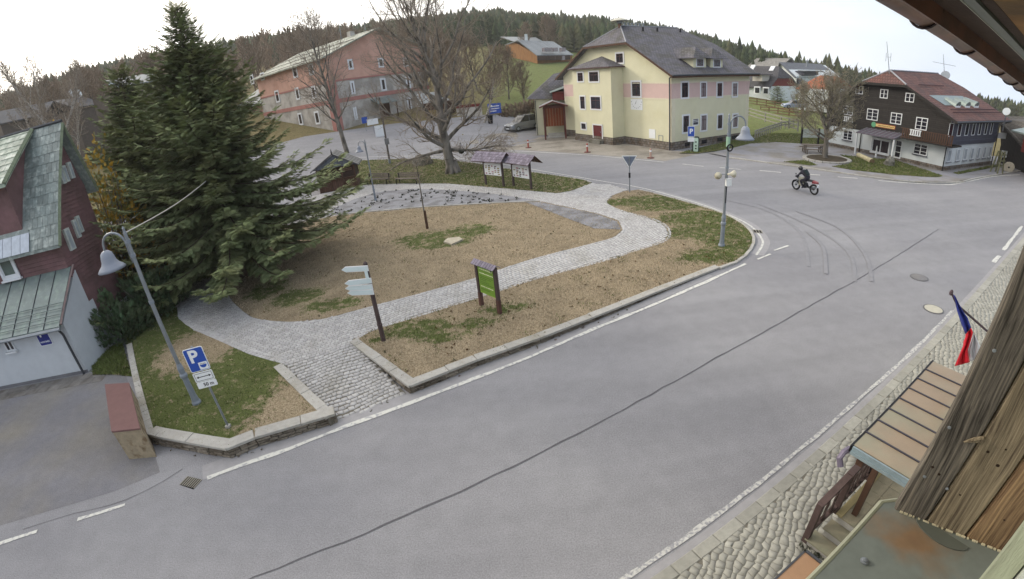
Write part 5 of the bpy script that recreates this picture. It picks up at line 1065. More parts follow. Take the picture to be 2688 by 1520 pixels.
# gable boards: siding laid course by course
k = MB(); k.prism([Wb(.06, 1.65, 1.0), Wb(.06, 4.5, 1.0), Wb(.06, 4.5, 6.3), Wb(.06, 3.75, 8.7), Wb(.06, 1.65, 5.3)], rd*10.8); obj('wall', k, M_['redwood'], rh)
z = 1.0; i = 0
while z < 8.5:
    lo = 1.62 if z < 5.3 else 1.62+(z-5.3)*(2.1/3.5)+.02; hi = 4.53 if z < 6.3 else 4.53-(z-6.3)*(.75/2.4)-.02
    if hi-lo > .1: k = MB(); k.prism([Wb(.055, lo, z), Wb(.02, lo, z), Wb(.045, lo, z+.15), Wb(.055, lo, z+.15)], rb*(hi-lo)); obj('board', k, M_['redwood'], rh)
    z += .16
z = 3.55
while z < 5.15: k = MB(); k.prism([Wb(.05, 1.645, z), Wb(.05, 1.60, z), Wb(.05, 1.63, z+.15), Wb(.05, 1.645, z+.15)], rd*10.8); obj('board', k, M_['redwood'], rh); z += .16
# slate roof
def slope_frame(p0, p1, q0): # eave start, eave end, ridge start
    u = (p1-p0); L_ = np.linalg.norm(u); u = u/L_; v = q0-p0; v = v-u*(v@u); H_ = np.linalg.norm(v); v = v/H_; return u, L_, v, H_, np.cross(u, v)
def slates(parent, p0, p1, q0, q1, m, cw, rw, name='slate', cut=None, lim=300):
    """overlapping slates on the quad p0 p1 (eave) q0 q1 (ridge)"""
    u, L_, v, H_, nn = slope_frame(p0, p1, q0)
    if nn[2] < 0: nn = -nn
    joined = MB(); cnt = 0; row = 0; y = 0
    while y < H_-rw*.3:
        x = -cw*.5*(row % 2)
        while x < L_:
            a, b = max(x, 0)+.006, min(x+cw, L_)-.006; t_ = y/H_
            if b-a > .04 and (cut is None or cut((a+b)/2, y)):
                j = random.uniform(-.008, .008); y1 = min(y+rw*1.12, H_); P0 = p0+u*a+v*(y+j)+nn*.03; P1 = p0+u*b+v*(y-j)+nn*.03; P2 = p0+u*b+v*y1+nn*.012; P3 = p0+u*a+v*y1+nn*.012
                mb = MB() if cnt < lim else joined; d_ = nn*.012
                mb.add([P0, P1, P2, P3, P0-d_, P1-d_, P2-d_, P3-d_], [[0, 1, 2, 3], [4, 5, 1, 0], [5, 6, 2, 1], [7, 4, 0, 3]])
                if mb is not joined: sub(name, mb, m, parent)
                cnt += 1
            x += cw*random.uniform(.93, 1.07) if False else cw
        y += rw; row += 1
    if joined.f: o = sub(name, joined, m, parent); o['kind'] = 'stuff'
e0, e1 = Wb(-.35, 1.15, 4.72), Wb(10.8, 1.15, 4.72); r0, r1 = Wb(-.35, 3.82, 8.98), Wb(10.8, 3.82, 8.98)
k = MB(); k.prism([e0, e1, r1, r0], -Z3*.12); b0, b1 = Wb(-.35, 4.8, 6.05), Wb(10.8, 4.8, 6.05); k.prism([b0, b1, r1, r0], -Z3*.12); ro = obj('roof', k, M_['slate'], rh)
k = MB(); k.prism([e0-Z3*.14+rd*.0, e0+rd*.05-Z3*.14, r0+rd*.05-Z3*.14, r0-Z3*.14], -rd*.05+Z3*.0+Z3*.2); 
k = MB(); k.tube([e0-Z3*.06, r0-Z3*.06], .075, 4); k.tube([b0-Z3*.06, r0-Z3*.06], .075, 4); o = sub('verge_board', k, mat('mossy_verge', '6c7560', rough=.9, var=.3, scale=8), ro)
dormer_s = 1.35
slates(ro, e0+Z3*.0, e1, r0, r1, M_['slate'], .24, .42, cut=lambda x, y: x < dormer_s+.1 and not (1.3 < x and y < .75), lim=170)
k = MB(); u, L_, v, H_, nn = slope_frame(e0, e1, r0); nn = nn if nn[2] > 0 else -nn
for i in range(4): k = MB(); k.box(e0+u*(1.34+i*.42)+v*.0+nn*.03, u*.4, v*.74, nn*.02); sub('metal_panel', k, mat('bright_sheet', '9fa8b4', rough=.3, var=.15, scale=5, metal=.4, spec=.6), ro)
for i in range(8): k = MB(); k.box(e0+u*(3.05+i*.9)+v*.0+nn*.03, u*.88, v*1.35, nn*.02); sub('metal_panel', k, mat('blue_sheet', '6f7c90', rough=.3, var=.12, scale=3, metal=.4, spec=.6), ro)
# dormer wing
dq = lambda x, y: (x*.27473, 300+y*.27473)
D0 = Plane(RG*[1, 1, 0]+rb*1.75, ra); D0.n = rn
k = MB(); k.prism([Wb(dormer_s-.02, 1.65, 5.3), Wb(dormer_s-.02, 1.65, 7.3), Wb(dormer_s-.02, 3.75, 8.75)], rd*7); dm = obj('dormer', k, M_['redwood'], rh)
d0, d1_ = Wb(dormer_s-.35, 1.25, 7.3), Wb(10.8, 1.25, 7.3); d2_, d3 = Wb(dormer_s-.35, 3.75, 8.98), Wb(10.8, 3.75, 8.98)
k = MB(); k.prism([d0, d1_, d3, d2_], -Z3*.12); sub('dormer_roof', k, M_['slate_pale'], dm)
slates(dm, d0+Z3*.01, d1_+Z3*.01, d2_+Z3*.01, d3+Z3*.01, M_['slate_pale'], .3, .36, cut=lambda x, y: x < 5, lim=130)
k = MB(); k.tube([d0+Z3*.02, d2_+Z3*.02], .09, 4); sub('verge_board', k, MATS['mossy_verge'], dm)
k = MB(); k.tube([r0+Z3*.05, r1+Z3*.05], .07, 6); obj('ridge_cap', k, M_['pipe'], rh)
# garage roof of seamed sheet with snow rails
g0, g1r, g2r, g3 = Wb(-.12, -.35, 2.15), Wb(11, -.35, 2.15), Wb(11, 1.66, 3.72), Wb(-.12, 1.66, 3.72)
k = MB(); k.prism([g0, g1r, g2r, g3], -Z3*.08); gr_ = obj('garage_roof', k, M_['sheet'], rh); u, L_, v, H_, nn = slope_frame(g0, g1r, g3); nn = nn if nn[2] > 0 else -nn
for i in range(14): k = MB(); k.box(g0+u*(.02+i*.72)+nn*.003, u*.7, v*(H_-.02), nn*.012); sub('metal_panel', k, M_['sheet'], gr_)
for i in range(14): k = MB(); k.box(g0+u*(i*.72)+nn*.0, u*.022, v*H_, nn*.04); sub('seam', k, M_['pipe'], gr_)
for i in range(4): k = MB(); k.tube([g0+v*(.22+i*.24)+nn*.09, g0+v*(.22+i*.24)+nn*.09+u*10], .018, 5); sub('snow_rail', k, M_['sheet'], gr_)
k = MB(); k.tube([g0-Z3*.08-rb*.05, g1r-Z3*.08-rb*.05], .07, 8); obj('gutter', k, M_['zinc'], rh)
k = MB(); k.tube([Wb(.05, -.33, 2.05), Wb(.12, -.12, 1.75), Wb(.12, -.1, .0)], .05, 8); obj('downpipe', k, M_['pipe'], rh)
k = MB(); k.tube([Wb(-.14, 1.7, 3.75), Wb(-.14, -.3, 2.2)], .05, 4); obj('garage_verge', k, mat('garage_verge', '7c6b68', rough=.8), rh)
# windows
Wm = Plane(RG*[1, 1, 0]+rb*1.6, ra); Wm.n = rn
q_ = (Wm.sz(0, 672, off=.05), Wm.sz(62, 728, off=.05)); window(rh, Wm, q_[1][0]+.1, q_[1][1]+.05, q_[0][0]+.35, q_[0][1]+.25, off=.03, trim=.12, tm=M_['whiteframe'], fm=M_['whiteframe'], mull=0, trans=0, fr=.05, sill=M_['whiteframe'], gm=mat('reflecting_glass', '59655f', rough=.15, var=.3, scale=1.5))
q_ = (rf_.sz(2, 878), rf_.sz(44, 918)); window(rh, rf_, q_[1][0], q_[1][1], q_[0][0]+.1, q_[0][1], off=0, trim=.0, fm=M_['whiteframe'], mull=1, trans=0, fr=.06, sill=M_['whiteframe'], proud=.05)
Gb = Plane(RG*[1, 1, 0]+rd*.03, math.atan2(rb[1], rb[0])); Gb.n = -rd
for (x0, y0, x1, y1) in ((555, 500, 605, 680), (590, 480, 640, 660), (635, 450, 695, 625), (603, 1088, 700, 1305), (685, 1000, 755, 1190), (715, 965, 780, 1140)):
    t0 = Gb.sz(*dq(x0, y0)); b0_ = Gb.sz(*dq(x1, y1)); sm = Gb.sz(*dq((x0+x1)/2, (y0+y1)/2))[0]; wd = .17 if y0 > 900 and x0 == 603 else .11
    k = MB(); k.box(Gb.p(sm-wd, b0_[1]+.05, .0), Gb.d*wd*2, Gb.n*.1, Z3*(t0[1]-b0_[1]-.1)); o = obj('window', k, mat('white_shutter', 'b9bfba', rough=.6), rh); k = MB(); k.box(Gb.p(sm-wd*.5, b0_[1]+.12, .1), Gb.d*wd, Gb.n*.01, Z3*(t0[1]-b0_[1]-.25)); sub('pane', k, mat('pale_blind', '9aa2a8'), o)
# parking plate on the garage
q_ = (rf_.sz(88, 861, off=.02), rf_.sz(133, 898, off=.02)); cx, cz = (q_[0][0]+q_[1][0])/2, (rf_.sz(110, 880)[1])
ps = thing('parking_sign', 'blue wall mounted parking plate on the white garage wall', 'sign', rf_.p(cx, cz, .02))
def rrect(W, cx, cz, w_, h_, r, off, th):
    P = []
    for sx, sz_, a0 in ((1, 1, 0), (-1, 1, 90), (-1, -1, 180), (1, -1, 270)):
        for j in range(4): a = math.radians(a0+j*30); P.append(W.p(cx+sx*(w_/2-r)+math.cos(a)*r, cz+sz_*(h_/2-r)+math.sin(a)*r, off))
    k = MB(); k.prism(P, W.n*th); return k
obj('border', rrect(rf_, cx, cz, .56, .84, .05, .005, .02), M_['signwhite'], ps); obj('plate', rrect(rf_, cx, cz, .52, .80, .04, .0255, .003), mat('sign_navy', '27307c', rough=.45), ps)
obj('letter', place_text(text_mesh('P', .5, .004, .012), rf_.p(cx+.02, cz+.1, .031), -rd, Z3), M_['signwhite'], ps); obj('lettering', place_text(text_mesh('HOTEL' if 0 else 'HOSTINEC', .09, .004, .002), rf_.p(cx, cz-.27, .031), -rd, Z3), M_['signwhite'], ps)
# paving slabs along the garage
k0 = thing('slab_apron', 'strip of worn grey paving slabs along the foot of the white garage', 'paving', Wb(0, -.5, 0))
for r_ in range(2):
    for i in range(22):
        s_ = i*.5-(r_*.25)-.9; b_ = -.12-r_*.42; k = MB(); zc_ = .012+random.uniform(-.004, .004); k.box(Wb(s_+.012, b_-.40, -.03), rd*.476, rb*.39, Z3*(.03+zc_)); obj('slab', k, mat('worn_slab', '75726f', rough=.95, var=.15, scale=5, bump=.4, tone=.12, c2='625e5a', c2s=1.5), k0)
# dark roofs among the trees at the far left
q10 = lambda x, y: (x*.13734, 130+y*.13736)
for (pl, pr, pt, r, lab, mm) in (((1400, 1120), (1960, 1030), (2010, 800), 88, 'dark tiled roof of a low house behind the red house', 'dk'), ((0, 1420), (1400, 1130), (1350, 900), 96, 'long dull grey roof under the birches behind the red house', 'gy')):
    a, b, c = at(*q10(*pl), r), at(*q10(*pr), r+3), at(*q10(*pt), r+6); u_ = (b-a); t = thing('house', lab, 'house', a); top = c; u2 = u_*[1, 1, 0]; nn_ = np.array([-u2[1], u2[0], 0])/np.linalg.norm(u2)
    zb_ = float(T(a[0], a[1]))-1; k = MB(); k.box(X(a, zb_), u2, nn_*9, Z3*(min(a[2], b[2])-zb_-.2)); obj('wall', k, mat('brown_grey_wall', '57504a', rough=.9), t); h_ = top[2]-b[2]
    k = MB(); k.prism([a-nn_*.4, b-nn_*.4, b+nn_*4.5+Z3*h_, a+nn_*4.5+Z3*h_], -Z3*.15); k.prism([a+nn_*9.4, b+nn_*9.4, b+nn_*4.5+Z3*h_, a+nn_*4.5+Z3*h_], -Z3*.15); obj('roof', k, mat('dark_tile_left', '3f4148', rough=.7, brick=(.35, .4, .05, .6)) if mm == 'dk' else mat('dull_felt_roof', '58585a', rough=.9, var=.1), t)
    if mm == 'dk':
        for i, (x, y) in enumerate(((1430, 860), (2170, 680))):
            ds_ = at(*q10(x, y), r-1+i*2); st_ = thing('satellite_dish', ['small pale satellite dish left of the dark roof among birches', 'white satellite dish above the dark roof before the spruce'][i], 'satellite dish', ds_); v_ = np.array([.8, -.3, .5]); v_ /= np.linalg.norm(v_)
            k = MB(); k.lathe(ds_, [(.1, 0), (.6, .08), (.95, .3), (.92, .32), (.55, .14)], 14, axis=v_); obj('dish', k, M_['white'], st_); k = MB(); k.tube([ds_-Z3*3.0, ds_], .05, 5); obj('mast', k, M_['galv'], st_)
a = at(360, 222, 60); b = at(415, 208, 62); t = thing('house', 'small metal roof showing between spruce and birches', 'house', a); u2 = (b-a)*[1, 1, 0]; nn_ = np.array([-u2[1], u2[0], 0])/np.linalg.norm(u2)
k = MB(); k.box(X(a, -.5)-u2*.5, u2*2, nn_*6, Z3*(a[2]+.3)); obj('wall', k, MATS['brown_grey_wall'], t); k = MB(); k.prism([a-nn_*.4-u2*.5, b-nn_*.4+u2*.5, b+nn_*3+Z3*1.2+u2*.5, a+nn_*3+Z3*1.2-u2*.5], -Z3*.12); obj('roof', k, M_['zincroof'], t)
# ------------------------------------------------------------------ vegetation
M_.update(
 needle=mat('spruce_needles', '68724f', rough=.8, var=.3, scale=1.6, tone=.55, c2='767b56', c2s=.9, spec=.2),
 pine=mat('dwarf_pine_needles', '47523a', rough=.8, var=.3, scale=2.5, tone=.45, spec=.2, c2='4d6246', c2s=2),
 conifer=mat('forest_conifer', '36412c', rough=.9, var=.25, scale=.05, tone=.42, spec=.1, c2='454631', c2s=.03),
 rust=mat('russet_leaves', '5a4026', rough=.9, var=.3, scale=3, tone=.4, c2='3f4527', c2s=2), forsythia=mat('forsythia_blossom', 'a8862f', rough=.9, var=.3, tone=.4, c2='6a6a35', c2s=2),
 bark=mat('grey_bark', '7d776f', rough=.95, var=.3, scale=6, bump=.8, bscale=14, c2='4e4a44', c2s=3, stretch=(1, 1, .35)),
 twig=mat('bare_twigs', '857a6d', rough=.95, var=.2, scale=2, tone=.25), brown_twig=mat('brown_twigs', '7d6d5c', rough=.95, var=.2, scale=.6, tone=.3),
 budtwig=mat('budding_twigs', '827b6c', rough=.95, var=.25, scale=2, tone=.3, c2='807a62', c2s=1.2),
 birchbark=mat('birch_bark', 'a19b93', rough=.85, var=.15, scale=3, c2='3a3632', c2s=5, c2p=(.55, .62), stretch=(1, 1, 2.2)),
 blade=mat('grass_blades', '5a6436', rough=.9, var=.25, scale=1.5, tone=.4, spec=.15), straw=mat('dead_grass', 'a3957f', rough=.95, var=.2, scale=2, tone=.35, spec=.1), ivy=mat('dark_sprigs', '2f3326', rough=.9, var=.3, tone=.4),
)
def unit(v): return v/(np.linalg.norm(v, axis=-1, keepdims=True)+1e-9)
def segs_mesh(name, P0, P1, R0_, R1_, n, tone=None):
    D = unit(P1-P0); ref = np.where(np.abs(D[:, 2:3]) < .9, [[0, 0, 1.]], [[1., 0, 0]]); U = unit(np.cross(D, ref)); V = np.cross(D, U); m = len(P0)
    a = np.arange(n)*2*np.pi/n; ca, sa = np.cos(a)[None, :, None], np.sin(a)[None, :, None]
    ring = U[:, None]*ca+V[:, None]*sa
    A = P0[:, None]+ring*R0_[:, None, None]; B = P1[:, None]+ring*R1_[:, None, None]; W = np.concatenate([A, B], 1).reshape(-1, 3)
    k = np.arange(n); q = np.stack([k, (k+1) % n, n+(k+1) % n, n+k], 1); Fq = (q[None]+(np.arange(m)*2*n)[:, None, None]).reshape(-1, 4)
    t = np.repeat(RNG.uniform(0, 1, m) if tone is None else tone, n)
    return npmesh(name, W, Fq, t, uv=False)
def grow(rg, base, H, spread, levels, trunk_r, split=.15, lean=(0, 0), up=.25, kids=(14, 8, 7, 4), angle=(70, 35), droop=.0, shape='round', minr=.006, lenf=(.62, .45, .5), wander=.10):
    segs = []
    def walk(p, d, L_, r, lv, n):
        pts = [p]; rs_ = [r]; st_ = L_/n
        for i in range(n):
            d = d+rg.normal(0, wander+.05*lv, 3); d[2] += (up if lv else .12)*.18-droop*.1*lv; d = d/np.linalg.norm(d); p = p+d*st_
            t = (i+1)/n; rr = max(r*(1-t*(.75 if lv == 0 else .8)), minr); pts.append(p); rs_.append(rr)
            segs.append((pts[-2], p, rs_[-2], rr, lv))
        return pts, rs_
    def rec(p, d, L_, r, lv):
        n = (9, 7, 5, 3, 2)[min(lv, 4)]; pts, rs_ = walk(np.array(p, float), np.array(d, float), L_, r, lv, n)
        if lv >= levels: return
        nk = kids[lv]
        for k in range(nk):
            lo = split if lv == 0 else .18; t = lo+(1-lo)*((k+rg.uniform(.1, .9))/nk); i = min(int(t*n), n-1); q = pts[i]+(pts[i+1]-pts[i])*(t*n-i); ax = pts[i+1]-pts[i]; ax = ax/np.linalg.norm(ax)
            az_ = k*2.4+rg.uniform(-.5, .5); u = np.cross(ax, [0, 0, 1] if abs(ax[2]) < .95 else [1, 0, 0]); u /= np.linalg.norm(u); v = np.cross(ax, u)
            a = math.radians(angle[0]+(angle[1]-angle[0])*t if lv == 0 else rg.uniform(30, 60)); cd_ = ax*math.cos(a)+(u*math.cos(az_)+v*math.sin(az_))*math.sin(a)
            if lv == 0:
                e = (1-((t-split)/(1-split))) if shape == 'cone' else math.sin(math.pi*min(.97, .2+.72*(t-split)/(1-split)))**.6
                l2 = spread*max(.25, e)*rg.uniform(.8, 1.15)
            else: l2 = L_*lenf[min(lv-1, 2)]*(1.15-t*.6)*rg.uniform(.7, 1.2)
            rec(q, cd_, l2, max(rs_[i]*(.5 if lv == 0 else .55), minr), lv+1)
    d0 = np.array([lean[0], lean[1], 1.]); rec(base, d0/np.linalg.norm(d0), H, trunk_r, 0)
    return segs
def tree_meshes(segs, thr=1, n_big=7, n_small=3, name='crown'):
    P0 = np.array([s[0] for s in segs]); P1 = np.array([s[1] for s in segs]); A = np.array([s[2] for s in segs]); B = np.array([s[3] for s in segs]); lv = np.array([s[4] for s in segs])
    k = lv <= thr
    return segs_mesh('trunk', P0[k], P1[k], A[k], B[k], n_big), segs_mesh(name, P0[~k], P1[~k], A[~k], B[~k], n_small)
def bare_tree(name, label, base, segs, mb, mt, thr=1, group=None, local=False, cat='tree'):
    a, b = tree_meshes(segs, thr); t = thing(name, label, cat, base if not local else (0, 0, 0), group)
    obj('trunk', a, mb, t, smooth_=True); obj('crown', b, mt, t); return t
rg = np.random.default_rng(5)
# great beech on the lawn
bb = gp(1189, 453); sg_ = []
root = [(bb+np.array([math.cos(a)*.62, math.sin(a)*.62, -.1]), bb+np.array([math.cos(a)*.12, math.sin(a)*.12, .9]), .16, .36, 0) for a in np.arange(0, 6.28, .9)]
sg_ += root; sg_ += grow(rg, bb-[0, 0, .2], 13.6, 8.6, 4, .43, split=.14, kids=(30, 9, 8, 5), angle=(78, 16), up=.75, minr=.006, lean=(-.03, 0), lenf=(.5, .42, .45))
for az_, L_ in ((10, 5.2), (200, 5.5), (95, 4.), (-30, 4.5)):
    d = np.array([math.cos(math.radians(az_)), math.sin(math.radians(az_))*.6, -.12]); q = bb+np.array([0, 0, 2.0]); sub_ = grow(rg, q, L_, 2.4, 3, .16, split=.25, lean=(0, 0), kids=(12, 8, 5, 3), angle=(60, 35), up=.4, minr=.008)
    # lay the sub-tree over sideways
    Rm = Vector((0, 0, 1)).rotation_difference(Vector(d)).to_matrix(); Rm = np.array(Rm)
    sg_ += [(q+Rm@(s[0]-q), q+Rm@(s[1]-q), s[2], s[3], s[4]+(1 if s[4] else 1)) for s in sub_]
beech = bare_tree('beech_tree', 'great bare beech with massive trunk standing on the lawn behind the notice boards', bb, sg_, M_['bark'], M_['twig'])
hb_ = at(1211, 397, math.hypot(*bb[:2])-.5); hk = thing('hanging_basket', 'small round basket hung from a low limb of the great beech', 'basket', hb_)
k = MB(); k.lathe(hb_, [(.05, -.22), (.2, -.14), (.26, 0), (.22, .03)], 10); obj('basket', k, M_['ivy'], hk)
for a in range(3): k = MB(); k.tube([hb_+np.array([math.cos(a*2.1)*.24, math.sin(a*2.1)*.24, 0]), hb_+Z3*.75], .012, 4); obj('chain', k, M_['iron'], hk)
# birch beside the pole
b2 = g(912, 402); sg_ = grow(rg, b2-[0, 0, .2], zat(b2, 878, 60)-b2[2], 5.2, 4, .30, split=.2, kids=(22, 8, 7, 3), angle=(62, 28), up=.7, minr=.012, shape='round', lean=(.01, 0), wander=.04); bare_tree('birch_tree', 'tall slender bare birch between the kiosk and the salmon guest house', b2, sg_, M_['bark'], M_['twig'])
# young tree in the brown bed
b3 = gp(1122, 600); sg_ = grow(rg, b3-[0, 0, .1], 3.9, .95, 2, .055, split=.62, kids=(16, 5, 3), angle=(75, 40), up=.4, minr=.005, wander=.02); t = bare_tree('young_tree', 'thin staked young tree with few twigs in the brown bed', b3, sg_, M_['bark'], M_['twig'], thr=0)
k = MB(); k.lathe(b3, [(.075, 0), (.07, 1.0), (.06, 1.02)], 8); obj('trunk_guard', k, M_['brownwood'], t)
# round tree before the black house
b4 = g(2165, 419); sg_ = grow(rg, b4-[0, 0, .1], 5.9, 3.6, 4, .26, split=.3, kids=(28, 9, 8, 3), angle=(88, 35), up=.5, minr=.009, lenf=(.5, .5, .5)); bare_tree('maple_tree', 'dense round bare tree on the small plaza before the black house', b4, sg_, M_['bark'], M_['budtwig'])
# leaning birch stem by the blue sign
b5 = g(1272, 322); top = at(1303, 210, math.hypot(*b5[:2])-.5); d = top-b5; L_ = np.linalg.norm(d); sg_ = grow(rg, b5, L_, 2.2, 3, .2, split=.5, kids=(14, 7, 5, 3), angle=(60, 30), lean=(d[0]/d[2], d[1]/d[2]), up=.2, minr=.014, wander=.03); bare_tree('birch_tree', 'leaning white stemmed birch beside the blue roadside sign', b5, sg_, M_['birchbark'], M_['brown_twig'])
# birches at the far left
for i, (px, py, tx, ty, r) in enumerate(((112, 330, 100, 175, 70), (150, 320, 150, 150, 66), (128, 325, 85, 190, 74), (60, 330, 40, 205, 80), (170, 318, 190, 185, 84))):
    q = at(px, py, r); tp = at(tx, ty, r); z0 = float(T(q[0], q[1])); q[2] = z0; d = tp-q; sg_ = grow(rg, q, d[2]*1.02, 3.2, 3, .24, split=.3, kids=(18, 8, 7, 3), angle=(50, 20), lean=(d[0]/d[2], d[1]/d[2]), up=.9, minr=.018)
    bare_tree('birch_tree', ['white birch with forked trunk', 'tallest white birch', 'slim birch leaning left', 'leftmost pale birch', 'rightmost birch'][i]+' in the clump above the red house roof', q, sg_, M_['birchbark'], M_['twig'], group='birches above the red house roof')
# hedge-like bare copse behind the beech and on the left slope
protos = []
for k in range(4):
    s_ = grow(np.random.default_rng(40+k), np.zeros(3), 10., 4.2, 3, .2, split=.12, kids=(22, 9, 8, 3), angle=(65, 22), up=.9, minr=.028); a, b = tree_meshes(s_); protos.append((a, b))
def put_bare(px, py, r, h, label, group, k=0, mt='brown_twig', mb='bark'):
    q = at(px, py, r); q[2] = float(T(q[0], q[1]))-.1; t = thing('bare_tree', label, 'tree', q, group, rz=k*1.3)
    for nm, me, m in (('trunk', protos[k % 4][0], M_[mb]), ('crown', protos[k % 4][1], M_[mt])):
        me2 = me if me.materials and me.materials[0] == m else me.copy() if me.materials else me
        if not (me2.materials and me2.materials[0] == m): me2.materials.clear(); me2.materials.append(m)
        o = bpy.data.objects.new(nm, me2); COL.objects.link(o); o.parent = t
    h *= .8; t.scale = (h/10, h/10, h/10); return t
for i, (px, r, h, lab) in enumerate(((1215, 74, 11.5, 'behind the great beech'), (1290, 78, 10, 'right of the leaning birch'), (1340, 84, 9.5, 'left of the low outbuilding'), (1378, 80, 7.5, 'above the parked car'), (1260, 92, 12, 'before the hillside meadow'), (1170, 96, 12, 'right of the salmon guest house'), (1115, 84, 12, 'at the right corner of the guest house'), (1395, 150, 11, 'beside the hillside farmhouse'), (1452, 165, 14, 'behind the farmhouse roof'), (1476, 170, 12, 'right of the farmhouse roof'),
        (250, 98, 15, 'left of the dark tiled roof'), (320, 100, 13, 'behind the dark tiled roof'), (395, 110, 15, 'above the small metal roof'), (60, 105, 13, 'behind the leftmost birch'), (650, 105, 12, 'left of the guest house roof'), (150, 112, 15, 'behind the birch clump'))):
    put_bare(px, 300, r, h, 'brown bare tree '+lab, 'brown bare trees behind the houses', i)
b6 = g(*q7(860, 620)); put_bare(2110, 300, 62, 6.4, 'yellowish budding bare tree before the orange roof', None, 2, mt='budtwig')
# joined brown woodland on the left slope and hill foot
P0 = []; rg2 = np.random.default_rng(9)
def scatter_joined(name, label, meshes, pts, m, sc):
    """many copies joined into one mesh"""
    VV, FF, TT, off = [], [], [], 0
    base = []
    for me in meshes:
        v = np.empty(len(me.vertices)*3, np.float32); me.vertices.foreach_get('co', v); f = np.empty(len(me.loops), np.int32); me.loops.foreach_get('vertex_index', f); base.append((v.reshape(-1, 3), f.reshape(len(me.polygons), -1)))
    for i, p in enumerate(pts):
        v, f = base[i % len(base)]; a = rg2.uniform(0, 6.28); s = sc[i]; c_, s_ = math.cos(a), math.sin(a); R_ = np.array([[c_, s_, 0], [-s_, c_, 0], [0, 0, 1]]); w_ = rg2.uniform(.85, 1.15)
        VV.append((v*[s*w_, s*w_, s])@R_+p); FF.append(f+off); off += len(v); TT.append(np.full(len(f), rg2.uniform()))
    o = structure(name, npmesh(name, np.concatenate(VV), np.concatenate(FF), np.concatenate(TT), uv=False), m, kind='stuff'); o['label'] = label; return o
lowp = []
for k in range(3):
    s_ = grow(np.random.default_rng(70+k), np.zeros(3), 10., 4.0, 2, .16, split=.1, kids=(15, 7), angle=(60, 18), up=.9, minr=.06); P0_ = np.array([s[0] for s in s_]); P1_ = np.array([s[1] for s in s_]); lowp.append(segs_mesh('b', P0_, P1_, np.array([s[2] for s in s_]), np.array([s[3] for s in s_]), 3))
pts = []; sc = []
while len(pts) < 125:
    az_ = rg2.uniform(-62, -9); r = rg2.uniform(110, 200); a = math.radians(az_)
    if az_ > -12 and r < 150: continue
    x, y = math.sin(a)*r, math.cos(a)*r; pts.append(np.array([x, y, float(T(x, y))-.3])); sc.append(rg2.uniform(.9, 1.35))
scatter_joined('bare_woodland', 'brown leafless woodland on the slope behind the guest house', lowp, pts, M_['brown_twig'], sc)
# conifer forest on the hill
def conifer_mesh(seed, rings=6, n=6):
    r_ = np.random.default_rng(seed); V = []; F_ = []
    for i in range(rings):
        z0 = .08+.84*i/rings; R_ = .27*(1-z0)**.8+.012; a0 = r_.uniform(0, 6.28); b = len(V)
        for k in range(n*2): a = a0+math.pi*k/n; q = R_*(1 if k % 2 == 0 else .55)*r_.uniform(.75, 1.2); V.append((math.cos(a)*q, math.sin(a)*q, z0-.04*(k % 2 == 0)+r_.uniform(-.012, .012)))
        V.append((r_.uniform(-.01, .01), r_.uniform(-.01, .01), min(1., z0+.24))); F_ += [[b+k, b+(k+1) % (2*n), b+2*n] for k in range(2*n)]
    return npmesh('b', np.array(V), np.array(F_), uv=False)
cm = [conifer_mesh(k) for k in range(5)]; pts = []; sc = []
while len(pts) < 8800:
    az_ = rg2.uniform(-64, 66); a = math.radians(az_); r0_ = np.interp(az_, [-64, -30, -8, 0, 12, 16, 34, 44, 66], [215, 215, 190, 175, 175, 165, 165, 240, 260]); r = math.sqrt(rg2.uniform(r0_**2, 392**2))
    if rg2.uniform() > np.interp(r, [r0_, r0_+30, 350, 392], [.9, .8, .8, 1.]): continue
    x, y = math.sin(a)*r, math.cos(a)*r; pts.append(np.array([x, y, float(T(x, y))-.3])); sc.append(rg2.uniform(7, 11.5)*(1 if rg2.uniform() < .95 else 1.25))
fo = scatter_joined('conifer_forest', 'dark spruce forest covering the hill along the skyline', cm, pts, M_['conifer'], sc)
# ------------------------------------------------------------------ spruces
def spray_template(n=7, seed=0, w_=.055):
    """a flat twig: needles-clad fingers leaving a middle axis"""
    V = []; F_ = []
    def leaf(p, d, l, w0):
        d = np.array(d)/np.linalg.norm(d); s_ = np.cross(d, [0, 0, 1]); s_ /= np.linalg.norm(s_); b = len(V); p = np.array(p, float)
        V.extend([p, p+d*l*.45+s_*w0-np.array([0, 0, l*.03]), p+d*l-np.array([0, 0, l*.2]), p+d*l*.45-s_*w0-np.array([0, 0, l*.03])]); F_.extend([[b, b+1, b+2], [b, b+2, b+3]])
    leaf((0, 0, 0), (1, 0, 0), 1., w_)
    for k in range(n):
        t = .1+.78*k/n
        for s_ in (-1, 1): leaf((t, 0, -.04*t), (.75, s_*(.8-.25*t), -.06), .46*(1.08-t), w_*.9)
    return np.array(V), np.array(F_)
SV, SF = spray_template(7, 0, .05)
def place_sprays(name, P, D, U, S, m, parent, tone, tmpl=None, local=False):
    """P origin, D direction, U up of each, S size"""
    V0, F0 = tmpl or (SV, SF); D = unit(D); Y = unit(np.cross(U, D)); Zz = np.cross(D, Y)
    W = P[:, None]+(D[:, None]*V0[None, :, 0:1]+Y[:, None]*V0[None, :, 1:2]+Zz[:, None]*V0[None, :, 2:3])*S[:, None, None]
    Fq = (F0[None]+(np.arange(len(P))*len(V0))[:, None, None]).reshape(-1, 3)
    me = npmesh(name, W.reshape(-1, 3), Fq, np.repeat(tone, len(F0)), uv=False); return obj(name, me, m, parent)
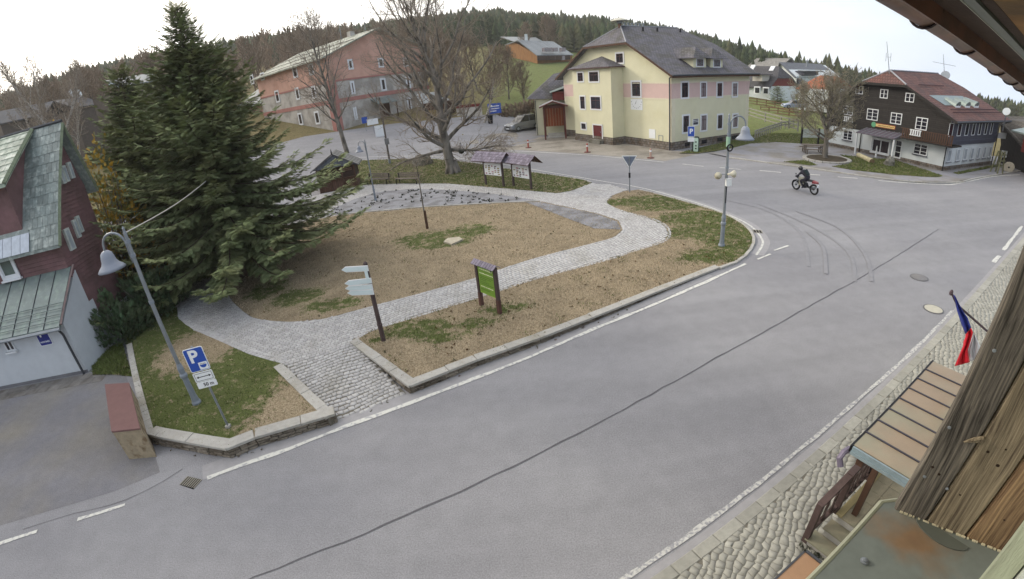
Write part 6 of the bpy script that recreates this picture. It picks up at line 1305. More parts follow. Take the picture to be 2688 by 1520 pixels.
def spruce(label, base, H, Rm, zl, nb, seed, side=0.0, dens=1.0, shape=.9):
    r_ = np.random.default_rng(seed); t = thing('spruce_tree', label, 'tree', base)
    k = MB(); k.tube([base-Z3*.2, base+Z3*.4, base+Z3*H*.5, base+Z3*H], [.34*H/13, .25*H/13, .14*H/13, .015], 9); obj('trunk', k, mat('spruce_bark', '4f443b', rough=.95, var=.3, scale=8, bump=.8), t, smooth_=True)
    P, D, U, S, TN = [], [], [], [], []; wood = []
    for b in range(nb):
        f = (b+.5)/nb; z = zl+(H-zl-.15)*(1-(1-f)**1.25); q = (z-zl)/(H-zl); a = b*2.39996+r_.uniform(-.35, .35)
        R_ = Rm*((1-q)**shape)*(min(1, .72+q*2.2))*r_.uniform(.62, 1.18)*(1+.16*math.sin(a*2+z*1.1+seed))+.22; n = max(4, int(R_/.15*dens))
        p = base+Z3*z; el = .02+.55*q; out_ = np.array([math.cos(a), math.sin(a), 0]); prev = p
        tt = np.linspace(0, 1, n+1); X_ = R_*tt; Zd = X_*math.tan(el)-(.20*R_)*np.sin(np.pi*np.minimum(tt*1.0, 1)*.62)**1.5*(1-q*.6)+.07*R_*tt**4
        pts_ = p+out_*X_[:, None]+Z3*Zd[:, None]
        for i in range(n): wood.append((pts_[i], pts_[i+1], .045*(1-tt[i])*(1-q*.5)+.006, .045*(1-tt[i+1])*(1-q*.5)+.005, 1))
        for i in range(1, n+1):
            ax = unit(pts_[i]-pts_[i-1]); sd_ = np.cross(Z3, ax); t_ = tt[i]
            if t_ < .12: continue
            ln = (.30+.42*(1-t_))*min(1, R_/2.6)**.5*r_.uniform(.8, 1.25)+.1
            for s_ in (-1, 1):
                for e in range(2 if ln > .45 else 1):
                    d = ax*(.65+.2*e)+sd_*s_*(1.05-.25*t_)+Z3*r_.uniform(-.32, .06)+r_.normal(0, .14, 3); P.append(pts_[i]+ (unit(d)*ln*.5 if e else 0)); D.append(d); U.append(Z3+r_.normal(0, .28, 3)); S.append(ln*(1.0 if not e else .85)); TN.append(.25+.55*t_+r_.uniform(-.25, .25))  # tone darkens inward: inner shade painted in, tips paler like young growth
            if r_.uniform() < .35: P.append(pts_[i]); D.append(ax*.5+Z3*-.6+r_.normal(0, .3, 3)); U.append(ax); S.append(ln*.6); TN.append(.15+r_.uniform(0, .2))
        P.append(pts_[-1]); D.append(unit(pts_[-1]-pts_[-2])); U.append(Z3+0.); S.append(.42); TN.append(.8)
    P0 = np.array([w[0] for w in wood]); P1 = np.array([w[1] for w in wood]); obj('branches', segs_mesh('branches', P0, P1, np.array([w[2] for w in wood]), np.array([w[3] for w in wood]), 3), MATS['spruce_bark'], t)
    o = place_sprays('crown', np.array(P), np.array(D), np.array(U), np.array(S), M_['needle'], t, np.clip(np.array(TN), 0, 1)); return t, len(P)
s1 = gp(642, 722); spruce('huge dense spruce with drooping branches overhanging the brown bed', s1, zat(s1, 500, 12)-s1[2], 7.2, 1.5, 300, 3, dens=1.0, shape=1.22)
s2 = gp(470, 712); spruce('smaller dense spruce left of the huge one beside the red house', s2, zat(s2, 312, 185)-s2[2], 5.0, .7, 200, 8)
s3 = g(*q7(395, 590)); s3 = at(*q7(390, 590), 108); s3[2] = float(T(s3[0], s3[1])); spruce('small dark spruce in front of the white cottage', s3, zat(s3, *q7(385, 425))-s3[2], 2.2, .3, 46, 12, dens=.35)
# shrubs
def shrub(name, label, c, rx, ry, h, n, m, seed, size=.35, upb=.7, cat='shrub', tmpl=None):
    r_ = np.random.default_rng(seed); t = thing(name, label, cat, c); u = r_.normal(0, 1, (n, 3)); u[:, 2] = np.abs(u[:, 2]); u = unit(u); rad = r_.uniform(.45, 1, (n, 1))**.5
    lump = 1+.22*np.sin(u[:, 0:1]*5+seed)+.18*np.sin(u[:, 1:2]*6+seed*2); P = c+u*[rx, ry, h]*rad*lump; D = u*[1, 1, .6]+Z3*upb+r_.normal(0, .35, (n, 3)); k = MB()
    for i in range(7): a = i*.9; k.tube([c-Z3*.1, c+np.array([math.cos(a)*rx*.35, math.sin(a)*ry*.35, h*.45]), c+np.array([math.cos(a)*rx*.6, math.sin(a)*ry*.6, h*.8])], [.05, .035, .015], 5)
    obj('stems', k, M_['bark'], t); place_sprays('foliage', P-unit(D)*size*.4, D, r_.normal(0, 1, (n, 3)), r_.uniform(.7, 1.2, n)*size, m, t, np.clip(.25+.5*rad[:, 0]*u[:, 2]+r_.uniform(-.1, .35, n), 0, 1), tmpl); return t
tuft = spray_template(5, 1, .07)
shrub('dwarf_pine', 'bushy dwarf pine between the white garage and the lamp post', g(310, 880, z=.25), 1.35, 1.2, 1.6, 2300, M_['pine'], 3, .26, .9, tmpl=tuft)
shrub('dwarf_pine', 'wide dwarf pine touching the curve of the cobbled path', g(395, 815, z=.3), 1.7, 1.4, 1.8, 2900, M_['pine'], 5, .26, .9, tmpl=tuft)
shrub('dwarf_pine', 'taller dark pine shrub behind the lamp post near the spruce', g(330, 775, z=.3), 2.0, 1.5, 2.6, 3200, M_['pine'], 7, .28, .8, tmpl=tuft)
shrub('leafy_shrub', 'russet leaved shrub against the red house gable', g(258, 800, z=.2), .9, .8, 2.2, 1400, M_['rust'], 11, .24, .4)
shrub('leafy_shrub', 'dark green shrub under the red house corner above the garage', g(262, 860, z=.2), .6, .6, 1.5, 900, M_['pine'], 13, .22, .4)
fq = at(232, 415, 27); fq[2] = float(T(fq[0], fq[1])); shrub('forsythia', 'yellow flowering forsythia behind the red house gable', fq, 1.8, 1.6, max(2.5, zat(fq, 232, 372)), 1300, M_['forsythia'], 17, .3, .5)
shrub('hedge', 'brown leafless hedge behind the parked car', g(1395, 306), 5., 1.6, 2.4, 1100, M_['brown_twig'], 19, .7, .8)
# ------------------------------------------------------------------ grass and sprigs
def blades(name, label, region, n, m, hgt, fn, keep=None, seed=0, width=.012, zf=hp, holes=()):
    r_ = np.random.default_rng(seed); P = np.array([p[:2] for p in region]); x0, y0 = P.min(0); x1, y1 = P.max(0); X = r_.uniform(x0, x1, n*3); Y = r_.uniform(y0, y1, n*3); k = inpoly(region, X, Y)
    for h in holes: k &= ~inpoly(h, X, Y)
    if keep is not None: k &= keep(X, Y, r_)
    X, Y = X[k][:n], Y[k][:n]; m_ = len(X); a = r_.uniform(0, 6.28, m_); h = hgt*r_.uniform(.5, 1.4, m_); lean = r_.normal(0, .9, (m_, 2))*h[:, None]*.7; Z = zf(X, Y)
    w2 = width*r_.uniform(.7, 1.5, m_); A = np.stack([X-np.cos(a)*w2, Y-np.sin(a)*w2, Z-.01], 1); B = np.stack([X+np.cos(a)*w2, Y+np.sin(a)*w2, Z-.01], 1); C_ = np.stack([X+lean[:, 0], Y+lean[:, 1], Z+h], 1)
    V = np.stack([A, B, C_], 1).reshape(-1, 3); F_ = np.arange(m_*3).reshape(-1, 3); o = structure(name, npmesh(name, V, F_, r_.uniform(0, 1, m_), uv=False), m, kind='stuff'); o['label'] = label; return o
zn_ = lambda zf, b: (lambda X, Y, r_: r_.uniform(0, 1, len(X)) < np.clip((zf(X, Y, b)+.35*np.sin(X*3.1)*np.sin(Y*2.7+X)-.05)*2.0, 0, 1))
zd_ = lambda zf, b: (lambda X, Y, r_: r_.uniform(0, 1, len(X)) > np.clip(zf(X, Y, b)*1.7, 0, 1)*.9)
blades('grass', 'short green grass on the bed round the lamp post', LEFTB, 16000, M_['blade'], .055, None, zn_(zleft, .5), 1)
blades('dead_grass', 'bleached dead grass near the cobbled entrance', LEFTB, 12000, M_['straw'], .05, None, zd_(zleft, .5), 2)
blades('grass', 'sparse green tufts in the large brown bed', INNER, 9000, M_['blade'], .06, None, zn_(zone, 0), 3)
blades('dead_grass', 'brown dead grass matting the large bed', INNER, 46000, M_['straw'], .05, None, zd_(zone, 0), 4)
blades('grass', 'green grass at the eastern tip and notice board', EASTB, 20000, M_['blade'], .06, None, zn_(zone, 0), 5)
blades('dead_grass', 'brown dead grass in the bed along the road', EASTB, 34000, M_['straw'], .05, None, zd_(zone, 0), 6)
blades('grass', 'green grass of the lawn under the beech', NLAWN, 26000, M_['blade'], .08, None, None, 7, .02)
r_ = np.random.default_rng(21)
def sprigs(name, label, region, n, m, size, seed, zf=hp, keep=None):
    r_ = np.random.default_rng(seed); P = np.array([p[:2] for p in region]); x0, y0 = P.min(0); x1, y1 = P.max(0); X = r_.uniform(x0, x1, n*6); Y = r_.uniform(y0, y1, n*6); k = inpoly(region, X, Y)
    if keep is not None: k &= keep(X, Y, r_)
    X, Y = X[k][:n], Y[k][:n]; m_ = len(X); P_ = np.repeat(np.stack([X, Y, zf(X, Y)], 1), 6, axis=0)+r_.normal(0, size*.3, (m_*6, 3))*[1, 1, .1]; D = r_.normal(0, 1, (m_*6, 3)); D[:, 2] = np.abs(D[:, 2])+.4
    V0, F0 = SV, SF; D = unit(D); U = r_.normal(0, 1, D.shape); Y_ = unit(np.cross(U, D)); Z_ = np.cross(D, Y_); S = size*r_.uniform(.6, 1.3, len(P_)); W = P_[:, None]+(D[:, None]*V0[None, :, 0:1]+Y_[:, None]*V0[None, :, 1:2]+Z_[:, None]*V0[None, :, 2:3])*S[:, None, None]
    Fq = (F0[None]+(np.arange(len(P_))*len(V0))[:, None, None]).reshape(-1, 3); o = structure(name, npmesh(name, W.reshape(-1, 3), Fq, np.repeat(r_.uniform(0, 1, len(P_)), len(F0)), uv=False), m, kind='stuff'); o['label'] = label; return o
sprigs('ground_cover', 'dark low perennials dotted over the grey gravel bed', GRAVB, 110, M_['ivy'], .16, 31)
sprigs('ground_cover', 'dark weeds scattered in the road side bed', EASTB, 130, M_['rust'], .07, 33)
sprigs('ground_cover', 'dark weeds scattered in the large bed', INNER, 90, M_['rust'], .07, 35)
# green turf round the black house and on the far verge
def turf(name, pts, lab, dz=.1, n=4000, kerb=None, base=.6):
    P = [tuple(g(*p)[:2]) for p in pts]; v, f_ = fill(P, lambda x, y: T(x, y)+dz, 1.5); me = npmesh(name, v, f_); vattr(me, 'zone', np.full(len(v), base)); o = structure(name, me, M_['turf'], smooth_=True); o['label'] = lab
    if n: blades('grass', 'green grass blades of the '+lab, P, n, M_['blade'], .08, None, None, 50+len(pts), .025, zf=lambda x, y: T(x, y)+dz)
    return P
SWK = [(1911, 414), (2016, 428), (2100, 439), (2155, 447), (2237, 459), (2325, 471), (2402, 478.6), (2507, 480), (2553, 470), (2622, 458), (2690, 447)]
plz = [g(*p)[:2] for p in SWK+[(2690, 430), (2620, 423), (2475, 448), (2330, 412), (2178, 380), (2161, 381), (2099, 379), (2037, 375), (1968, 379), (1915, 393), (1860, 404)]]
v, f_ = fill([tuple(p) for p in plz], lambda x, y: 0*x+.09, 2.0); structure('pavement', npmesh('pavement', v, f_), mat('grey_paving', '85858a', rough=.93, var=.12, scale=1.5, bump=.4, bscale=30, c2='7b7874', c2s=.4))['label'] = 'grey paved plaza and footway before the black house'
kb = thing('kerb', 'low dark kerb along the far road before the black house', 'kerb', g(2237, 459)); n0 = {o.name for o in COL.objects}
course([tuple(g(*p)[:2]) for p in SWK], lambda x, y: 0., 1.0, .15, M_['kerb'], kb, name='kerb_stone', hgt=.05, dz=.10, side=-.6, jit=.004)
for o in list(COL.objects):
    if o.name not in n0: o.matrix_parent_inverse = root_inv(kb)
turf('lawn', [(2204, 409), (2276, 418), (2342, 421), (2400, 440), (2474, 465), (2465, 468), (2430, 468), (2347, 462), (2237, 450), (2182, 440), (2229, 433), (2240, 426), (2221, 418)], 'front lawn of the black house', .11, 6000)
turf('lawn', [(2055, 428), (2110, 424), (2125, 427), (2145, 437), (2125, 438)], 'small lawn sliver left of the plaza tree', .105, 600)
turf('lawn', [(2500, 457), (2620, 434), (2632, 438), (2560, 452), (2515, 461)], 'narrow strip beside the black house side wall', .11, 1200)
turf('lawn', [(1782, 404), (1800, 398), (1963, 360), (1985, 352), (2100, 352), (2178, 366), (2178, 379), (2099, 380), (2037, 376), (1968, 381), (1910, 394), (1830, 404)], 'grass slope between the yellow house and plaza', .06, 9000)
turf('lawn', [(245, 985), (240, 940), (320, 900), (345, 975), (350, 990), (300, 985)], 'strip of grass between garage and stone wall', .03, 2500)
c0 = g(2170, 421)[:2]; rb_ = thing('tree_ring', 'round stone edged planting ring at the foot of the plaza tree', 'planter', (c0[0], c0[1], .09)); k = MB(); rr = [(c0[0]+math.cos(a)*1.75, c0[1]+math.sin(a)*1.6, .1) for a in np.arange(0, 6.28, .25)]; k.prism([np.array(p) for p in rr], Z3*.1); obj('soil', k, mat('dark_soil', '453d30', rough=1, var=.3), rb_)
for i in range(20): a = i*2*math.pi/20; k = MB(); k.cbox(np.array([c0[0]+math.cos(a)*1.95, c0[1]+math.sin(a)*1.8, .13]), np.array([-math.sin(a), math.cos(a), 0])*.55, np.array([math.cos(a), math.sin(a), 0])*.32, Z3*.14); obj('edging_stone', k, M_['kerb'], rb_)
# ------------------------------------------------------------------ street furniture and small things
def dirof(a, b): d = np.array([b[0]-a[0], b[1]-a[1], 0.]); return d/np.linalg.norm(d)
def make_lamp(label):
    t = thing('street_lamp', label, 'street lamp', (0, 0, 0), 'bell shaded lamp posts of the square'); O = np.zeros(3)
    def ob(n, k, m, **q): return obj(n, k, m, t, local=True, **q)
    k = MB(); k.lathe(O, [(.15, -.1), (.15, .05), (.12, .12), (.10, .3), (.09, .95), (.12, 1.0), (.12, 1.07), (.09, 1.12), (.1, 1.3), (.085, 1.36), (.07, 1.45)], 16); ob('base', k, M_['lampgrey'], smooth_=False)
    k = MB(); k.lathe(O, [(.062, 1.4), (.058, 3.4), (.05, 5.5), (.035, 5.6), (.04, 5.66), (.005, 5.72)], 12); ob('pole', k, M_['galv'])
    for z, r in ((3.45, .075), (4.85, .07), (5.25, .07)): k = MB(); k.lathe(O, [(r, z), (r, z+.09)], 12); ob('collar', k, M_['lampgrey'])
    pts = [(.075, 0, 4.7), (.075, 0, 5.25)]+[(.075+.36*(1-math.cos(a)), 0, 5.25+.36*math.sin(a)) for a in np.linspace(.2, math.pi, 10)]+[(.795, 0, 5.12)]
    k = MB(); k.tube(pts, .032, 9); ob('arm', k, M_['galv'], smooth_=True)
    for z in (4.9, 5.15): k = MB(); k.box((.0, -.02, z), (.1, 0, 0), (0, .04, 0), (0, 0, .05)); ob('clamp', k, M_['lampgrey'])
    c = np.array([.795, 0, 4.66]); k = MB(); k.lathe(c, [(.03, .53), (.10, .5), (.16, .44), (.19, .33), (.205, .22), (.25, .13), (.34, .05), (.40, -.02), (.395, -.035), (.32, .03), (.24, .1), (.1, .12)], 22); s_ = ob('shade', k, mat('lamp_shade_grey', '828894', rough=.5, var=.06), smooth_=True)
    k = MB(); k.lathe(c, [(.17, .06), (.19, .0), (.15, -.05), (.05, -.08)], 14); o = bpy.data.objects.new('diffuser', k.mesh('diffuser')); o.data.materials.append(mat('frosted_glass', 'cfd2d6', rough=.3)); COL.objects.link(o); o.parent = s_
    return t
def project(p):
    c = MC.T@(np.asarray(p, float)-[0, 0, CAMH]); th = math.atan2(math.hypot(c[0], c[1]), -c[2]); q = th
    for _ in range(12): q = q-(q*(1+A3*q*q)-th)/(1+3*A3*q*q)
    k_ = q*F/math.hypot(c[0], c[1]); return 1344+c[0]*k_, 760-c[1]*k_
def place_lamp(t, base, bell, top):
    sc = (zat(base, *top)-base[2])/5.7; best = None
    for a in np.arange(0, 6.28, .03):
        q = project(base+np.array([math.cos(a)*.795, math.sin(a)*.795, 4.85])*sc); e = (q[0]-bell[0])**2+(q[1]-bell[1])**2
        if best is None or e < best[0]: best = (e, a)
    t.location = tuple(base); t.rotation_euler = (0, 0, best[1]); t.scale = (sc,)*3
lampA = make_lamp('tall grey lamp post with bell shade on the bed in front of the garage')
lb = gp(517, 1058); 
LR = gp(1894, 645); LM = gp(986, 526)
lampB = copy_tree(lampA, label='grey lamp post carrying loudspeakers at the eastern tip of the green'); lampC = copy_tree(lampA, label='smaller grey lamp post on the gravel bed near the benches')
place_lamp(lampA, lb, (290, 692), (315, 598)); place_lamp(lampB, LR, (1960, 335), (1908, 299)); place_lamp(lampC, LM, (937, 376), (960, 366))
cb = thing('cable', 'pale cable running from the left lamp post into the spruce', 'cable', at(327, 612, math.hypot(lb[0], lb[1]))); a = at(327, 612, math.hypot(lb[0], lb[1])); b = at(540, 476, math.hypot(s1[0], s1[1])-3.5)
k = MB(); k.tube([a+(b-a)*t_-Z3*.12*math.sin(math.pi*t_) for t_ in np.linspace(0, 1, 9)], .016, 6); obj('strand', k, mat('pale_cable', 'a8a6a0', rough=.7), cb)
# loudspeakers on the eastern lamp
rL = math.hypot(*LR[:2])
for i, (px, py, dx, lab) in enumerate(((1884, 459, -1, 'left cream horn loudspeaker on the eastern lamp post'), (1921, 457, 1, 'right cream horn loudspeaker on the eastern lamp post'))):
    c = at(px, py, rL-.15); t = thing('loudspeaker', lab, 'loudspeaker', c); ax = unit(np.array([dx*.5+.2*(i == 0), -1., -.15]) if i == 0 else np.array([.95, .2, -.05])); k = MB(); k.lathe(c-ax*.1, [(.04, -.1), (.05, 0), (.08, .08), (.15, .2), (.16, .22), (.13, .18), (.05, .06)], 16, axis=ax); obj('horn', k, mat('cream_plastic', 'c9c3ae', rough=.5, var=.05), t, smooth_=True)
    k = MB(); k.lathe(c-ax*.1, [(.035, .1), (.04, .16), (.02, .19)], 10, axis=ax); obj('driver', k, mat('horn_throat', '8a7a4e', rough=.6), t); k = MB(); q = np.array([LR[0], LR[1], c[2]]); k.tube([q, c-ax*.15], .02, 6); obj('bracket', k, M_['galv'], t)
c = at(1908, 478, rL-.1); t = thing('junction_box', 'white box under the loudspeakers on the eastern lamp post', 'junction box', c); k = MB(); k.cbox(c+np.array([.05, -.05, 0]), np.array([.24, 0, 0]), np.array([0, .14, 0]), Z3*.3); obj('housing', k, M_['plastic_white'], t); k = MB(); k.lathe(c-Z3*.0, [(.018, -.9), (.018, 0)], 6); obj('conduit', k, M_['iron'], t)
c = at(1916, 388, rL-.08); t = thing('cable_coil', 'coil of black cable hung half way up the eastern lamp post', 'cable coil', c); k = MB(); k.tube([c+np.array([math.cos(a)*.12, 0, math.sin(a)*.13]) for a in np.linspace(0, 6.28, 18)], .03, 6, cap=False); obj('coil', k, M_['iron'], t)
c = at(1907, 372, rL); t = thing('lamp_band', 'pale green metal band round the eastern lamp post', 'band', c); k = MB(); k.lathe(np.array([LR[0], LR[1], c[2]]), [(.085, -.2), (.085, .2)], 10); obj('band', k, mat('mint_sleeve', '8fb09a', rough=.5), t)

# parking sign with two plates
pb_ = gp(600, 1121); rr_ = math.hypot(*pb_[:2]); zt = zat(pb_, 488, 918); a = g(480, 927, z=zt-.05); b = g(533, 913, z=zt-.05); rv = dirof(a, b)
ps = thing('parking_sign', 'blue parking disc sign with arrow plate on a leaning grey pole in the front bed', 'sign', pb_); k = MB(); k.tube([pb_-Z3*.1, pb_+Z3*(zt-pb_[2]+.02)], .03, 8); obj('pole', k, M_['galv'], ps)
k = MB(); k.box(pb_+np.array([-.06, -.06, 0]), np.array([.12, 0, 0]), np.array([0, .12, 0]), Z3*.07); obj('footing', k, M_['kerb'], ps)
nvv = np.array([rv[1], -rv[0], 0]); SP = Plane(np.array([pb_[0], pb_[1], 0])+nvv*.04, math.atan2(rv[1], rv[0])); SP.n = nvv
hh = .64; z_ = zt-hh/2+.0; sgm = lambda n, k, m: obj(n, k, m, ps)
sgm('border', rrect(SP, 0, z_, .5, hh, .05, 0, .012), M_['signwhite']); sgm('plate', rrect(SP, 0, z_, .465, hh-.035, .04, .0125, .003), M_['signblue'])
obj('letter', place_text(text_mesh('P', .46, .003, .014), SP.p(-.04, z_+.08, .018), rv, Z3), M_['signwhite'], ps)
sgm('disc_symbol', rrect(SP, .11, z_-.19, .22, .2, .01, .0156, .002), M_['signwhite']); k = MB(); k.prism([SP.p(.11+math.cos(a)*.085, z_-.16+math.sin(a)*.085, .018) for a in np.linspace(math.pi, 2*math.pi, 10)], SP.n*.002); sgm('dial', k, M_['signblue'])
for i in range(4): k = MB(); k.box(SP.p(.045+i*.036, z_-.145, .018), rv*.02, Z3*.018, SP.n*.002); sgm('dial_mark', k, M_['black'])
z2_ = z_-hh/2-.16; sgm('arrow_plate', rrect(SP, 0, z2_, .5, .26, .03, 0, .012), M_['signwhite'])
k = MB()
for (x0, y0, x1, y1) in ((-.22, -.105, .22, -.095), (-.22, .095, .22, .105), (-.22, -.095, -.21, .095), (.21, -.095, .22, .095)): k.box(SP.p(x0, z2_+y0, .0125), rv*(x1-x0), Z3*(y1-y0), SP.n*.002)
o = sgm('plate_outline', k, M_['black'])
k = MB(); k.prism([SP.p(x, z2_+y, .0125) for x, y in ((-.19, 0), (-.13, .035), (-.13, .01), (.13, .01), (.13, .035), (.19, 0), (.13, -.035), (.13, -.01), (-.13, -.01), (-.13, -.035))], SP.n*.002); sgm('arrow', k, M_['black'])
z3_ = z2_-.13-.1; sgm('distance_plate', rrect(SP, 0, z3_, .5, .17, .02, 0, .012), M_['signwhite']); obj('lettering', place_text(text_mesh('50 m', .13, .003, .003), SP.p(.04, z3_, .014), rv, Z3), M_['black'], ps)

# finger post
fb = gp(1007, 894); fr = math.hypot(*fb[:2]); zt = zat(fb, 961, 690); fp = thing('finger_post', 'brown wooden finger post with four pale blue arrow boards', 'signpost', fb)
k = MB(); k.lathe(fb, [(.075, -.1), (.075, .55), (.085, .56), (.085, .6), (.07, .61), (.065, zt-fb[2]), (.02, zt-fb[2]+.05)], 10); obj('post', k, mat('dark_brown_post', '483c3c', rough=.7, var=.2, scale=5), fp)
for (tp, rt, hh) in (((899.8, 707), (968, 700), .17), ((907, 743), (974, 733), .17), ((909.7, 755.8), (977, 749), .165), ((915.4, 767.3), (981, 762), .17)):
    z = zat(fb, *rt); a = g(*tp, z=z-.02); pp = np.array([fb[0], fb[1], z]); d = (a-pp)*[1, 1, 0]; L_ = np.linalg.norm(d); d /= L_; n_ = np.array([d[1], -d[0], 0]); n_ = n_ if n_@fb < 0 else -n_
    P = [pp-d*.1-Z3*hh/2, pp+d*(L_-.14)-Z3*hh/2, pp+d*L_, pp+d*(L_-.14)+Z3*hh/2, pp-d*.1+Z3*hh/2]; k = MB(); k.prism([p+n_*.07 for p in P], n_*.03); o = obj('arrow_board', k, M_['trimwhite'], fp)
    c = sum(P)/5; k = MB(); k.prism([c+(p-c)*[.95, .95, .8]+n_*.1015 for p in P], n_*.004); sub('panel', k, mat('pale_blue_panel', 'c2d0d4', rough=.5, var=.04), o)
    if rt[1] == 700: k = MB(); k.box(pp-Z3*.32+n_*.07-d*.05, d*.09, n_*.03, Z3*.23); obj('bracket', k, mat('pale_blue_panel', 'b4ccd4'), fp)
# green notice board
ga, gb = gp(1264.6, 801), gp(1312, 823); d = dirof(ga, gb); GBp = Plane([ga[0], ga[1], 0], math.atan2(d[1], d[0])); GBp.n = GBp.n if GBp.n@ga < 0 else -GBp.n; w_ = np.linalg.norm((gb-ga)[:2])
nb_ = thing('notice_board', 'green tourist notice board between two dark posts with a tiny shingle roof', 'notice board', ga); ztp = (zat(ga, 1256, 688)+zat(gb, 1306, 700))/2
for s in (0, w_): k = MB(); z0 = (ga if s == 0 else gb)[2]; k.box(GBp.p(s-.055, z0-.1, -.055), GBp.d*.11, GBp.n*.11, Z3*(ztp-z0+.1)); o = obj('post', k, mat('dark_brown_post', '483c3c'), nb_); k = MB(); k.box(GBp.p(s-.06, z0-.05, -.06), GBp.d*.12, GBp.n*.12, Z3*.55); sub('post_foot', k, mat('post_foot_brown', '543b36', rough=.7), o)
zb_ = (GBp.sz(1264, 767.8)[1]+GBp.sz(1303, 783)[1])/2; zu = (GBp.sz(1259, 694.7)[1]+GBp.sz(1298, 706)[1])/2
k = MB(); k.box(GBp.p(.055, zb_, -.02), GBp.d*(w_-.11), GBp.n*.03, Z3*(zu-zb_)); obj('frame', k, mat('lime_border', '9cb35c', rough=.5), nb_); k = MB(); k.box(GBp.p(.09, zb_+.03, .0105), GBp.d*(w_-.18), GBp.n*.004, Z3*(zu-zb_-.06)); obj('panel', k, mat('lime_green_panel', '6f9236', rough=.45, var=.06), nb_)
x0 = .13; ww = w_-.26
for i, (f_, l_, m) in enumerate(((.84, .9, 'w'), (.70, 1., 'w'), (.60, .9, 'b'), (.54, .8, 'b'), (.48, .45, 'b'), (.41, .6, 'b'), (.35, .95, 'b'), (.24, .8, 'w'), (.15, .7, 'b'))):
    x = x0; k = MB(); zz = zb_+(zu-zb_)*f_; th = .035 if m == 'w' else .016
    while x < x0+ww*l_: l2 = random.uniform(.03, .11)*(1 if m == 'w' else .7); k.box(GBp.p(x, zz, .015), GBp.d*min(l2, x0+ww-x), GBp.n*.002, Z3*th*random.uniform(.8, 1.1)); x += l2+.018
    o = obj('text_line', k, mat('print_cream', 'd9dfb8', rough=.5) if m == 'w' else mat('print_dark_green', '2d3f1c', rough=.5), nb_); o['kind'] = 'stuff'
k = MB(); k.lathe(GBp.p(w_-.2, zu-.12, .015), [(.035, 0), (.035, .003)], 8, axis=GBp.n); obj('emblem', k, mat('print_dark_green', '2d3f1c'), nb_)
for sg2 in (1, -1):
    for i in range(9): k = MB(); s = -.1+i*(w_+.2)/9; k.prism([GBp.p(s+.01, ztp-.04, sg2*.17), GBp.p(s+(w_+.2)/9-.005, ztp-.04+random.uniform(-.01, .01), sg2*.17), GBp.p(s+(w_+.2)/9-.005, ztp+.08, 0), GBp.p(s+.01, ztp+.08, 0)], Z3*.02); obj('shingle', k, mat('weathered_shingle', '7d7682', rough=.85, var=.2, scale=9, tone=.25), nb_)
# twin roofed notice boards
def info_board(label, pa_, pb2, panel, ridge, eave, mirror):
    A, B = gp(*pa_), gp(*pb2); d = dirof(A, B); W = Plane([A[0], A[1], 0], math.atan2(d[1], d[0])); W.n = W.n if W.n@A < 0 else -W.n; w_ = np.linalg.norm((B-A)[:2]); t = thing('notice_board', label, 'notice board', A)
    (x0, y0), (x1, y1) = panel; s0, zt = W.sz(x0, y0); s1, zb_ = W.sz(x1, y1); zr = W.sz(*ridge[0])[1]; re0 = W.sz(*ridge[0])[0]; re1 = W.sz(*ridge[1])[0]; ze = W.sz(*eave, off=.65)[1]
    for s in (0, w_-.02): k = MB(); k.box(W.p(s-.06, A[2]-.1, -.06), W.d*.12, W.n*.12, Z3*(zr-A[2]-.05)); obj('post', k, mat('dark_brown_post', '483c3c'), t)
    for s in (0, w_-.02): k = MB(); k.prism([W.p(s-.05, ze+.02, .6), W.p(s-.05, zr-.05, 0), W.p(s-.05, ze+.02, -.6), W.p(s-.05, ze+.12, -.45), W.p(s-.05, ze+.12, .45)], W.d*.1); obj('truss', k, mat('dark_brown_post', '483c3c'), t)
    k = MB(); k.box(W.p(.06, zb_, .0), W.d*(w_-.14), W.n*.05, Z3*(zt-zb_)); pn = obj('panel', k, M_['signwhite'], t)
    rq = random.Random(len(label)); n = 5
    for i in range(n):
        for j in range(5):
            if rq.random() < .75: k = MB(); cw = (w_-.3)/n; ch = (zt-zb_-.15)/5; k.box(W.p(.14+i*cw+rq.uniform(0, .04), zb_+.07+j*ch, .0505), W.d*cw*rq.uniform(.4, .8), W.n*.003, Z3*ch*rq.uniform(.4, .75)); sub('picture', k, [mat('print_plum', '5c3f4a', rough=.6), mat('print_ochre', '8b7a4c', rough=.6), mat('print_dark', '34323a', rough=.6), mat('print_pink', 'a5727e', rough=.6)][rq.randrange(4)], pn)
    for sg2 in (1, -1):
        k = MB(); k.prism([W.p(re0, ze, sg2*.65), W.p(re1, ze, sg2*.65), W.p(re1, zr, 0), W.p(re0, zr, 0)], -Z3*.03); ro = obj('roof', k, M_['brownwood'], t); rows = 4
        for r_ in range(rows):
            f0, f1 = r_/rows, (r_+1.12)/rows; x = re0-.02
            while x < re1-.05:
                l2 = rq.uniform(.12, .3); x2 = min(x+l2, re1+.02); P = [W.p(x+.008, ze+(zr-ze)*f0+.02, sg2*.65*(1-f0)+sg2*.02), W.p(x2-.008, ze+(zr-ze)*f0+.02, sg2*.65*(1-f0)+sg2*.02), W.p(x2-.008, ze+(zr-ze)*min(f1, 1)+.005, sg2*.65*(1-min(f1, 1))), W.p(x+.008, ze+(zr-ze)*min(f1, 1)+.005, sg2*.65*(1-min(f1, 1)))]
                if sg2 == 1: k = MB(); k.prism(P, Z3*.03); sub('shingle', k, mat('weathered_shingle', '7d7682'), ro)
                x = x2
    return t
info_board('left of two roofed notice boards on the lawn, showing a plan', (1275.8, 484), (1323, 489.4), ((1271, 428), (1319.7, 462)), ((1250, 397.5), (1329, 401.6)), (1241, 423.5), 0)
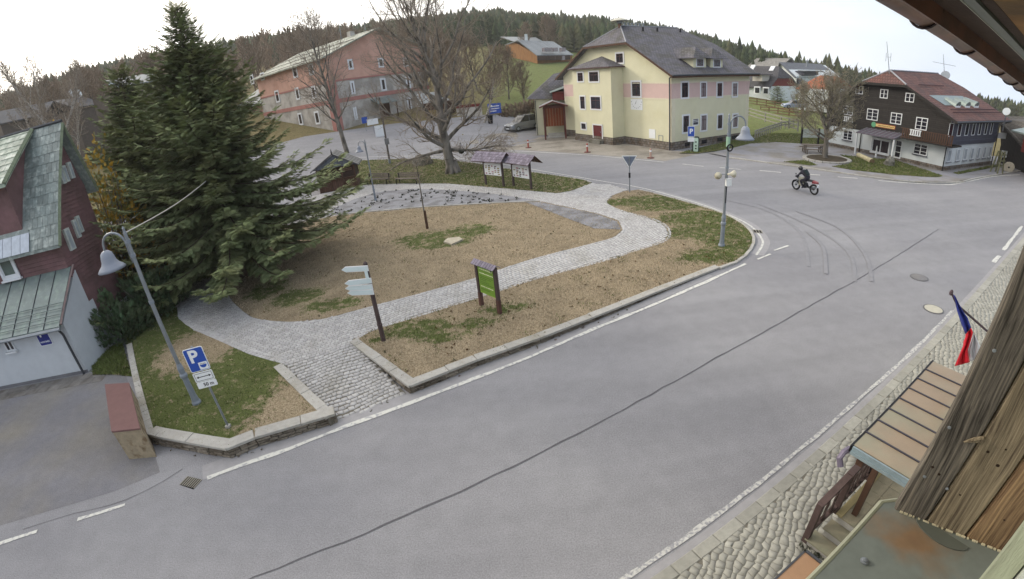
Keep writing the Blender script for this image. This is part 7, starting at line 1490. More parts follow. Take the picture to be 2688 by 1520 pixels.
info_board('right of two roofed notice boards on the lawn, covered with photos', (1348.8, 488), (1395.4, 497), ((1346.5, 433), (1392.3, 470)), ((1331, 401), (1403, 406)), (1321.6, 427.3), 0)
# benches
def bench(label, pa_, pb2):
    A, B = gp(*pa_), gp(*pb2); d = dirof(A, B); L_ = np.linalg.norm((B-A)[:2]); n_ = np.array([d[1], -d[0], 0]); n_ = n_ if n_@A < 0 else -n_; t = thing('park_bench', label, 'bench', A, 'slatted benches beside the curved path'); z = A[2]; A = A+Z3*.0
    for s in (.12, L_-.12):
        k = MB(); p = A+d*s; k.box(p-n_*.0, d*.05, -n_*.06, Z3*.42); k.box(p-n_*.42, d*.05, -n_*.06, Z3*.85); k.box(p-n_*.0+Z3*.36, d*.05, -n_*.46, Z3*.05); obj('leg', k, M_['iron'], t)
    for i in range(4): k = MB(); k.box(A-n_*(.02+i*.11)+Z3*.42, d*L_, -n_*.085, Z3*.035); obj('seat_slat', k, mat('bench_slat', '6e655e', rough=.8, var=.15), t)
    for i in range(3): k = MB(); k.box(A-n_*.47+Z3*(.52+i*.13), d*L_, -n_*.03, Z3*.09); obj('backrest_slat', k, mat('bench_slat', '6e655e'), t)
bench('slatted bench behind the small lamp post', (961, 484.5), (1017, 484)); bench('slatted bench nearer the young tree', (1037.5, 484), (1095.6, 483.5))
# boulders, slab, log
def rock(name, label, c, rad, seed, m, cat='boulder', flat=1.):
    k = MB(); k.blob(np.array(c)+Z3*rad[2]*.35, rad, 12, 8, .16, seed); t = obj(name, k, m); tag(t, label, cat); return t
q = gp(1110, 432); rock('boulder', 'large grey boulder on the lawn left of the beech', q, (1.0, .7, .75), 3, M_['grey_stone'])
q = g(2333, 437); rock('boulder', 'upright grey boulder on the lawn before the black house', q, (.45, .45, .62), 5, M_['grey_stone'])
P = [gp(*p) for p in ((1165, 638), (1176, 629), (1206, 626), (1215, 632), (1186, 645))]; k = MB(); k.prism([p+Z3*.0 for p in P], Z3*.09); tag(obj('flagstone', k, M_['pale_stone']), 'flat pale flagstone lying in the middle of the brown bed', 'stone slab')
a, b = g(2252, 413), g(2288, 431); k = MB(); k.tube([a+Z3*.22, b+Z3*.22], [.2, .24], 10); lg = thing('log', 'thick pale sawn log lying on the front lawn of the black house', 'log', a); obj('wood', k, mat('pale_log', 'b3ab8c', rough=.9, var=.25, scale=5), lg); d = dirof(a, b); k = MB(); k.tube([b+d*.01+Z3*.22, b+d*.02+Z3*.22], [.23, .23], 10); obj('end_grain', k, mat('end_grain_brown', '6b5a42', rough=.9), lg)
# pole with box, signs before the guest house
q = g(1024, 431); r_ = math.hypot(*q[:2]); tp = at(995, 256, r_); pl = thing('utility_pole', 'tall dark utility pole with a grey box on the lawn edge', 'pole', q); k = MB(); k.tube([q-Z3*.2, np.array([q[0], q[1], tp[2]])], [.11, .08], 8); obj('shaft', k, mat('tarred_pole', '57504c', rough=.85), pl)
c = at(1015.5, 371, r_-.2); k = MB(); k.cbox(c, np.array([.42, 0, 0]), np.array([0, .25, 0]), Z3*.62); obj('meter_box', k, mat('grey_box', '6f7074', rough=.6), pl); k = MB(); k.lathe(q, [(.14, 0), (.14, .5), (.1, .6)], 8); obj('sleeve', k, M_['galv'], pl)
def sign(label, foot, top, w_, h_, m, name='road_sign', n=1, zc=None, r=None, yaw=0., extra=None):
    q = g(*foot); rr = math.hypot(*q[:2]); tp = at(top[0], top[1], rr); t = thing(name, label, 'sign', q); k = MB(); k.tube([q-Z3*.1, np.array([q[0], q[1], tp[2]])], .035, 7); obj('pole', k, M_['galv'], t)
    v_ = -q*[1, 1, 0]; v_ = v_/np.linalg.norm(v_); v_ = np.array([v_[0]*math.cos(yaw)-v_[1]*math.sin(yaw), v_[0]*math.sin(yaw)+v_[1]*math.cos(yaw), 0]); W = Plane(np.array([q[0], q[1], 0])+v_*.05, math.atan2(v_[0], -v_[1])); W.n = v_; 
    obj('plate', rrect(W, 0, tp[2]-h_/2, w_, h_, .04, 0, .02), m, t); return t, W, tp[2]
t, W, z = sign('white notice on a stand before the guest house entrance', (1000, 358), (998, 328), 1.3, 1.6, M_['signwhite'], 'notice_stand')
t, W, z = sign('small blue sign left of the guest house notice stand', (962, 345), (960, 306), .8, .9, M_['signblue'], 'road_sign')
t, W, z = sign('white plate sign between the blue sign and notice stand', (983, 350), (981, 311), 1.5, .8, M_['signwhite'], 'road_sign')
t, W, z = sign('large blue direction board beside the leaning birch', (1300, 306), (1300, 271), 1.9, 1.45, M_['signblue'], 'road_sign')
for x, y, w_, h_ in ((-.55, -.35, .5, .3), (.2, -.4, 1.0, .12), (.1, -.75, 1.2, .12), (-.2, -1.1, .9, .12)): obj('marking', rrect(W, x, z+y, w_, h_, .02, .022, .004), M_['signwhite'], t)
t, W, z = sign('parking sign with a small white plate at the corner of the yellow house', (1813.3, 400), (1815, 331), .62, .95, M_['signwhite'], 'parking_sign'); obj('field', rrect(W, 0, z-.475, .56, .88, .03, .021, .004), M_['signblue'], t)
obj('letter', place_text(text_mesh('P', .6, .004, .02), W.p(0, z-.47, .03), -W.d if (W.d[0] < 0) else W.d, Z3), M_['signwhite'], t); obj('lower_plate', rrect(W, 0, z-1.2, .6, .4, .03, 0, .02), M_['signwhite'], t)
a = W2.sz(1818, 313); b = W2.sz(1833, 329); k = MB(); k.box(W2.p(min(a[0], b[0]), b[1], .0), W2.d*abs(b[0]-a[0]), W2.n*.03, Z3*(a[1]-b[1])); o = obj('wall_sign', k, M_['signwhite'], yh)
for i in range(4): k = MB(); k.box(W2.p(min(a[0], b[0])+.08, b[1]+.1+i*(a[1]-b[1])/4.4, .0305), W2.d*(abs(b[0]-a[0])-.16), W2.n*.004, Z3*(.1 if i else .2)); sub('text_line', k, M_['greywood'], o)
q = g(1826, 400); W = Plane([q[0], q[1], 0], math.atan2(-q[0], q[1])); W.n = W.n if W.n@q < 0 else -W.n; zt = zat(q, 1826, 358); t = thing('information_totem', 'narrow dark totem with a white green panel at the yellow house corner', 'totem', q); obj('body', rrect(W, 0, (zt+q[2])/2, .62, zt-q[2], .15, -.06, .1), mat('totem_dark', '26342f', rough=.5), t); obj('panel', rrect(W, .0, zt-.75, .42, 1.25, .08, .041, .01), mat('totem_pale', 'b8cdbd', rough=.5), t)
for i, y_ in enumerate((-.5, -.85, -1.1)): obj('symbol', rrect(W, 0, zt+y_, .16, .12, .04, .052, .004), mat('totem_dark', '26342f'), t)
# give-way sign seen from the back
q = g(1653, 507); r_ = math.hypot(*q[:2]); zt = at(1652, 409, r_)[2]; t = thing('give_way_sign', 'triangular give way sign seen from behind on a grey post', 'sign', q); k = MB(); k.tube([q-Z3*.1, np.array([q[0], q[1], zt-.03])], .035, 8); obj('pole', k, M_['galv'], t)
v_ = -q*[1, 1, 0]; v_ /= np.linalg.norm(v_); W = Plane([q[0], q[1], 0], math.atan2(-q[0], q[1])); W.n = v_; 
k = MB(); k.prism([W.p(-.47, zt, -.06), W.p(.47, zt, -.06), W.p(0, zt-.80, -.06)], -v_*.015); obj('rim', k, M_['signwhite'], t); k = MB(); k.prism([W.p(-.40, zt-.045, -.055), W.p(.40, zt-.045, -.055), W.p(0, zt-.72, -.055)], v_*.006); obj('back_plate', k, mat('sign_back_grey', '6c7588', rough=.5, metal=.2), t)
k = MB(); k.box(W.p(-.06, q[2]+1.0, -.0), W.d*.12, v_*.1, Z3*.3); obj('clamp', k, M_['iron'], t)
# red marker posts
for i, (px, py) in enumerate(((1387, 388), (1542, 400), (1708, 415))):
    q = g(px, py); t = thing('bollard', ['orange red marker post nearest the beech', 'orange red marker post before the yellow house door', 'pale orange marker post nearest the yellow house corner'][i], 'bollard', q, 'marker posts along the forecourt')
    k = MB(); k.lathe(q, [(.085, .04), (.08, .82), (.05, .86)], 10); obj('post', k, mat('bollard_red', 'a2554a', rough=.6, var=.1) if i < 2 else mat('bollard_faded', 'b09284', rough=.6), t); k = MB(); k.lathe(q, [(.34, 0), (.32, .05), (.12, .07)], 12); obj('rubber_foot', k, mat('bollard_foot', '5e3634', rough=.8), t); k = MB(); k.lathe(q, [(.09, .55), (.09, .68)], 10); obj('reflective_band', k, M_['signwhite'], t)
# red topped block left of the green
bl = [g(283, 1045, z=1.), g(283, 1045, z=1.)]
cA, cB = g(345, 1203, z=0.), g(408, 1187, z=0.); hb = zat(cA, 293, 1130); tA, tB = g(293, 1130, z=hb), g(366, 1122, z=hb); tC, tD = g(338, 1006, z=hb), g(276, 1010, z=hb)
t = thing('concrete_block', 'long concrete block with a dull red top beside the crumbling wall', 'low wall', cA)
k = MB(); lo = [np.array([p[0], p[1], -.02]) for p in (tA, tB, tC, tD)]; up_ = [np.array([p[0], p[1], hb-.05]) for p in (tA, tB, tC, tD)]; k.add(lo+up_, [[0, 1, 5, 4], [1, 2, 6, 5], [2, 3, 7, 6], [3, 0, 4, 7], [4, 5, 6, 7]]); obj('body', clean(k.mesh('body')), mat('stained_cream_render', '948873', rough=.95, var=.2, scale=5, bump=.4, c2='6e5d48', c2s=3.5, c2p=(.5, .65)), t)
k = MB(); cc = sum(up_)/4; k.prism([cc+(p-cc)*[1.03, 1.03, 1] for p in up_], Z3*.05); obj('red_top', k, mat('dull_red_cap', '6c514f', rough=.8, var=.1, scale=4), t)
# drains and manholes
def flatbox(pts, zf=0.): return [g(*p, z=zf) for p in pts]
P = flatbox([(472, 1273), (493, 1251), (531, 1260), (508, 1285)], .0); t = thing('drain_grate', 'square iron storm drain grate near the bottom left', 'drain', P[0]); k = MB(); k.prism([p+Z3*.004 for p in P], Z3*.004); obj('pit', k, mat('pit_black', '0c0c0c', rough=1), t)
u_, v_ = P[2]-P[1], P[0]-P[1]
for i in range(8): k = MB(); k.box(P[1]+u_*(i/7.4+.0)+Z3*.009, u_*.05, v_, Z3*.012); obj('bar', k, mat('worn_iron', '8a867c', rough=.7, metal=.2), t)
P = flatbox([(1974, 603), (1998, 605), (2003, 613), (1979, 612)]); t = thing('drain_grate', 'small rectangular drain grate at the tip kerb', 'drain', P[0]); k = MB(); k.prism([p+Z3*.012 for p in P], Z3*.008); obj('frame', k, mat('worn_iron', '8a867c'), t)
for i in range(3): k = MB(); u_ = P[1]-P[0]; v_ = P[3]-P[0]; k.box(P[0]+u_*(.1+.3*i)+v_*.15+Z3*.021, u_*.2, v_*.7, Z3*.003); obj('slot', k, mat('pit_black', '0c0c0c'), t)
for (px, py, m, lab) in ((2450, 812, 'pale_concrete_lid', 'pale concrete manhole cover beside the flag'), (2413, 729, 'asphalt_old', 'darker manhole cover farther up the road')):
    q = g(px, py, z=0.); t = thing('manhole_cover', lab, 'manhole cover', q); k = MB(); k.lathe(q, [(.36, .004), (.36, .016)], 26); obj('ring', k, mat('worn_iron_dark', '5c5c5e', rough=.7), t); k = MB(); k.lathe(q, [(.31, .004), (.31, .022)], 26); obj('lid', k, mat(m, 'a8a598', rough=.9, var=.1, scale=8), t)
q = g(2688-60, 500); 
# vehicles
def car(label, c, yaw, L_, W_, H_, body, kind='suv', name='parked_car'):
    """x forward; lofted body"""
    t = thing(name, label, 'car', c, rz=yaw); hw = W_/2
    prof = [(-.5, .30, .55), (-.49, .25, .98), (-.43, .22, 1.0), (-.0, .2, 1.0), (.22, .2, .98), (.42, .22, .84), (.49, .26, .66), (.5, .3, .5)]
    k = MB(); V = []; 
    for x, zl, zh in prof:
        w2 = hw*(1 if abs(x) < .45 else .86); V += [(x*L_, -w2, zl), (x*L_, -w2*1.0, zl+(zh-zl)*.6), (x*L_, -w2*.9, zh*H_/1.65), (x*L_, w2*.9, zh*H_/1.65), (x*L_, w2, zl+(zh-zl)*.6), (x*L_, w2, zl)]
    F_ = []
    for i in range(len(prof)-1):
        for j in range(6): F_.append([i*6+j, i*6+(j+1) % 6, (i+1)*6+(j+1) % 6, (i+1)*6+j])
    F_ += [list(range(6)), [(len(prof)-1)*6+j for j in range(6)][::-1]]; k.add(V, F_); ob = lambda n, k, m, p=None: obj(n, k, m, p or t, local=True)
    bo = obj('body', clean(k.mesh('body')), body, t, local=True)
    zb_ = .93*H_/1.65; zt = H_; cab = [(-.44, zb_), (-.40, zt*.93), (-.32, zt), (.02, zt), (.24, zb_+.02)] if kind == 'suv' else [(-.36, zb_), (-.22, zt), (.05, zt), (.25, zb_)]
    V = [(x*L_, s_*hw*(.9 if z < zt*.9 else .72), z) for s_ in (-1, 1) for x, z in cab]; n = len(cab); k = MB(); k.add(V, [list(range(n)), list(range(n, 2*n))[::-1]]+[[i, (i+1) % n, n+(i+1) % n, n+i] for i in range(n)]); gl = obj('windows', clean(k.mesh('windows')), glassmat('car_glass', '14171c', .06), t, local=True)
    k = MB(); xs = [c_[0] for c_ in cab if c_[1] > zt*.95]; k.box((min(xs)*L_-.02, -hw*.7, zt-.01), ((max(xs)-min(xs))*L_+.04, 0, 0), (0, hw*1.4, 0), (0, 0, .04)); ob('roof', k, body)
    for x in (-.12,): 
        for s_ in (-1, 1): k = MB(); k.tube([(x*L_, s_*hw*.905, zb_), (x*L_-.03, s_*hw*.73, zt)], .035, 4); ob('pillar', k, body)
    for x in (-.31, .31):
        for s_ in (-1, 1):
            k = MB(); k.tube([(x*L_, s_*(hw-.2), .33), (x*L_, s_*(hw+.01), .33)], .33, 18); w_ = ob('wheel', k, mat('tyre_rubber', '17171a', rough=.8)); k = MB(); k.tube([(x*L_, s_*(hw-.05), .33), (x*L_, s_*(hw+.02), .33)], .2, 10); o = bpy.data.objects.new('rim', k.mesh('rim')); o.data.materials.append(M_['zinc']); COL.objects.link(o); o.parent = w_
    for s_ in (-1, 1):
        k = MB(); k.blob((.475*L_, s_*hw*.68, .7*H_/1.65), (.12, .2, .09), 8, 5, 0); ob('headlight', k, mat('headlight_glass', 'c9ced4', rough=.15)); k = MB(); k.box((-.503*L_, s_*hw*.72-.1, .75), (.03, 0, 0), (0, .2, 0), (0, 0, .2)); ob('tail_light', k, mat('tail_red', '7a1a1a', rough=.3))
        k = MB(); k.box((.16*L_, s_*(hw*.97)-.08, zb_-.02), (.1, 0, 0), (0, .16, 0), (0, 0, .12)); ob('mirror', k, body)
    k = MB(); k.box((.49*L_, -hw*.4, .5), (.05, 0, 0), (0, hw*.8, 0), (0, 0, .16)); ob('grille', k, M_['iron']); k = MB(); k.box((.505*L_, -.25, .36), (.02, 0, 0), (0, .5, 0), (0, 0, .11)); ob('number_plate', k, M_['signwhite'])
    return t
q = g(1372, 340); car('grey metallic people carrier parked left of the timber porch', q, math.atan2(-.75, -1.), 4.9, 1.95, 1.85, mat('grey_car_paint', '6e7175', rough=.25, var=.05, spec=.7, metal=.3))
q = at(*q7(600, 660), 92); q[2] = zat(q, *q7(600, 700)); car('pale blue car parked on the lane before the cottage', q, math.radians(170), 4.2, 1.75, 1.4, mat('pale_blue_paint', '7d8ba3', rough=.3, var=.05, spec=.6), kind='car'); 
q = g(1140, 282); vn = thing('van', 'white van half hidden behind the limbs of the great beech', 'van', q, rz=.2); W_ = 1.0
k = MB(); k.prism([(-2.6, -W_, .45), (-2.6, -W_, 2.3), (-2.3, -W_, 2.45), (.9, -W_, 2.45), (1.7, -W_, 1.4), (2.5, -W_, 1.15), (2.6, -W_, .45)], (0, 2*W_, 0)); obj('body', clean(k.mesh('body')), M_['plastic_white'], vn, local=True)
k = MB(); k.prism([(.95, -W_-.01, 2.2), (1.62, -W_-.01, 1.45), (.3, -W_-.01, 1.45), (.3, -W_-.01, 2.2)], (0, 2*W_+.02, 0)); obj('window', k, MATS['car_glass'], vn, local=True)
for x in (-1.6, 1.6):
    for s_ in (-1, 1): k = MB(); k.tube([(x, s_*.8, .36), (x, s_*1.02, .36)], .36, 14); obj('wheel', k, MATS['tyre_rubber'], vn, local=True)
# shed, low wall and bin behind the beech
a, b = g(1117, 305), g(1172, 305); u_ = (b-a)*[1, 1, 0]; n_ = np.array([-u_[1], u_[0], 0])/np.linalg.norm(u_); t = thing('shed', 'brown timber shed with upright boards behind the beech trunk', 'shed', a); zt = zat(a, 1117, 274); ul = np.linalg.norm(u_)
k = MB(); k.box(np.array([a[0], a[1], a[2]-.5]), u_, n_*3, Z3*(zt-a[2]+.5)); obj('wall', k, M_['brownwood'], t); k = MB(); k.box(np.array([a[0], a[1], zt])-u_*.05-n_*.3, u_*1.1, n_*3.6, Z3*.12); obj('roof', k, M_['brownwood'], t)
for i in range(12): k = MB(); k.box(np.array([a[0], a[1], a[2]-.3])+u_*(i/12+.01)-n_*.03, u_*.07, n_*.028, Z3*(zt-a[2]+.25)*.55); obj('board', k, mat('pale_board', '8a7a55', rough=.9, tone=.2), t)
a, b = g(1200, 303), g(1266, 306); d_ = (b-a)*[1, 1, 0]; n_ = np.array([-d_[1], d_[0], 0])/np.linalg.norm(d_); t = thing('garden_wall', 'low cream wall with a red brown coping across the lane', 'wall', a); t['kind'] = 'thing'; k = MB(); k.box(X(a, a[2]-.4), d_, n_*.3, Z3*1.4); obj('panel', k, M_['creamwall'], t); k = MB(); k.box(X(a, a[2]+1.0)-n_*.05, d_, n_*.4, Z3*.4); obj('coping', k, mat('oxide_red_board', '6a2f2c'), t)
q = g(1288, 324); t = thing('litter_bin', 'black litter bin at the foot of the leaning birch', 'bin', q); k = MB(); k.lathe(q, [(.32, 0), (.38, 1.0), (.4, 1.05)], 12); obj('drum', k, M_['iron'], t); k = MB(); k.lathe(q, [(.41, 1.06), (.38, 1.14), (.1, 1.2)], 12); obj('lid', k, M_['iron'], t)
# post and rail fences between the houses
def rail_fence(label, pts, r, hgt, m, rails=2, step=2.4, zs=None, name='rail_fence', wd=.1):
    P = [at(*q7(*p), rr) for p, rr in zip(pts, r)]; t = thing(name, label, 'fence', P[0]); 
    for i in range(len(P)-1):
        a, b = P[i], P[i+1]; L_ = np.linalg.norm((b-a)[:2]); n = max(1, int(L_/step))
        for j in range(n+(i == len(P)-2)): p = a+(b-a)*j/n; k = MB(); k.cbox(p-Z3*hgt*.5, np.array([wd*1.3, 0, 0]), np.array([0, wd*1.3, 0]), Z3*hgt*1.1); obj('post', k, m, t)
        for j in range(rails): k = MB(); dz = Z3*(-hgt*.12-j*hgt*.38); v = b-a; n_ = np.array([-v[1], v[0], 0])/np.linalg.norm(v[:2]); k.box(a+dz-n_*wd*.7, v, n_*wd*.5, Z3*.14); obj('rail', k, m, t)
fw = mat('fence_brown', '59402f', rough=.9, var=.2); fg = mat('fence_grey', '8b8882', rough=.9, var=.2)
rail_fence('upper brown rail fence below the white cottage', [(20, 565), (250, 590), (480, 640), (720, 690)], (104, 100, 96, 90), 1.3, fw, 3)
rail_fence('middle brown rail fence along the lane', [(180, 680), (400, 690), (700, 720)], (94, 88, 82), 1.2, fw, 3)
rail_fence('grey weathered rail fence across the grass slope', [(20, 690), (240, 750), (440, 800), (660, 850)], (72, 68, 64, 58), 1.2, fg, 3)
rail_fence('pale low ladder like fence running down to the yellow house', [(110, 985), (280, 930), (440, 880), (600, 860)], (52, 56, 60, 62), .75, fg, 2, .7, wd=.07)
# picnic table
q = g(2134, 405); t = thing('picnic_table', 'rough timber picnic table with benches beside the plaza tree', 'picnic table', q); d = dirof(g(2096, 402), g(2168, 405)); n_ = np.array([-d[1], d[0], 0]); wd_ = mat('picnic_timber', '6b6259', rough=.9, var=.2)
q = q+Z3*.09; 
for i in range(4): k = MB(); k.box(q-d*1.1+n_*(-.38+i*.2)+Z3*.72, d*2.2, n_*.18, Z3*.06); obj('table_plank', k, wd_, t)
for s_ in (-.85, .75):
    k = MB(); k.box(q-d*1.1+n_*s_+Z3*.42, d*2.2, n_*.26, Z3*.06); obj('bench_plank', k, wd_, t)
for s_ in (-.8, .7):
    k = MB(); k.box(q+d*s_-n_*.8, d*.08, n_*.1, Z3*.42); k.box(q+d*s_+n_*.8, d*.08, n_*.1, Z3*.42); k.box(q+d*s_-n_*.25, d*.08, n_*.1, Z3*.72); k.box(q+d*s_+n_*.25, d*.08, n_*.1, Z3*.72); k.box(q+d*s_-n_*.85+Z3*.34, d*.07, n_*1.75, Z3*.08); obj('leg_frame', k, wd_, t)
# long bench under the black house windows
for j, (a_, b_) in enumerate((((2372, 412), (2415, 430)), ((2418, 431), (2460, 448)))):
    A, B = g(*a_), g(*b_); d = dirof(A, B); L_ = np.linalg.norm((B-A)[:2]); n_ = np.array([d[1], -d[0], 0]); n_ = n_ if n_@A < 0 else -n_; t = thing('wall_bench', ['left', 'right'][j]+' dark timber bench against the white wall of the black house', 'bench', A); A = A+Z3*.1
    for i in range(3): k = MB(); k.box(A-n_*(.05+i*.14)+Z3*.42, d*L_, -n_*.12, Z3*.05); obj('seat_slat', k, fw, t)
    for i in range(2): k = MB(); k.box(A-n_*.5+Z3*(.6+i*.18), d*L_, -n_*.04, Z3*.13); obj('backrest_slat', k, fw, t)
    for s_ in (.15, L_-.2): k = MB(); k.box(A+d*s_, d*.07, -n_*.07, Z3*.42); k.box(A+d*s_-n_*.45, d*.07, -n_*.07, Z3*.85); obj('leg', k, fw, t)
q = g(2298, 415); t = thing('marker_post', 'slim white carved post beside the black house entrance', 'post', q); k = MB(); k.lathe(q+Z3*.08, [(.1, 0), (.07, .3), (.09, .5), (.06, .7), (.05, .95), (.01, 1.05)], 8); obj('figure', k, M_['plastic_white'], t)
A, B = g(2102, 379), g(2146, 380); d = dirof(A, B); L_ = np.linalg.norm((B-A)[:2]); zt = zat(A, 2102, 335); t = thing('sign_frame', 'dark post frame with an empty pale board on the grass behind the plaza', 'sign frame', A); W = Plane([A[0], A[1], 0], math.atan2(d[1], d[0])); W.n = W.n if W.n@A < 0 else -W.n
for s_ in (0, L_): k = MB(); k.box(W.p(s_-.08, A[2]-.1, 0), W.d*.16, W.n*.14, Z3*(zt-A[2]+.1)); obj('post', k, M_['iron'], t)
zb_ = W.sz(2130, 361)[1]; k = MB(); k.box(W.p(.1, zb_, .04), W.d*(L_+.9), W.n*.04, Z3*(zt-zb_-.1)); obj('board', k, mat('pale_board_grey', 'a9b3ad', rough=.7, var=.15), t)
# roadside gate and wheel by the chalet
q = at(*q8(385, 1330), 50); q[2] = 0.; t = thing('wooden_trestle', 'mossy timber trestle gate beside the dark chalet', 'trestle', q); 
for s_ in (-.35, .35): k = MB(); k.tube([q+np.array([s_, 0, 0]), q+np.array([s_*.4, .1, 1.9])], .07, 5); k.tube([q+np.array([s_, .7, 0]), q+np.array([s_*.4, .5, 1.9])], .07, 5); obj('leg', k, mat('mossy_timber', '6a6a50', rough=.95, var=.3), t)
for z in (.6, 1.1, 1.6): k = MB(); k.box(q+np.array([-.3, -.05, z]), np.array([.6, 0, 0]), np.array([0, .06, 0]), Z3*.08); obj('rung', k, mat('mossy_timber', '6a6a50'), t)
q = at(*q8(513, 1262), 52); q[2] = .45; v_ = -q*[1, 1, 0]; v_ /= np.linalg.norm(v_); t = thing('millstone', 'pale round stone disc leaning before the chalet', 'millstone', q); k = MB(); k.lathe(q, [(.42, -.06), (.46, 0), (.42, .08)], 18, axis=v_); obj('disc', k, M_['pale_stone'], t); k = MB(); k.lathe(q, [(.08, .078), (.08, .09)], 8, axis=v_); obj('hole', k, M_['iron'], t)

# ------------------------------------------------------------------ motorcycle and rider
rw, fw_ = g(2139, 512), g(2087, 497); hd = math.atan2(*(fw_-rw)[:2][::-1]); mc = (rw+fw_)/2
mt = thing('motorcycle', 'dark motorcycle with pale tank and red rear leaning into the bend', 'motorcycle', mc, rz=hd); lean = math.radians(-9); Rl = Matrix.Rotation(lean, 4, 'X'); WB = .72
def mo(n, k, m, par=mt, sm=False):
    me = k.mesh(n); me.transform(Rl); me.materials.append(m); o = bpy.data.objects.new(n, me); COL.objects.link(o); o.parent = par
    if sm: me.polygons.foreach_set('use_smooth', [True]*len(me.polygons))
    return o
tyre = MATS['tyre_rubber']; dk_ = mat('engine_black', '202126', rough=.45, metal=.3)
for x in (-WB, WB):
    k = MB(); k.tube([(x+math.cos(a)*.29, 0, .34+math.sin(a)*.29) for a in np.linspace(0, 2*math.pi, 25)], .055, 8, cap=False); w_ = mo('wheel', k, tyre, sm=True); k = MB(); k.tube([(x+math.cos(a)*.225, 0, .34+math.sin(a)*.225) for a in np.linspace(0, 2*math.pi, 21)], .018, 5, cap=False); mo('rim', k, M_['zinc'], w_)
    for j in range(7): a = j*math.pi/3.5; k = MB(); k.tube([(x, 0, .34), (x+math.cos(a)*.22, 0, .34+math.sin(a)*.22)], .009, 4); mo('spoke', k, M_['zinc'], w_)
    k = MB(); k.tube([(x, -.06, .34), (x, .06, .34)], .045, 10); mo('hub', k, dk_, w_)
for s_ in (-1, 1): k = MB(); k.tube([(WB, s_*.08, .34), (WB-.28, s_*.08, .95)], .025, 6); mo('fork', k, M_['zinc'])
k = MB(); k.tube([(-WB, .07, .34), (-.15, .09, .42)], .03, 6); k.tube([(-WB, -.07, .34), (-.15, -.09, .42)], .03, 6); mo('swing_arm', k, dk_)
k = MB(); k.blob((.02, 0, .48), (.28, .17, .2), 10, 7, .08, 2); mo('engine', k, dk_); k = MB(); k.tube([(.15, -.14, .35), (-.3, -.16, .32), (-.75, -.17, .42)], [.035, .05, .065], 8); mo('exhaust', k, M_['zinc'])
k = MB(); k.blob((.2, 0, .84), (.3, .15, .14), 12, 8, 0); mo('tank', k, mat('pale_tank_paint', '8e8d80', rough=.3, spec=.6), sm=True); k = MB(); k.prism([(.35, -.16, .75), (-.02, -.17, .62), (.05, -.17, .4), (.38, -.16, .45)], (0, .32, 0)); mo('side_panel', k, mat('pale_tank_paint', '8e8d80'))
k = MB(); k.prism([(-.08, -.13, .78), (-.65, -.11, .84), (-.66, -.11, .9), (-.08, -.13, .86)], (0, .24, 0)); mo('seat', k, mat('seat_black', '1d1d21', rough=.7)); k = MB(); k.prism([(-.6, -.1, .72), (-.98, -.07, .78), (-1.0, -.07, .86), (-.62, -.1, .9)], (0, .18, 0)); mo('tail_fairing', k, mat('tail_red_paint', '7a3338', rough=.35))
k = MB(); k.prism([(-1.0, -.09, .5), (-1.02, -.09, .66), (-1.0, -.09, .66), (-.98, -.09, .5)], (0, .18, 0)); mo('number_plate', k, M_['signwhite']); k = MB(); k.box((-1.03, -.05, .76), (.04, 0, 0), (0, .1, 0), (0, 0, .06)); mo('tail_light', k, MATS['tail_red'])
k = MB(); k.tube([(.42, -.38, 1.02), (.46, -.2, 1.05), (.46, .2, 1.05), (.42, .38, 1.02)], .018, 6); mo('handlebar', k, dk_); k = MB(); k.blob((.58, 0, .93), (.1, .11, .12), 10, 6, 0); mo('headlight', k, dk_)
for s_ in (-1, 1): k = MB(); k.tube([(.43, s_*.3, 1.04), (.4, s_*.36, 1.2)], .01, 4); k.blob((.4, s_*.38, 1.24), (.02, .06, .045), 8, 5, 0); mo('mirror', k, dk_)
k = MB(); k.prism([(.9, -.06, .63), (WB, -.06, .7), (.45, -.06, .62), (.45, -.06, .6), (WB, -.06, .68), (.9, -.06, .61)], (0, .12, 0)); mo('front_mudguard', k, dk_)
# rider: one continuous skinned figure
def figure(name, joints, edges, root, m, parent):
    me = bpy.data.meshes.new(name); names = list(joints); me.from_pydata([joints[n][:3] for n in names], [(names.index(a), names.index(b)) for a, b in edges], []); me.update()
    o = bpy.data.objects.new(name, me); COL.objects.link(o); md = o.modifiers.new('skin', 'SKIN'); sl_ = me.skin_vertices[0].data if me.skin_vertices else None
    if sl_ is None: me.skin_vertices.new() if hasattr(me.skin_vertices, 'new') else None; sl_ = me.skin_vertices[0].data
    for i, n in enumerate(names): r = joints[n][3]; sl_[i].radius = (r, r*(joints[n][4] if len(joints[n]) > 4 else 1)); sl_[i].use_root = (n == root)
    sb = o.modifiers.new('sub', 'SUBSURF'); sb.levels = 2; sb.render_levels = 2
    ev = o.evaluated_get(bpy.context.evaluated_depsgraph_get()); m2 = bpy.data.meshes.new_from_object(ev); bpy.data.objects.remove(o); m2.materials.clear(); m2.materials.append(m); m2.polygons.foreach_set('use_smooth', [True]*len(m2.polygons)); m2.transform(Rl)
    o = bpy.data.objects.new(name, m2); COL.objects.link(o); o.parent = parent; return o
rd_ = thing('person', 'rider in dark jacket and helmet crouching on the motorcycle', 'person', mc, rz=hd); jk = mat('dark_riding_suit', '25232e', rough=.7, var=.2, scale=9)
J = dict(pel=(-.22, 0, .98, .15, 1.0), wai=(-.16, 0, 1.13, .15, 1.1), che=(.08, 0, 1.27, .18, 1.2), nek=(.22, 0, 1.39, .07), hdn=(.29, 0, 1.44, .06))
E_ = [('pel', 'wai'), ('wai', 'che'), ('che', 'nek'), ('nek', 'hdn')]
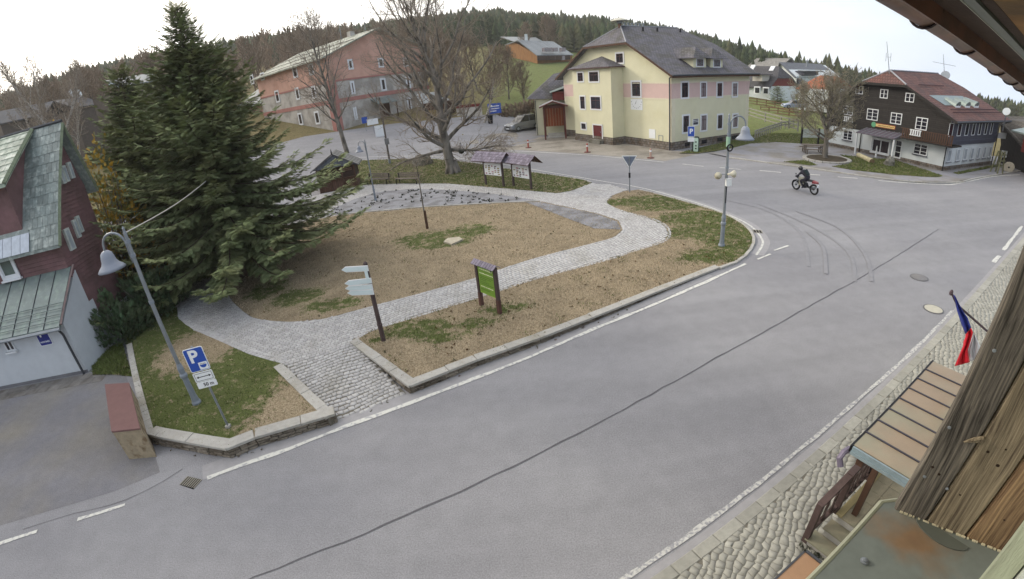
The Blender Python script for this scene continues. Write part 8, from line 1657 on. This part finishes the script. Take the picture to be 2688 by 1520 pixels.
for s_, n in ((1, 'l'), (-1, 'r')):
    J.update({n+'sh': (.15, s_*.2, 1.33, .08), n+'el': (.26, s_*.36, 1.14, .055), n+'wr': (.4, s_*.33, 1.08, .04), n+'ha': (.45, s_*.3, 1.07, .045), n+'hi': (-.2, s_*.12, .92, .11), n+'kn': (.2, s_*.22, .78, .075), n+'an': (-.05, s_*.2, .38, .05), n+'to': (.12, s_*.2, .33, .045)})
    E_ += [('che', n+'sh'), (n+'sh', n+'el'), (n+'el', n+'wr'), (n+'wr', n+'ha'), ('pel', n+'hi'), (n+'hi', n+'kn'), (n+'kn', n+'an'), (n+'an', n+'to')]
try: figure('body', J, E_, 'pel', jk, rd_)
except Exception as ex: print('figure', ex)
k = MB(); k.blob((.34, 0, 1.5), (.155, .13, .15), 14, 10, 0); mo('helmet', k, mat('helmet_black', '17171c', rough=.2, spec=.7), rd_, sm=True); k = MB(); k.blob((.42, 0, 1.5), (.09, .105, .06), 12, 8, 0); mo('visor', k, glassmat('visor_glass', '0e1014', .05), rd_, sm=True)
k = MB(); k.prism([(.06, -.13, 1.37), (-.2, -.12, 1.1), (-.3, -.12, 1.2), (-.06, -.13, 1.5)], (0, .26, 0)); mo('backpack', k, mat('backpack_dark', '1f2a2c', rough=.8), rd_)
for s_ in (-1, 1):
    k = MB(); k.box((.40, s_*.3-.05, 1.035), (.07, 0, 0), (0, .1, 0), (0, 0, .05)); gv = mo('glove', k, dk_, rd_)
    for f_ in range(4): k = MB(); y = s_*.3-.036+f_*.024; k.tube([(.44, y, 1.08), (.485, y, 1.07), (.485, y, 1.03), (.455, y, 1.02)], .012, 5); mo('finger', k, dk_, gv)
    k = MB(); k.tube([(.42, s_*.3-s_*.05, 1.05), (.45, s_*.3-s_*.065, 1.03), (.475, s_*.3-s_*.05, 1.04)], .013, 5); mo('thumb', k, dk_, gv)
# ------------------------------------------------------------------ the building the camera hangs on (u along the street, v towards it)
def Q(u, v, z): return np.array([RD[0]*u+RN[0]*v, RD[1]*u+RN[1]*v, z])
def woodmat(name, c, c2, dark, rough=.85):
    m = bpy.data.materials.new(name); m.use_nodes = True; t = m.node_tree; n = t.nodes; l = t.links; b = n['Principled BSDF']; b.inputs['Roughness'].default_value = rough; b.inputs['Specular IOR Level'].default_value = .2
    P = n.new('ShaderNodeNewGeometry').outputs['Position']
    dn = n.new('ShaderNodeTexNoise'); dn.inputs['Scale'].default_value = 3.0; l.new(P, dn.inputs['Vector'])
    mx0 = n.new('ShaderNodeMixRGB'); mx0.blend_type = 'ADD'; mx0.inputs['Fac'].default_value = .022; l.new(P, mx0.inputs['Color1']); l.new(dn.outputs['Color'], mx0.inputs['Color2'])
    mp = n.new('ShaderNodeMapping'); mp.inputs['Scale'].default_value = (150, 150, 3.6); l.new(mx0.outputs[0], mp.inputs['Vector'])
    z = n.new('ShaderNodeTexNoise'); z.inputs['Scale'].default_value = 1.; z.inputs['Detail'].default_value = 6; z.inputs['Roughness'].default_value = .65; l.new(mp.outputs[0], z.inputs['Vector'])
    r = n.new('ShaderNodeValToRGB'); e = r.color_ramp.elements; e[0].position = .36; e[0].color = lin(dark); e[1].position = .66; e[1].color = lin(c2); x = e.new(.5); x.color = lin(c); l.new(z.outputs['Fac'], r.inputs[0])
    mp2 = n.new('ShaderNodeMapping'); mp2.inputs['Scale'].default_value = (14, 14, 2.2); l.new(P, mp2.inputs['Vector']); z2 = n.new('ShaderNodeTexNoise'); z2.inputs['Scale'].default_value = 1; z2.inputs['Detail'].default_value = 4; l.new(mp2.outputs[0], z2.inputs['Vector'])
    mr = n.new('ShaderNodeMapRange'); mr.inputs['From Min'].default_value = .3; mr.inputs['From Max'].default_value = .7; mr.inputs['To Min'].default_value = .75; mr.inputs['To Max'].default_value = 1.22; l.new(z2.outputs['Fac'], mr.inputs['Value'])
    sc = n.new('ShaderNodeVectorMath'); sc.operation = 'SCALE'; l.new(r.outputs[0], sc.inputs[0]); l.new(mr.outputs[0], sc.inputs['Scale']); l.new(sc.outputs[0], b.inputs['Base Color'])
    bp = n.new('ShaderNodeBump'); bp.inputs['Strength'].default_value = .8; bp.inputs['Distance'].default_value = .004; l.new(z.outputs['Fac'], bp.inputs['Height']); l.new(bp.outputs[0], b.inputs['Normal']); MATS[name] = m; return m
wood_a = woodmat('weathered_plank_grey', '5f5a53', '827a6e', '36322e'); wood_b = woodmat('weathered_plank_tan', '7a6f5c', '988b74', '50453a'); wood_c = woodmat('weathered_plank_orange', '7e6850', '9d8463', '543f30')
home = thing('timber_house', 'weathered timber house wall with metal ledge right beside the camera', 'house', Q(1.2, -.5, 0))
k = MB(); k.box(Q(-7, -.45, -.1), RD3*24, RN3*.32, Z3*8.3); obj('wall', k, M_['white'], home)
HL = 6.5
def azline(az_):      # point of the boarded return wall under a bearing
    p1 = np.array([1.076, .136]); p2 = np.array([1.157, -.121]); a = math.radians(64.1-az_); d = np.array([math.cos(a), math.sin(a)]); e = p2-p1
    t_ = np.linalg.solve(np.array([[d[0], -e[0]], [d[1], -e[1]]]), p1); return p1+e*t_[1]
_e = azline(58.5)-azline(57.0); SH = (RD3*_e[0]+RN3*_e[1])/.52
bounds = [57.0, 61.3, 66.1, 71.2, 77.0, 83.0]; ev = np.array([.081, -.257]); ev /= np.linalg.norm(ev); nv = np.array([-ev[1], ev[0]])
if nv[0] > 0: nv = -nv
wb = obj('plank_backing', MB().prism([Q(1.085+.02, .12, HL-.1), Q(2.4, .12, HL-.1), Q(2.4, -.3, HL-.1), Q(1.24, -.3, HL-.1)], Z3*3.2+SH*3.2), mat('shadow_gap', '17130f', rough=1), home)
k = MB(); k.box(Q(1.13, .115, HL-.1), RD3*1.4, RN3*.012, Z3*.1); obj('plank', k, wood_a, home)
for i in range(5):
    a, b = azline(bounds[i]), azline(bounds[i+1]); d = (b-a)/np.linalg.norm(b-a); a = a+d*.0015; b = b-d*.0015; mm = (wood_a, wood_b, wood_c, wood_b, wood_c)[i]; zt = 9.4; o_ = nv*.0; back = -nv*.03
    pts = [a+d*.004, b-d*.004, b, b+back, a+back, a]; pts[2] = b-nv*.005; pts[5] = a-nv*.005
    k = MB(); k.prism([Q(p[0], p[1], HL+.0) for p in pts], Z3*(zt-HL)+SH*(zt-HL)); obj('plank', clean(k.mesh('plank')), mm, home)
def on_boards(px, py):
    r = ray(px, py); rr = np.array([r[:2]@RD, r[:2]@RN]); p1 = np.array([1.076, .136]); e = np.array([.081, -.257]); t_ = np.linalg.solve(np.array([[rr[0], -e[0]], [rr[1], -e[1]]]), p1); p = rr*t_[0]; return p[0], p[1], CAMH+r[2]*t_[0]
n3 = RD3*nv[0]+RN3*nv[1]
for px, py in ((2427, 1251), (2486, 1283), (2492, 1122), (2610, 920)):
    u_, v_, z_ = on_boards(px, py); k = MB(); k.lathe(Q(u_, v_, z_), [(.0042, -.001), (.0042, .0015), (.0025, .0025)], 8, axis=n3); obj('nail_head', k, M_['zinc'], home)
for px, py, r_ in ((2619, 1222, .007), (2593, 1186, .006), (2448, 1226, .006), (2465, 1245, .006), (2636, 1365, .004), (2640, 1180, .004), (2520, 1299, .004)):
    u_, v_, z_ = on_boards(px, py); k = MB(); r_ *= .6; k.lathe(Q(u_, v_, z_), [(r_, -.001), (r_, .0006), (r_*.5, .001)], 10, axis=n3); o = obj('knot', k, mat('wood_knot', '2e2118', rough=.9), home)
p0, p1_ = on_boards(2530, 1158), on_boards(2583, 1148); k = MB(); k.tube([Q(*p0)+n3*.003, (Q(*p0)+Q(*p1_))/2+n3*.006+Z3*.004, Q(*p1_)+n3*.004], [.002, .005, .006], 6); k.tube([Q(*on_boards(2540, 1160)), Q(*on_boards(2578, 1156))+n3*.004], [.002, .004], 6); obj('resin_scar', k, wood_b, home)
# metal ledge below
led = mat('painted_ledge', '6f7770', rough=.42, var=.08, scale=6, spec=.45, c2='85694e', c2s=2.6, c2p=(.56, .68))
def ledgemat():
    m = bpy.data.materials.new('rusty_ledge'); m.use_nodes = True; t = m.node_tree; n = t.nodes; l = t.links; b = n['Principled BSDF']; b.inputs['Roughness'].default_value = .4; P = n.new('ShaderNodeNewGeometry').outputs['Position']
    c = Q(1.03, .06, HL); ds = n.new('ShaderNodeVectorMath'); ds.operation = 'DISTANCE'; ds.inputs[1].default_value = tuple(c); l.new(P, ds.inputs[0]); z = n.new('ShaderNodeTexNoise'); z.inputs['Scale'].default_value = 9; z.inputs['Detail'].default_value = 5; l.new(P, z.inputs['Vector'])
    a = n.new('ShaderNodeMath'); a.operation = 'MULTIPLY_ADD'; a.inputs[1].default_value = .30; l.new(z.outputs['Fac'], a.inputs[0]); l.new(ds.outputs['Value'], a.inputs[2])
    r = n.new('ShaderNodeValToRGB'); e = r.color_ramp.elements; e[0].position = .08; e[0].color = lin('745a47'); e[1].position = .27; e[1].color = lin('727974'); x = e.new(.17); x.color = lin('7f6850'); l.new(a.outputs[0], r.inputs[0])
    z2 = n.new('ShaderNodeTexNoise'); z2.inputs['Scale'].default_value = 28; z2.inputs['Detail'].default_value = 6; l.new(P, z2.inputs['Vector']); mr = n.new('ShaderNodeMapRange'); mr.inputs['From Min'].default_value = .3; mr.inputs['From Max'].default_value = .7; mr.inputs['To Min'].default_value = .9; mr.inputs['To Max'].default_value = 1.08; l.new(z2.outputs['Fac'], mr.inputs['Value'])
    sc = n.new('ShaderNodeVectorMath'); sc.operation = 'SCALE'; l.new(r.outputs[0], sc.inputs[0]); l.new(mr.outputs[0], sc.inputs['Scale']); l.new(sc.outputs[0], b.inputs['Base Color']); MATS['rusty_ledge'] = m; return m
lm = ledgemat(); k = MB(); k.prism([Q(-1.5, .174, HL), Q(1.075, .168, HL), Q(1.118, .138, HL), Q(1.3, -.5, HL), Q(-1.5, -.5, HL)], -Z3*.012); lo_ = obj('ledge', k, lm, home)
k = MB(); k.tube([Q(-1.5, .174, HL-.004), Q(1.075, .168, HL-.004), Q(1.118, .138, HL-.004)], .0075, 8); sub('rolled_edge', k, mat('ledge_edge', '9a9c86', rough=.4, spec=.5), lo_)
q = g(2269, 1473, z=HL+.003); k = MB(); k.lathe(q, [(.010, 0), (.010, .002), (.006, .003), (.006, .007), (.002, .008)], 12); sub('screw', k, M_['zinc'], lo_)
for i in range(26): u0, v0 = azline(57.6+i*.6); k = MB(); k.cbox(Q(u0-.003, v0, HL+.004), RD3*.006, RN3*random.uniform(.003, .010), Z3*.004); 
k = MB()
for i in range(22):
    u0, v0 = azline(57.8+i*.6+random.uniform(-.1, .1)); l_ = random.uniform(.003, .012); k.box(Q(u0, v0, HL+.001)+n3*.001, RD3*ev[0]*l_+RN3*ev[1]*l_, n3*.005, Z3*.004)
o = sub('paint_flake', k, mat('flake_cream', 'c5bda0', rough=.8), lo_); o['kind'] = 'stuff'
k = MB(); u0, v0 = azline(63.5); k.prism([Q(u0-.01, v0, HL)+RD3*(-math.sin(a)*.045)+RN3*(math.cos(a)*.07-.0)+Z3*.001 for a in np.linspace(0, math.pi, 12)], Z3*.002); sub('patch', k, mat('ledge_patch', '5d615a', rough=.5), lo_)
# window frame at the corner
wf = mat('window_paint_green_white', 'a3aa93', rough=.5, var=.12, scale=9, bump=.2, c2='8b8f7c', c2s=4, stretch=(8, 8, 1))
for i, (u0, v0, du, dv_, mm) in enumerate(((.715, -.079, .035, -.03, wf), (.70, -.112, .04, -.035, mat('window_paint_white', 'bfc4bc', rough=.45, var=.08)), (.69, -.15, .04, -.03, wf), (.66, -.183, .06, -.09, mat('window_paint_white', 'bfc4bc')))):
    k = MB(); k.box(Q(u0, v0, HL-.0 if i else HL-.35), RD3*du, RN3*dv_, Z3*(2.2 if i else 2.55)); obj('window_frame', k, mm, home)
# canopy over the entrance
cp = thing('canopy', 'tan sheet metal entrance canopy with seams below the boarded corner', 'canopy', Q(7.1, .7, 2.9)); U0, U1, VO, VI, CZ = 5.57, 8.66, 1.53, -.12, 2.9
k = MB(); k.box(Q(U0, VI, CZ-.12), RD3*(U1-U0), RN3*(VO-VI), Z3*.11); obj('deck', k, M_['pipe'], cp)
tan = mat('tan_sheet', '8a7a66', rough=.38, var=.08, scale=3, spec=.45, c2='837f6c', c2s=.8, c2p=(.45, .6)); n = 8
for i in range(n): a = U0+(U1-U0)*i/n; b = U0+(U1-U0)*(i+1)/n; k = MB(); k.box(Q(a+.012, VI, CZ-.008+random.uniform(0, .002)), RD3*(b-a-.024), RN3*(VO-VI-.01), Z3*.012); obj('metal_panel', k, tan, cp)
for i in range(1, n): a = U0+(U1-U0)*i/n; k = MB(); k.box(Q(a-.012, VI, CZ-.006), RD3*.024, RN3*(VO-VI), Z3*.028); obj('seam', k, mat('seam_dark', '3c3a44', rough=.5), cp)
k = MB(); k.box(Q(U0-.03, VO-.012, CZ-.1), RD3*(U1-U0+.05), RN3*.03, Z3*.11); obj('front_edge', k, M_['iron'], cp)
k = MB(); k.box(Q(U0-.03, VI, CZ-.1), RD3*.03, RN3*(VO-VI-.02), Z3*.1); k2 = obj('side_flashing', k, mat('blue_grey_flashing', '7d8c92', rough=.4, metal=.2), cp); k = MB(); k.box(Q(U0-.06, VI, CZ-.11), RD3*.03, RN3*(VO-VI-.02), Z3*.05); sub('lip', k, mat('blue_grey_flashing', '7d8c92'), k2)
k = MB(); k.tube([Q(U0+.05, VO+.03, CZ-.12), Q(U0-.06, VO+.06, CZ-.14), Q(U0-.14, VO+.06, CZ-.2), Q(U0-.16, VO+.0, CZ-.3)], .045, 10); obj('gutter', k, mat('gutter_mauve', '6b6474', rough=.4, metal=.2), cp)
for i in range(4): k = MB(); k.box(Q(U0+.2+i*.9, VI, CZ-.24), RD3*.09, RN3*(VO-VI-.15), Z3*.12); obj('rafter', k, M_['brownwood'], cp)
k = MB(); k.box(Q(U0+.1, VO-.2, CZ-.35), RD3*(U1-U0-.2), RN3*.1, Z3*.12); obj('beam', k, M_['brownwood'], cp)
for u_ in (U0+1.25, U1-.15): k = MB(); k.box(Q(u_, VO-.2, .52), RD3*.1, RN3*.1, Z3*(CZ-.86)); obj('post', k, M_['brownwood'], cp)
c2_ = thing('canopy', 'small tan metal canopy cut by the lower edge of the picture', 'canopy', Q(4.4, .8, 1.2)); k = MB(); k.box(Q(3.2, -.12, 1.13), RD3*1.78, RN3*1.5, Z3*.06); obj('metal_panel', k, mat('tan_sheet_orange', '94755a', rough=.4, var=.1, scale=3), c2_); k = MB(); k.box(Q(4.98, -.12, 1.1), RD3*.04, RN3*1.5, Z3*.12); obj('edge_flashing', k, M_['pipe'], c2_); k = MB(); k.box(Q(3.2, 1.38, 1.1), RD3*1.78, RN3*.03, Z3*.1); obj('edge_flashing', k, M_['pipe'], c2_)
for u_ in (3.4, 4.8): k = MB(); k.box(Q(u_, 1.2, 0.04), RD3*.08, RN3*.08, Z3*1.08); obj('post', k, M_['brownwood'], c2_)
# landing, steps and railing
ld = thing('entrance_steps', 'tiled entrance landing with three grey steps below the tan canopy', 'steps', Q(6.6, .8, 0)); tile = mat('landing_tile', '8b8572', rough=.8, var=.1, scale=5, bump=.2, tone=.08, c2='7c7c6a', c2s=1.2)
k = MB(); k.box(Q(6.62, -.12, -.05), RD3*5, RN3*1.68, Z3*.545); k.box(Q(6.34, -.12, -.05), RD3*.28, RN3*1.73, Z3*.375); k.box(Q(6.04, -.12, -.05), RD3*.30, RN3*1.86, Z3*.205); ob_ = obj('step_core', clean(k.mesh('step_core')), M_['kerb'], ld); ob_['kind'] = 'stuff'
for (u0, du, z_, vw) in ((6.33, .29, .33, 1.75), (6.03, .30, .16, 1.88)):
    for j in range(3): k = MB(); k.box(Q(u0-.02, -.1+vw/3*j+.004, z_-.005), RD3*(du+.015), RN3*(vw/3-.008), Z3*.022); obj('tread', k, tile, ld)
for i in range(11):
    for j in range(5): k = MB(); k.box(Q(6.6+i*.34+.003, -.1+j*.335+.003, .49), RD3*.334, RN3*.329, Z3*.022); obj('tile', k, tile, ld)
k = MB(); k.box(Q(6.6, 1.50, .513), RD3*3.8, RN3*.12, Z3*.03); obj('landing_edge', k, mat('landing_edge', 'a1956f', rough=.8, var=.1), ld)
rl = thing('railing', 'dark brown carved timber railing beside the entrance steps', 'railing', Q(6.6, 1.65, .5)); rwd = mat('railing_wood', '4a3c3a', rough=.75, var=.25, scale=6)
def bar(p, q_, w_, h_, nm='rail'): k = MB(); d = q_-p; k.box(p-RN3*w_/2, d, RN3*w_, Z3*h_); obj(nm, k, rwd, rl)
bar(Q(6.7, 1.68, 1.40), Q(10.2, 1.68, 1.40), .12, .06); bar(Q(6.7, 1.68, .62), Q(10.2, 1.68, .62), .08, .06); bar(Q(6.08, 1.78, 1.0), Q(6.7, 1.68, 1.40), .12, .06); bar(Q(6.08, 1.78, .30), Q(6.7, 1.68, .62), .08, .06)
for u_, z0 in ((6.7, .5), (7.9, .5), (9.1, .5), (10.2, .5)): k = MB(); k.box(Q(u_-.05, 1.62, z0-.05), RD3*.1, RN3*.1, Z3*(1.0)); obj('post', k, rwd, rl)
k = MB(); k.box(Q(6.03, 1.72, .05), RD3*.11, RN3*.11, Z3*1.02); obj('post', k, rwd, rl)
for i in range(22):
    u_ = 6.15+i*.185; z0 = .36+max(0, min(1, (u_-6.1)/.6))*.32 if u_ < 6.7 else .68; z1 = 1.03+max(0, (u_-6.1)/.6)*.36 if u_ < 6.7 else 1.40; v_ = 1.77-min(1, (u_-6.1)/.6)*.09
    c = Q(u_, v_, 0); k = MB(); hh = z1-z0; k.prism([c+RD3*x+Z3*(z0+hh*y)-RN3*.012 for x, y in ((-.05, 0), (.05, 0), (.055, .12), (.022, .3), (.05, .5), (.022, .7), (.055, .88), (.05, 1), (-.05, 1), (-.055, .88), (-.022, .7), (-.05, .5), (-.022, .3), (-.055, .12))], RN3*.024); obj('baluster', k, rwd, rl)
sprigs('weeds', 'weeds and dirt at the foot of the entrance steps', [tuple(Q(5.7, .7, 0)[:2]), tuple(Q(6.02, .7, 0)[:2]), tuple(Q(6.02, 1.8, 0)[:2]), tuple(Q(5.85, 1.8, 0)[:2])], 40, M_['ivy'], .07, 41, zf=lambda x, y: PV+0*x)
# eaves: gutter, fascia, flashing, soffit
DE = RD3-Z3*.103
def E_(u, v, z0): return Q(u, v, CAMH+z0-.103*u)
ev_ = thing('eaves', 'brown eaves with round gutter and boarded soffit crossing the upper right corner', 'eaves', E_(2, .8, .7))
gm = mat('brown_gutter', '5a4335', rough=.4, var=.2, scale=5, metal=.15, c2='6b4a38', c2s=3); A, B = -1.5, 9.5
V = []; n = 14
for u_ in np.linspace(A, B, 24):
    for a in np.linspace(math.pi, 2*math.pi, n): V.append(E_(u_, 1.045+math.cos(a)*.085, .685+math.sin(a)*.085))
F_ = [[i*n+j, i*n+j+1, (i+1)*n+j+1, (i+1)*n+j] for i in range(23) for j in range(n-1)]; k = MB(); k.add(V, F_); me = k.mesh('gutter'); o = obj('gutter', me, gm, ev_, smooth_=True); sm_ = o.modifiers.new('t', 'SOLIDIFY'); sm_.thickness = .004
k = MB(); k.tube([E_(A, 1.13, .69), E_(B, 1.13, .69)], .009, 6); sub('bead', k, gm, o)
for px, py in ((2400, 60), (2514, 118), (2600, 180), (2638, 212), (2664, 232), (2682, 248)):
    r = ray(px, py); dl_ = math.radians(64.1)-math.atan2(r[0], r[1]); u_ = 1.1/math.tan(dl_); k = MB(); k.tube([E_(u_, 1.045+math.cos(a)*.094, .685+math.sin(a)*.094) for a in np.linspace(math.pi*.9, 2.08*math.pi, 14)], .009, 6); obj('gutter_hook', k, mat('hook_dark', '352b2b', rough=.5, metal=.3), ev_)
dkw = mat('eaves_board_dark', '3d2f27', rough=.85, var=.25, scale=4, bump=.2); 
def eb(v0, z0, v1, z1, m, nm, th=.02): k = MB(); k.prism([E_(A, v0, z0), E_(A, v1, z1), E_(A, v1, z1+th), E_(A, v0, z0+th)], DE*(B-A)); return obj(nm, k, m, ev_)
k = MB(); k.prism([E_(A, .957, .60), E_(A, .945, .60), E_(A, .945, .86), E_(A, .957, .86)], DE*(B-A)); obj('fascia', k, gm, ev_); eb(.944, .695, .765, .672, dkw, 'fascia_board'); eb(.76, .655, .70, .652, mat('flashing_green_grey', '5a5f52', rough=.4, var=.15, metal=.2), 'flashing_strip', .03); eb(.762, .65, .758, .65, mat('bright_flashing_edge', '9c9a88', rough=.35, metal=.3), 'flashing_edge', .01); eb(.695, .668, .635, .665, dkw, 'soffit_board')
sw = mat('soffit_wood', '5f4a2e', rough=.75, var=.25, scale=3, bump=.2, stretch=(1, 1, 1), c2='8a6536', c2s=2)
for i in range(6): a = .63-i*.14; eb(a, .662, a-.134, .658, sw, 'soffit_board')
k = MB(); k.prism([E_(A, 1.0, .83), E_(A, -.6, 1.5), E_(A, -.6, 1.6), E_(A, 1.0, .87)], DE*(B-A)); obj('roof_edge', k, M_['shingle'], ev_)
# flag
fl = thing('flag', 'czech flag hanging limp in blue, red and white above the canopy', 'flag', at(2500, 768, 8.2)); zf_ = lambda x, y: (2440+x*.17857, 740+y*.17857)
def cloth(nm, Lp, Rp, m, r0=8.2, n=14, k_=6, ph=0.):
    V = []; Lp = np.array([zf_(*p) for p in Lp]); Rp = np.array([zf_(*p) for p in Rp])
    def res_(P, t_): s = np.r_[0, np.cumsum(np.linalg.norm(np.diff(P, axis=0), axis=1))]; s /= s[-1]; return np.array([np.interp(t_, s, P[:, 0]), np.interp(t_, s, P[:, 1])])
    for i in range(n+1):
        a, b = res_(Lp, i/n), res_(Rp, i/n)
        for j in range(k_+1): q_ = a+(b-a)*j/k_; V.append(at(q_[0], q_[1], r0+.09*math.sin(j*1.7+ph+i*.15)+.03*i/n))
    mb = MB(); mb.add(V, [[i*(k_+1)+j, i*(k_+1)+j+1, (i+1)*(k_+1)+j+1, (i+1)*(k_+1)+j] for i in range(n) for j in range(k_)]); o = obj(nm, mb, m, fl, smooth_=True); s_ = o.modifiers.new('t', 'SOLIDIFY'); s_.thickness = .004
    return o
cloth('blue_field', [(345, 190), (400, 400), (470, 620), (530, 765)], [(375, 200), (490, 430), (560, 520), (610, 675)], mat('flag_blue', '2e3a8a', rough=.8, var=.1))
cloth('red_field', [(532, 768), (530, 820), (497, 880), (500, 930), (370, 1240)], [(611, 676), (642, 740), (600, 880), (558, 1010), (592, 1180)], mat('flag_red', 'c01f2e', rough=.8, var=.12), ph=1.)
cloth('white_field', [(652, 760), (600, 905), (565, 1012), (600, 1165)], [(660, 775), (720, 890), (752, 980), (735, 1130)], mat('flag_white', 'c6c8d0', rough=.8, var=.05), r0=8.32, ph=2.)
k = MB(); k.tube([at(2495, 765, 8.2), at(2502, 778, 8.2), at(2512, 800, 8.25), Q(8.8, -.1, 3.3)], .018, 7); obj('pole', k, mat('flag_pole_brown', '4a3f45', rough=.6), fl); k = MB(); k.blob(at(2497, 768, 8.2), (.03, .03, .05), 8, 6, 0); obj('finial', k, mat('flag_pole_brown', '4a3f45'), fl)
sprigs('road_litter', 'leaf litter gathered at the foot of the stone walls', [tuple(g(x, y, z=0.)[:2]) for x, y in ((400, 1178), (600, 1212), (880, 1115), (1080, 1040), (1720, 790), (1730, 780), (1080, 1026), (870, 1104), (606, 1202), (405, 1160))], 170, M_['rust'], .05, 45, zf=lambda x, y: .006+0*x)
# ------------------------------------------------------------------ evening air
hm = bpy.data.materials.new('haze'); hm.use_nodes = True; t = hm.node_tree
for n in list(t.nodes): t.nodes.remove(n)
o_ = t.nodes.new('ShaderNodeOutputMaterial'); v_ = t.nodes.new('ShaderNodeVolumePrincipled'); v_.inputs['Color'].default_value = (.97, .97, .98, 1); v_.inputs['Density'].default_value = .0003; v_.inputs['Anisotropy'].default_value = .3; t.links.new(v_.outputs[0], o_.inputs['Volume'])
k = MB(); k.box((-1000, -1000, -120), (2000, 0, 0), (0, 2000, 0), (0, 0, 225)); hz = obj('haze', k, hm); hz['kind'] = 'stuff'; SC.cycles.volume_bounces = 1
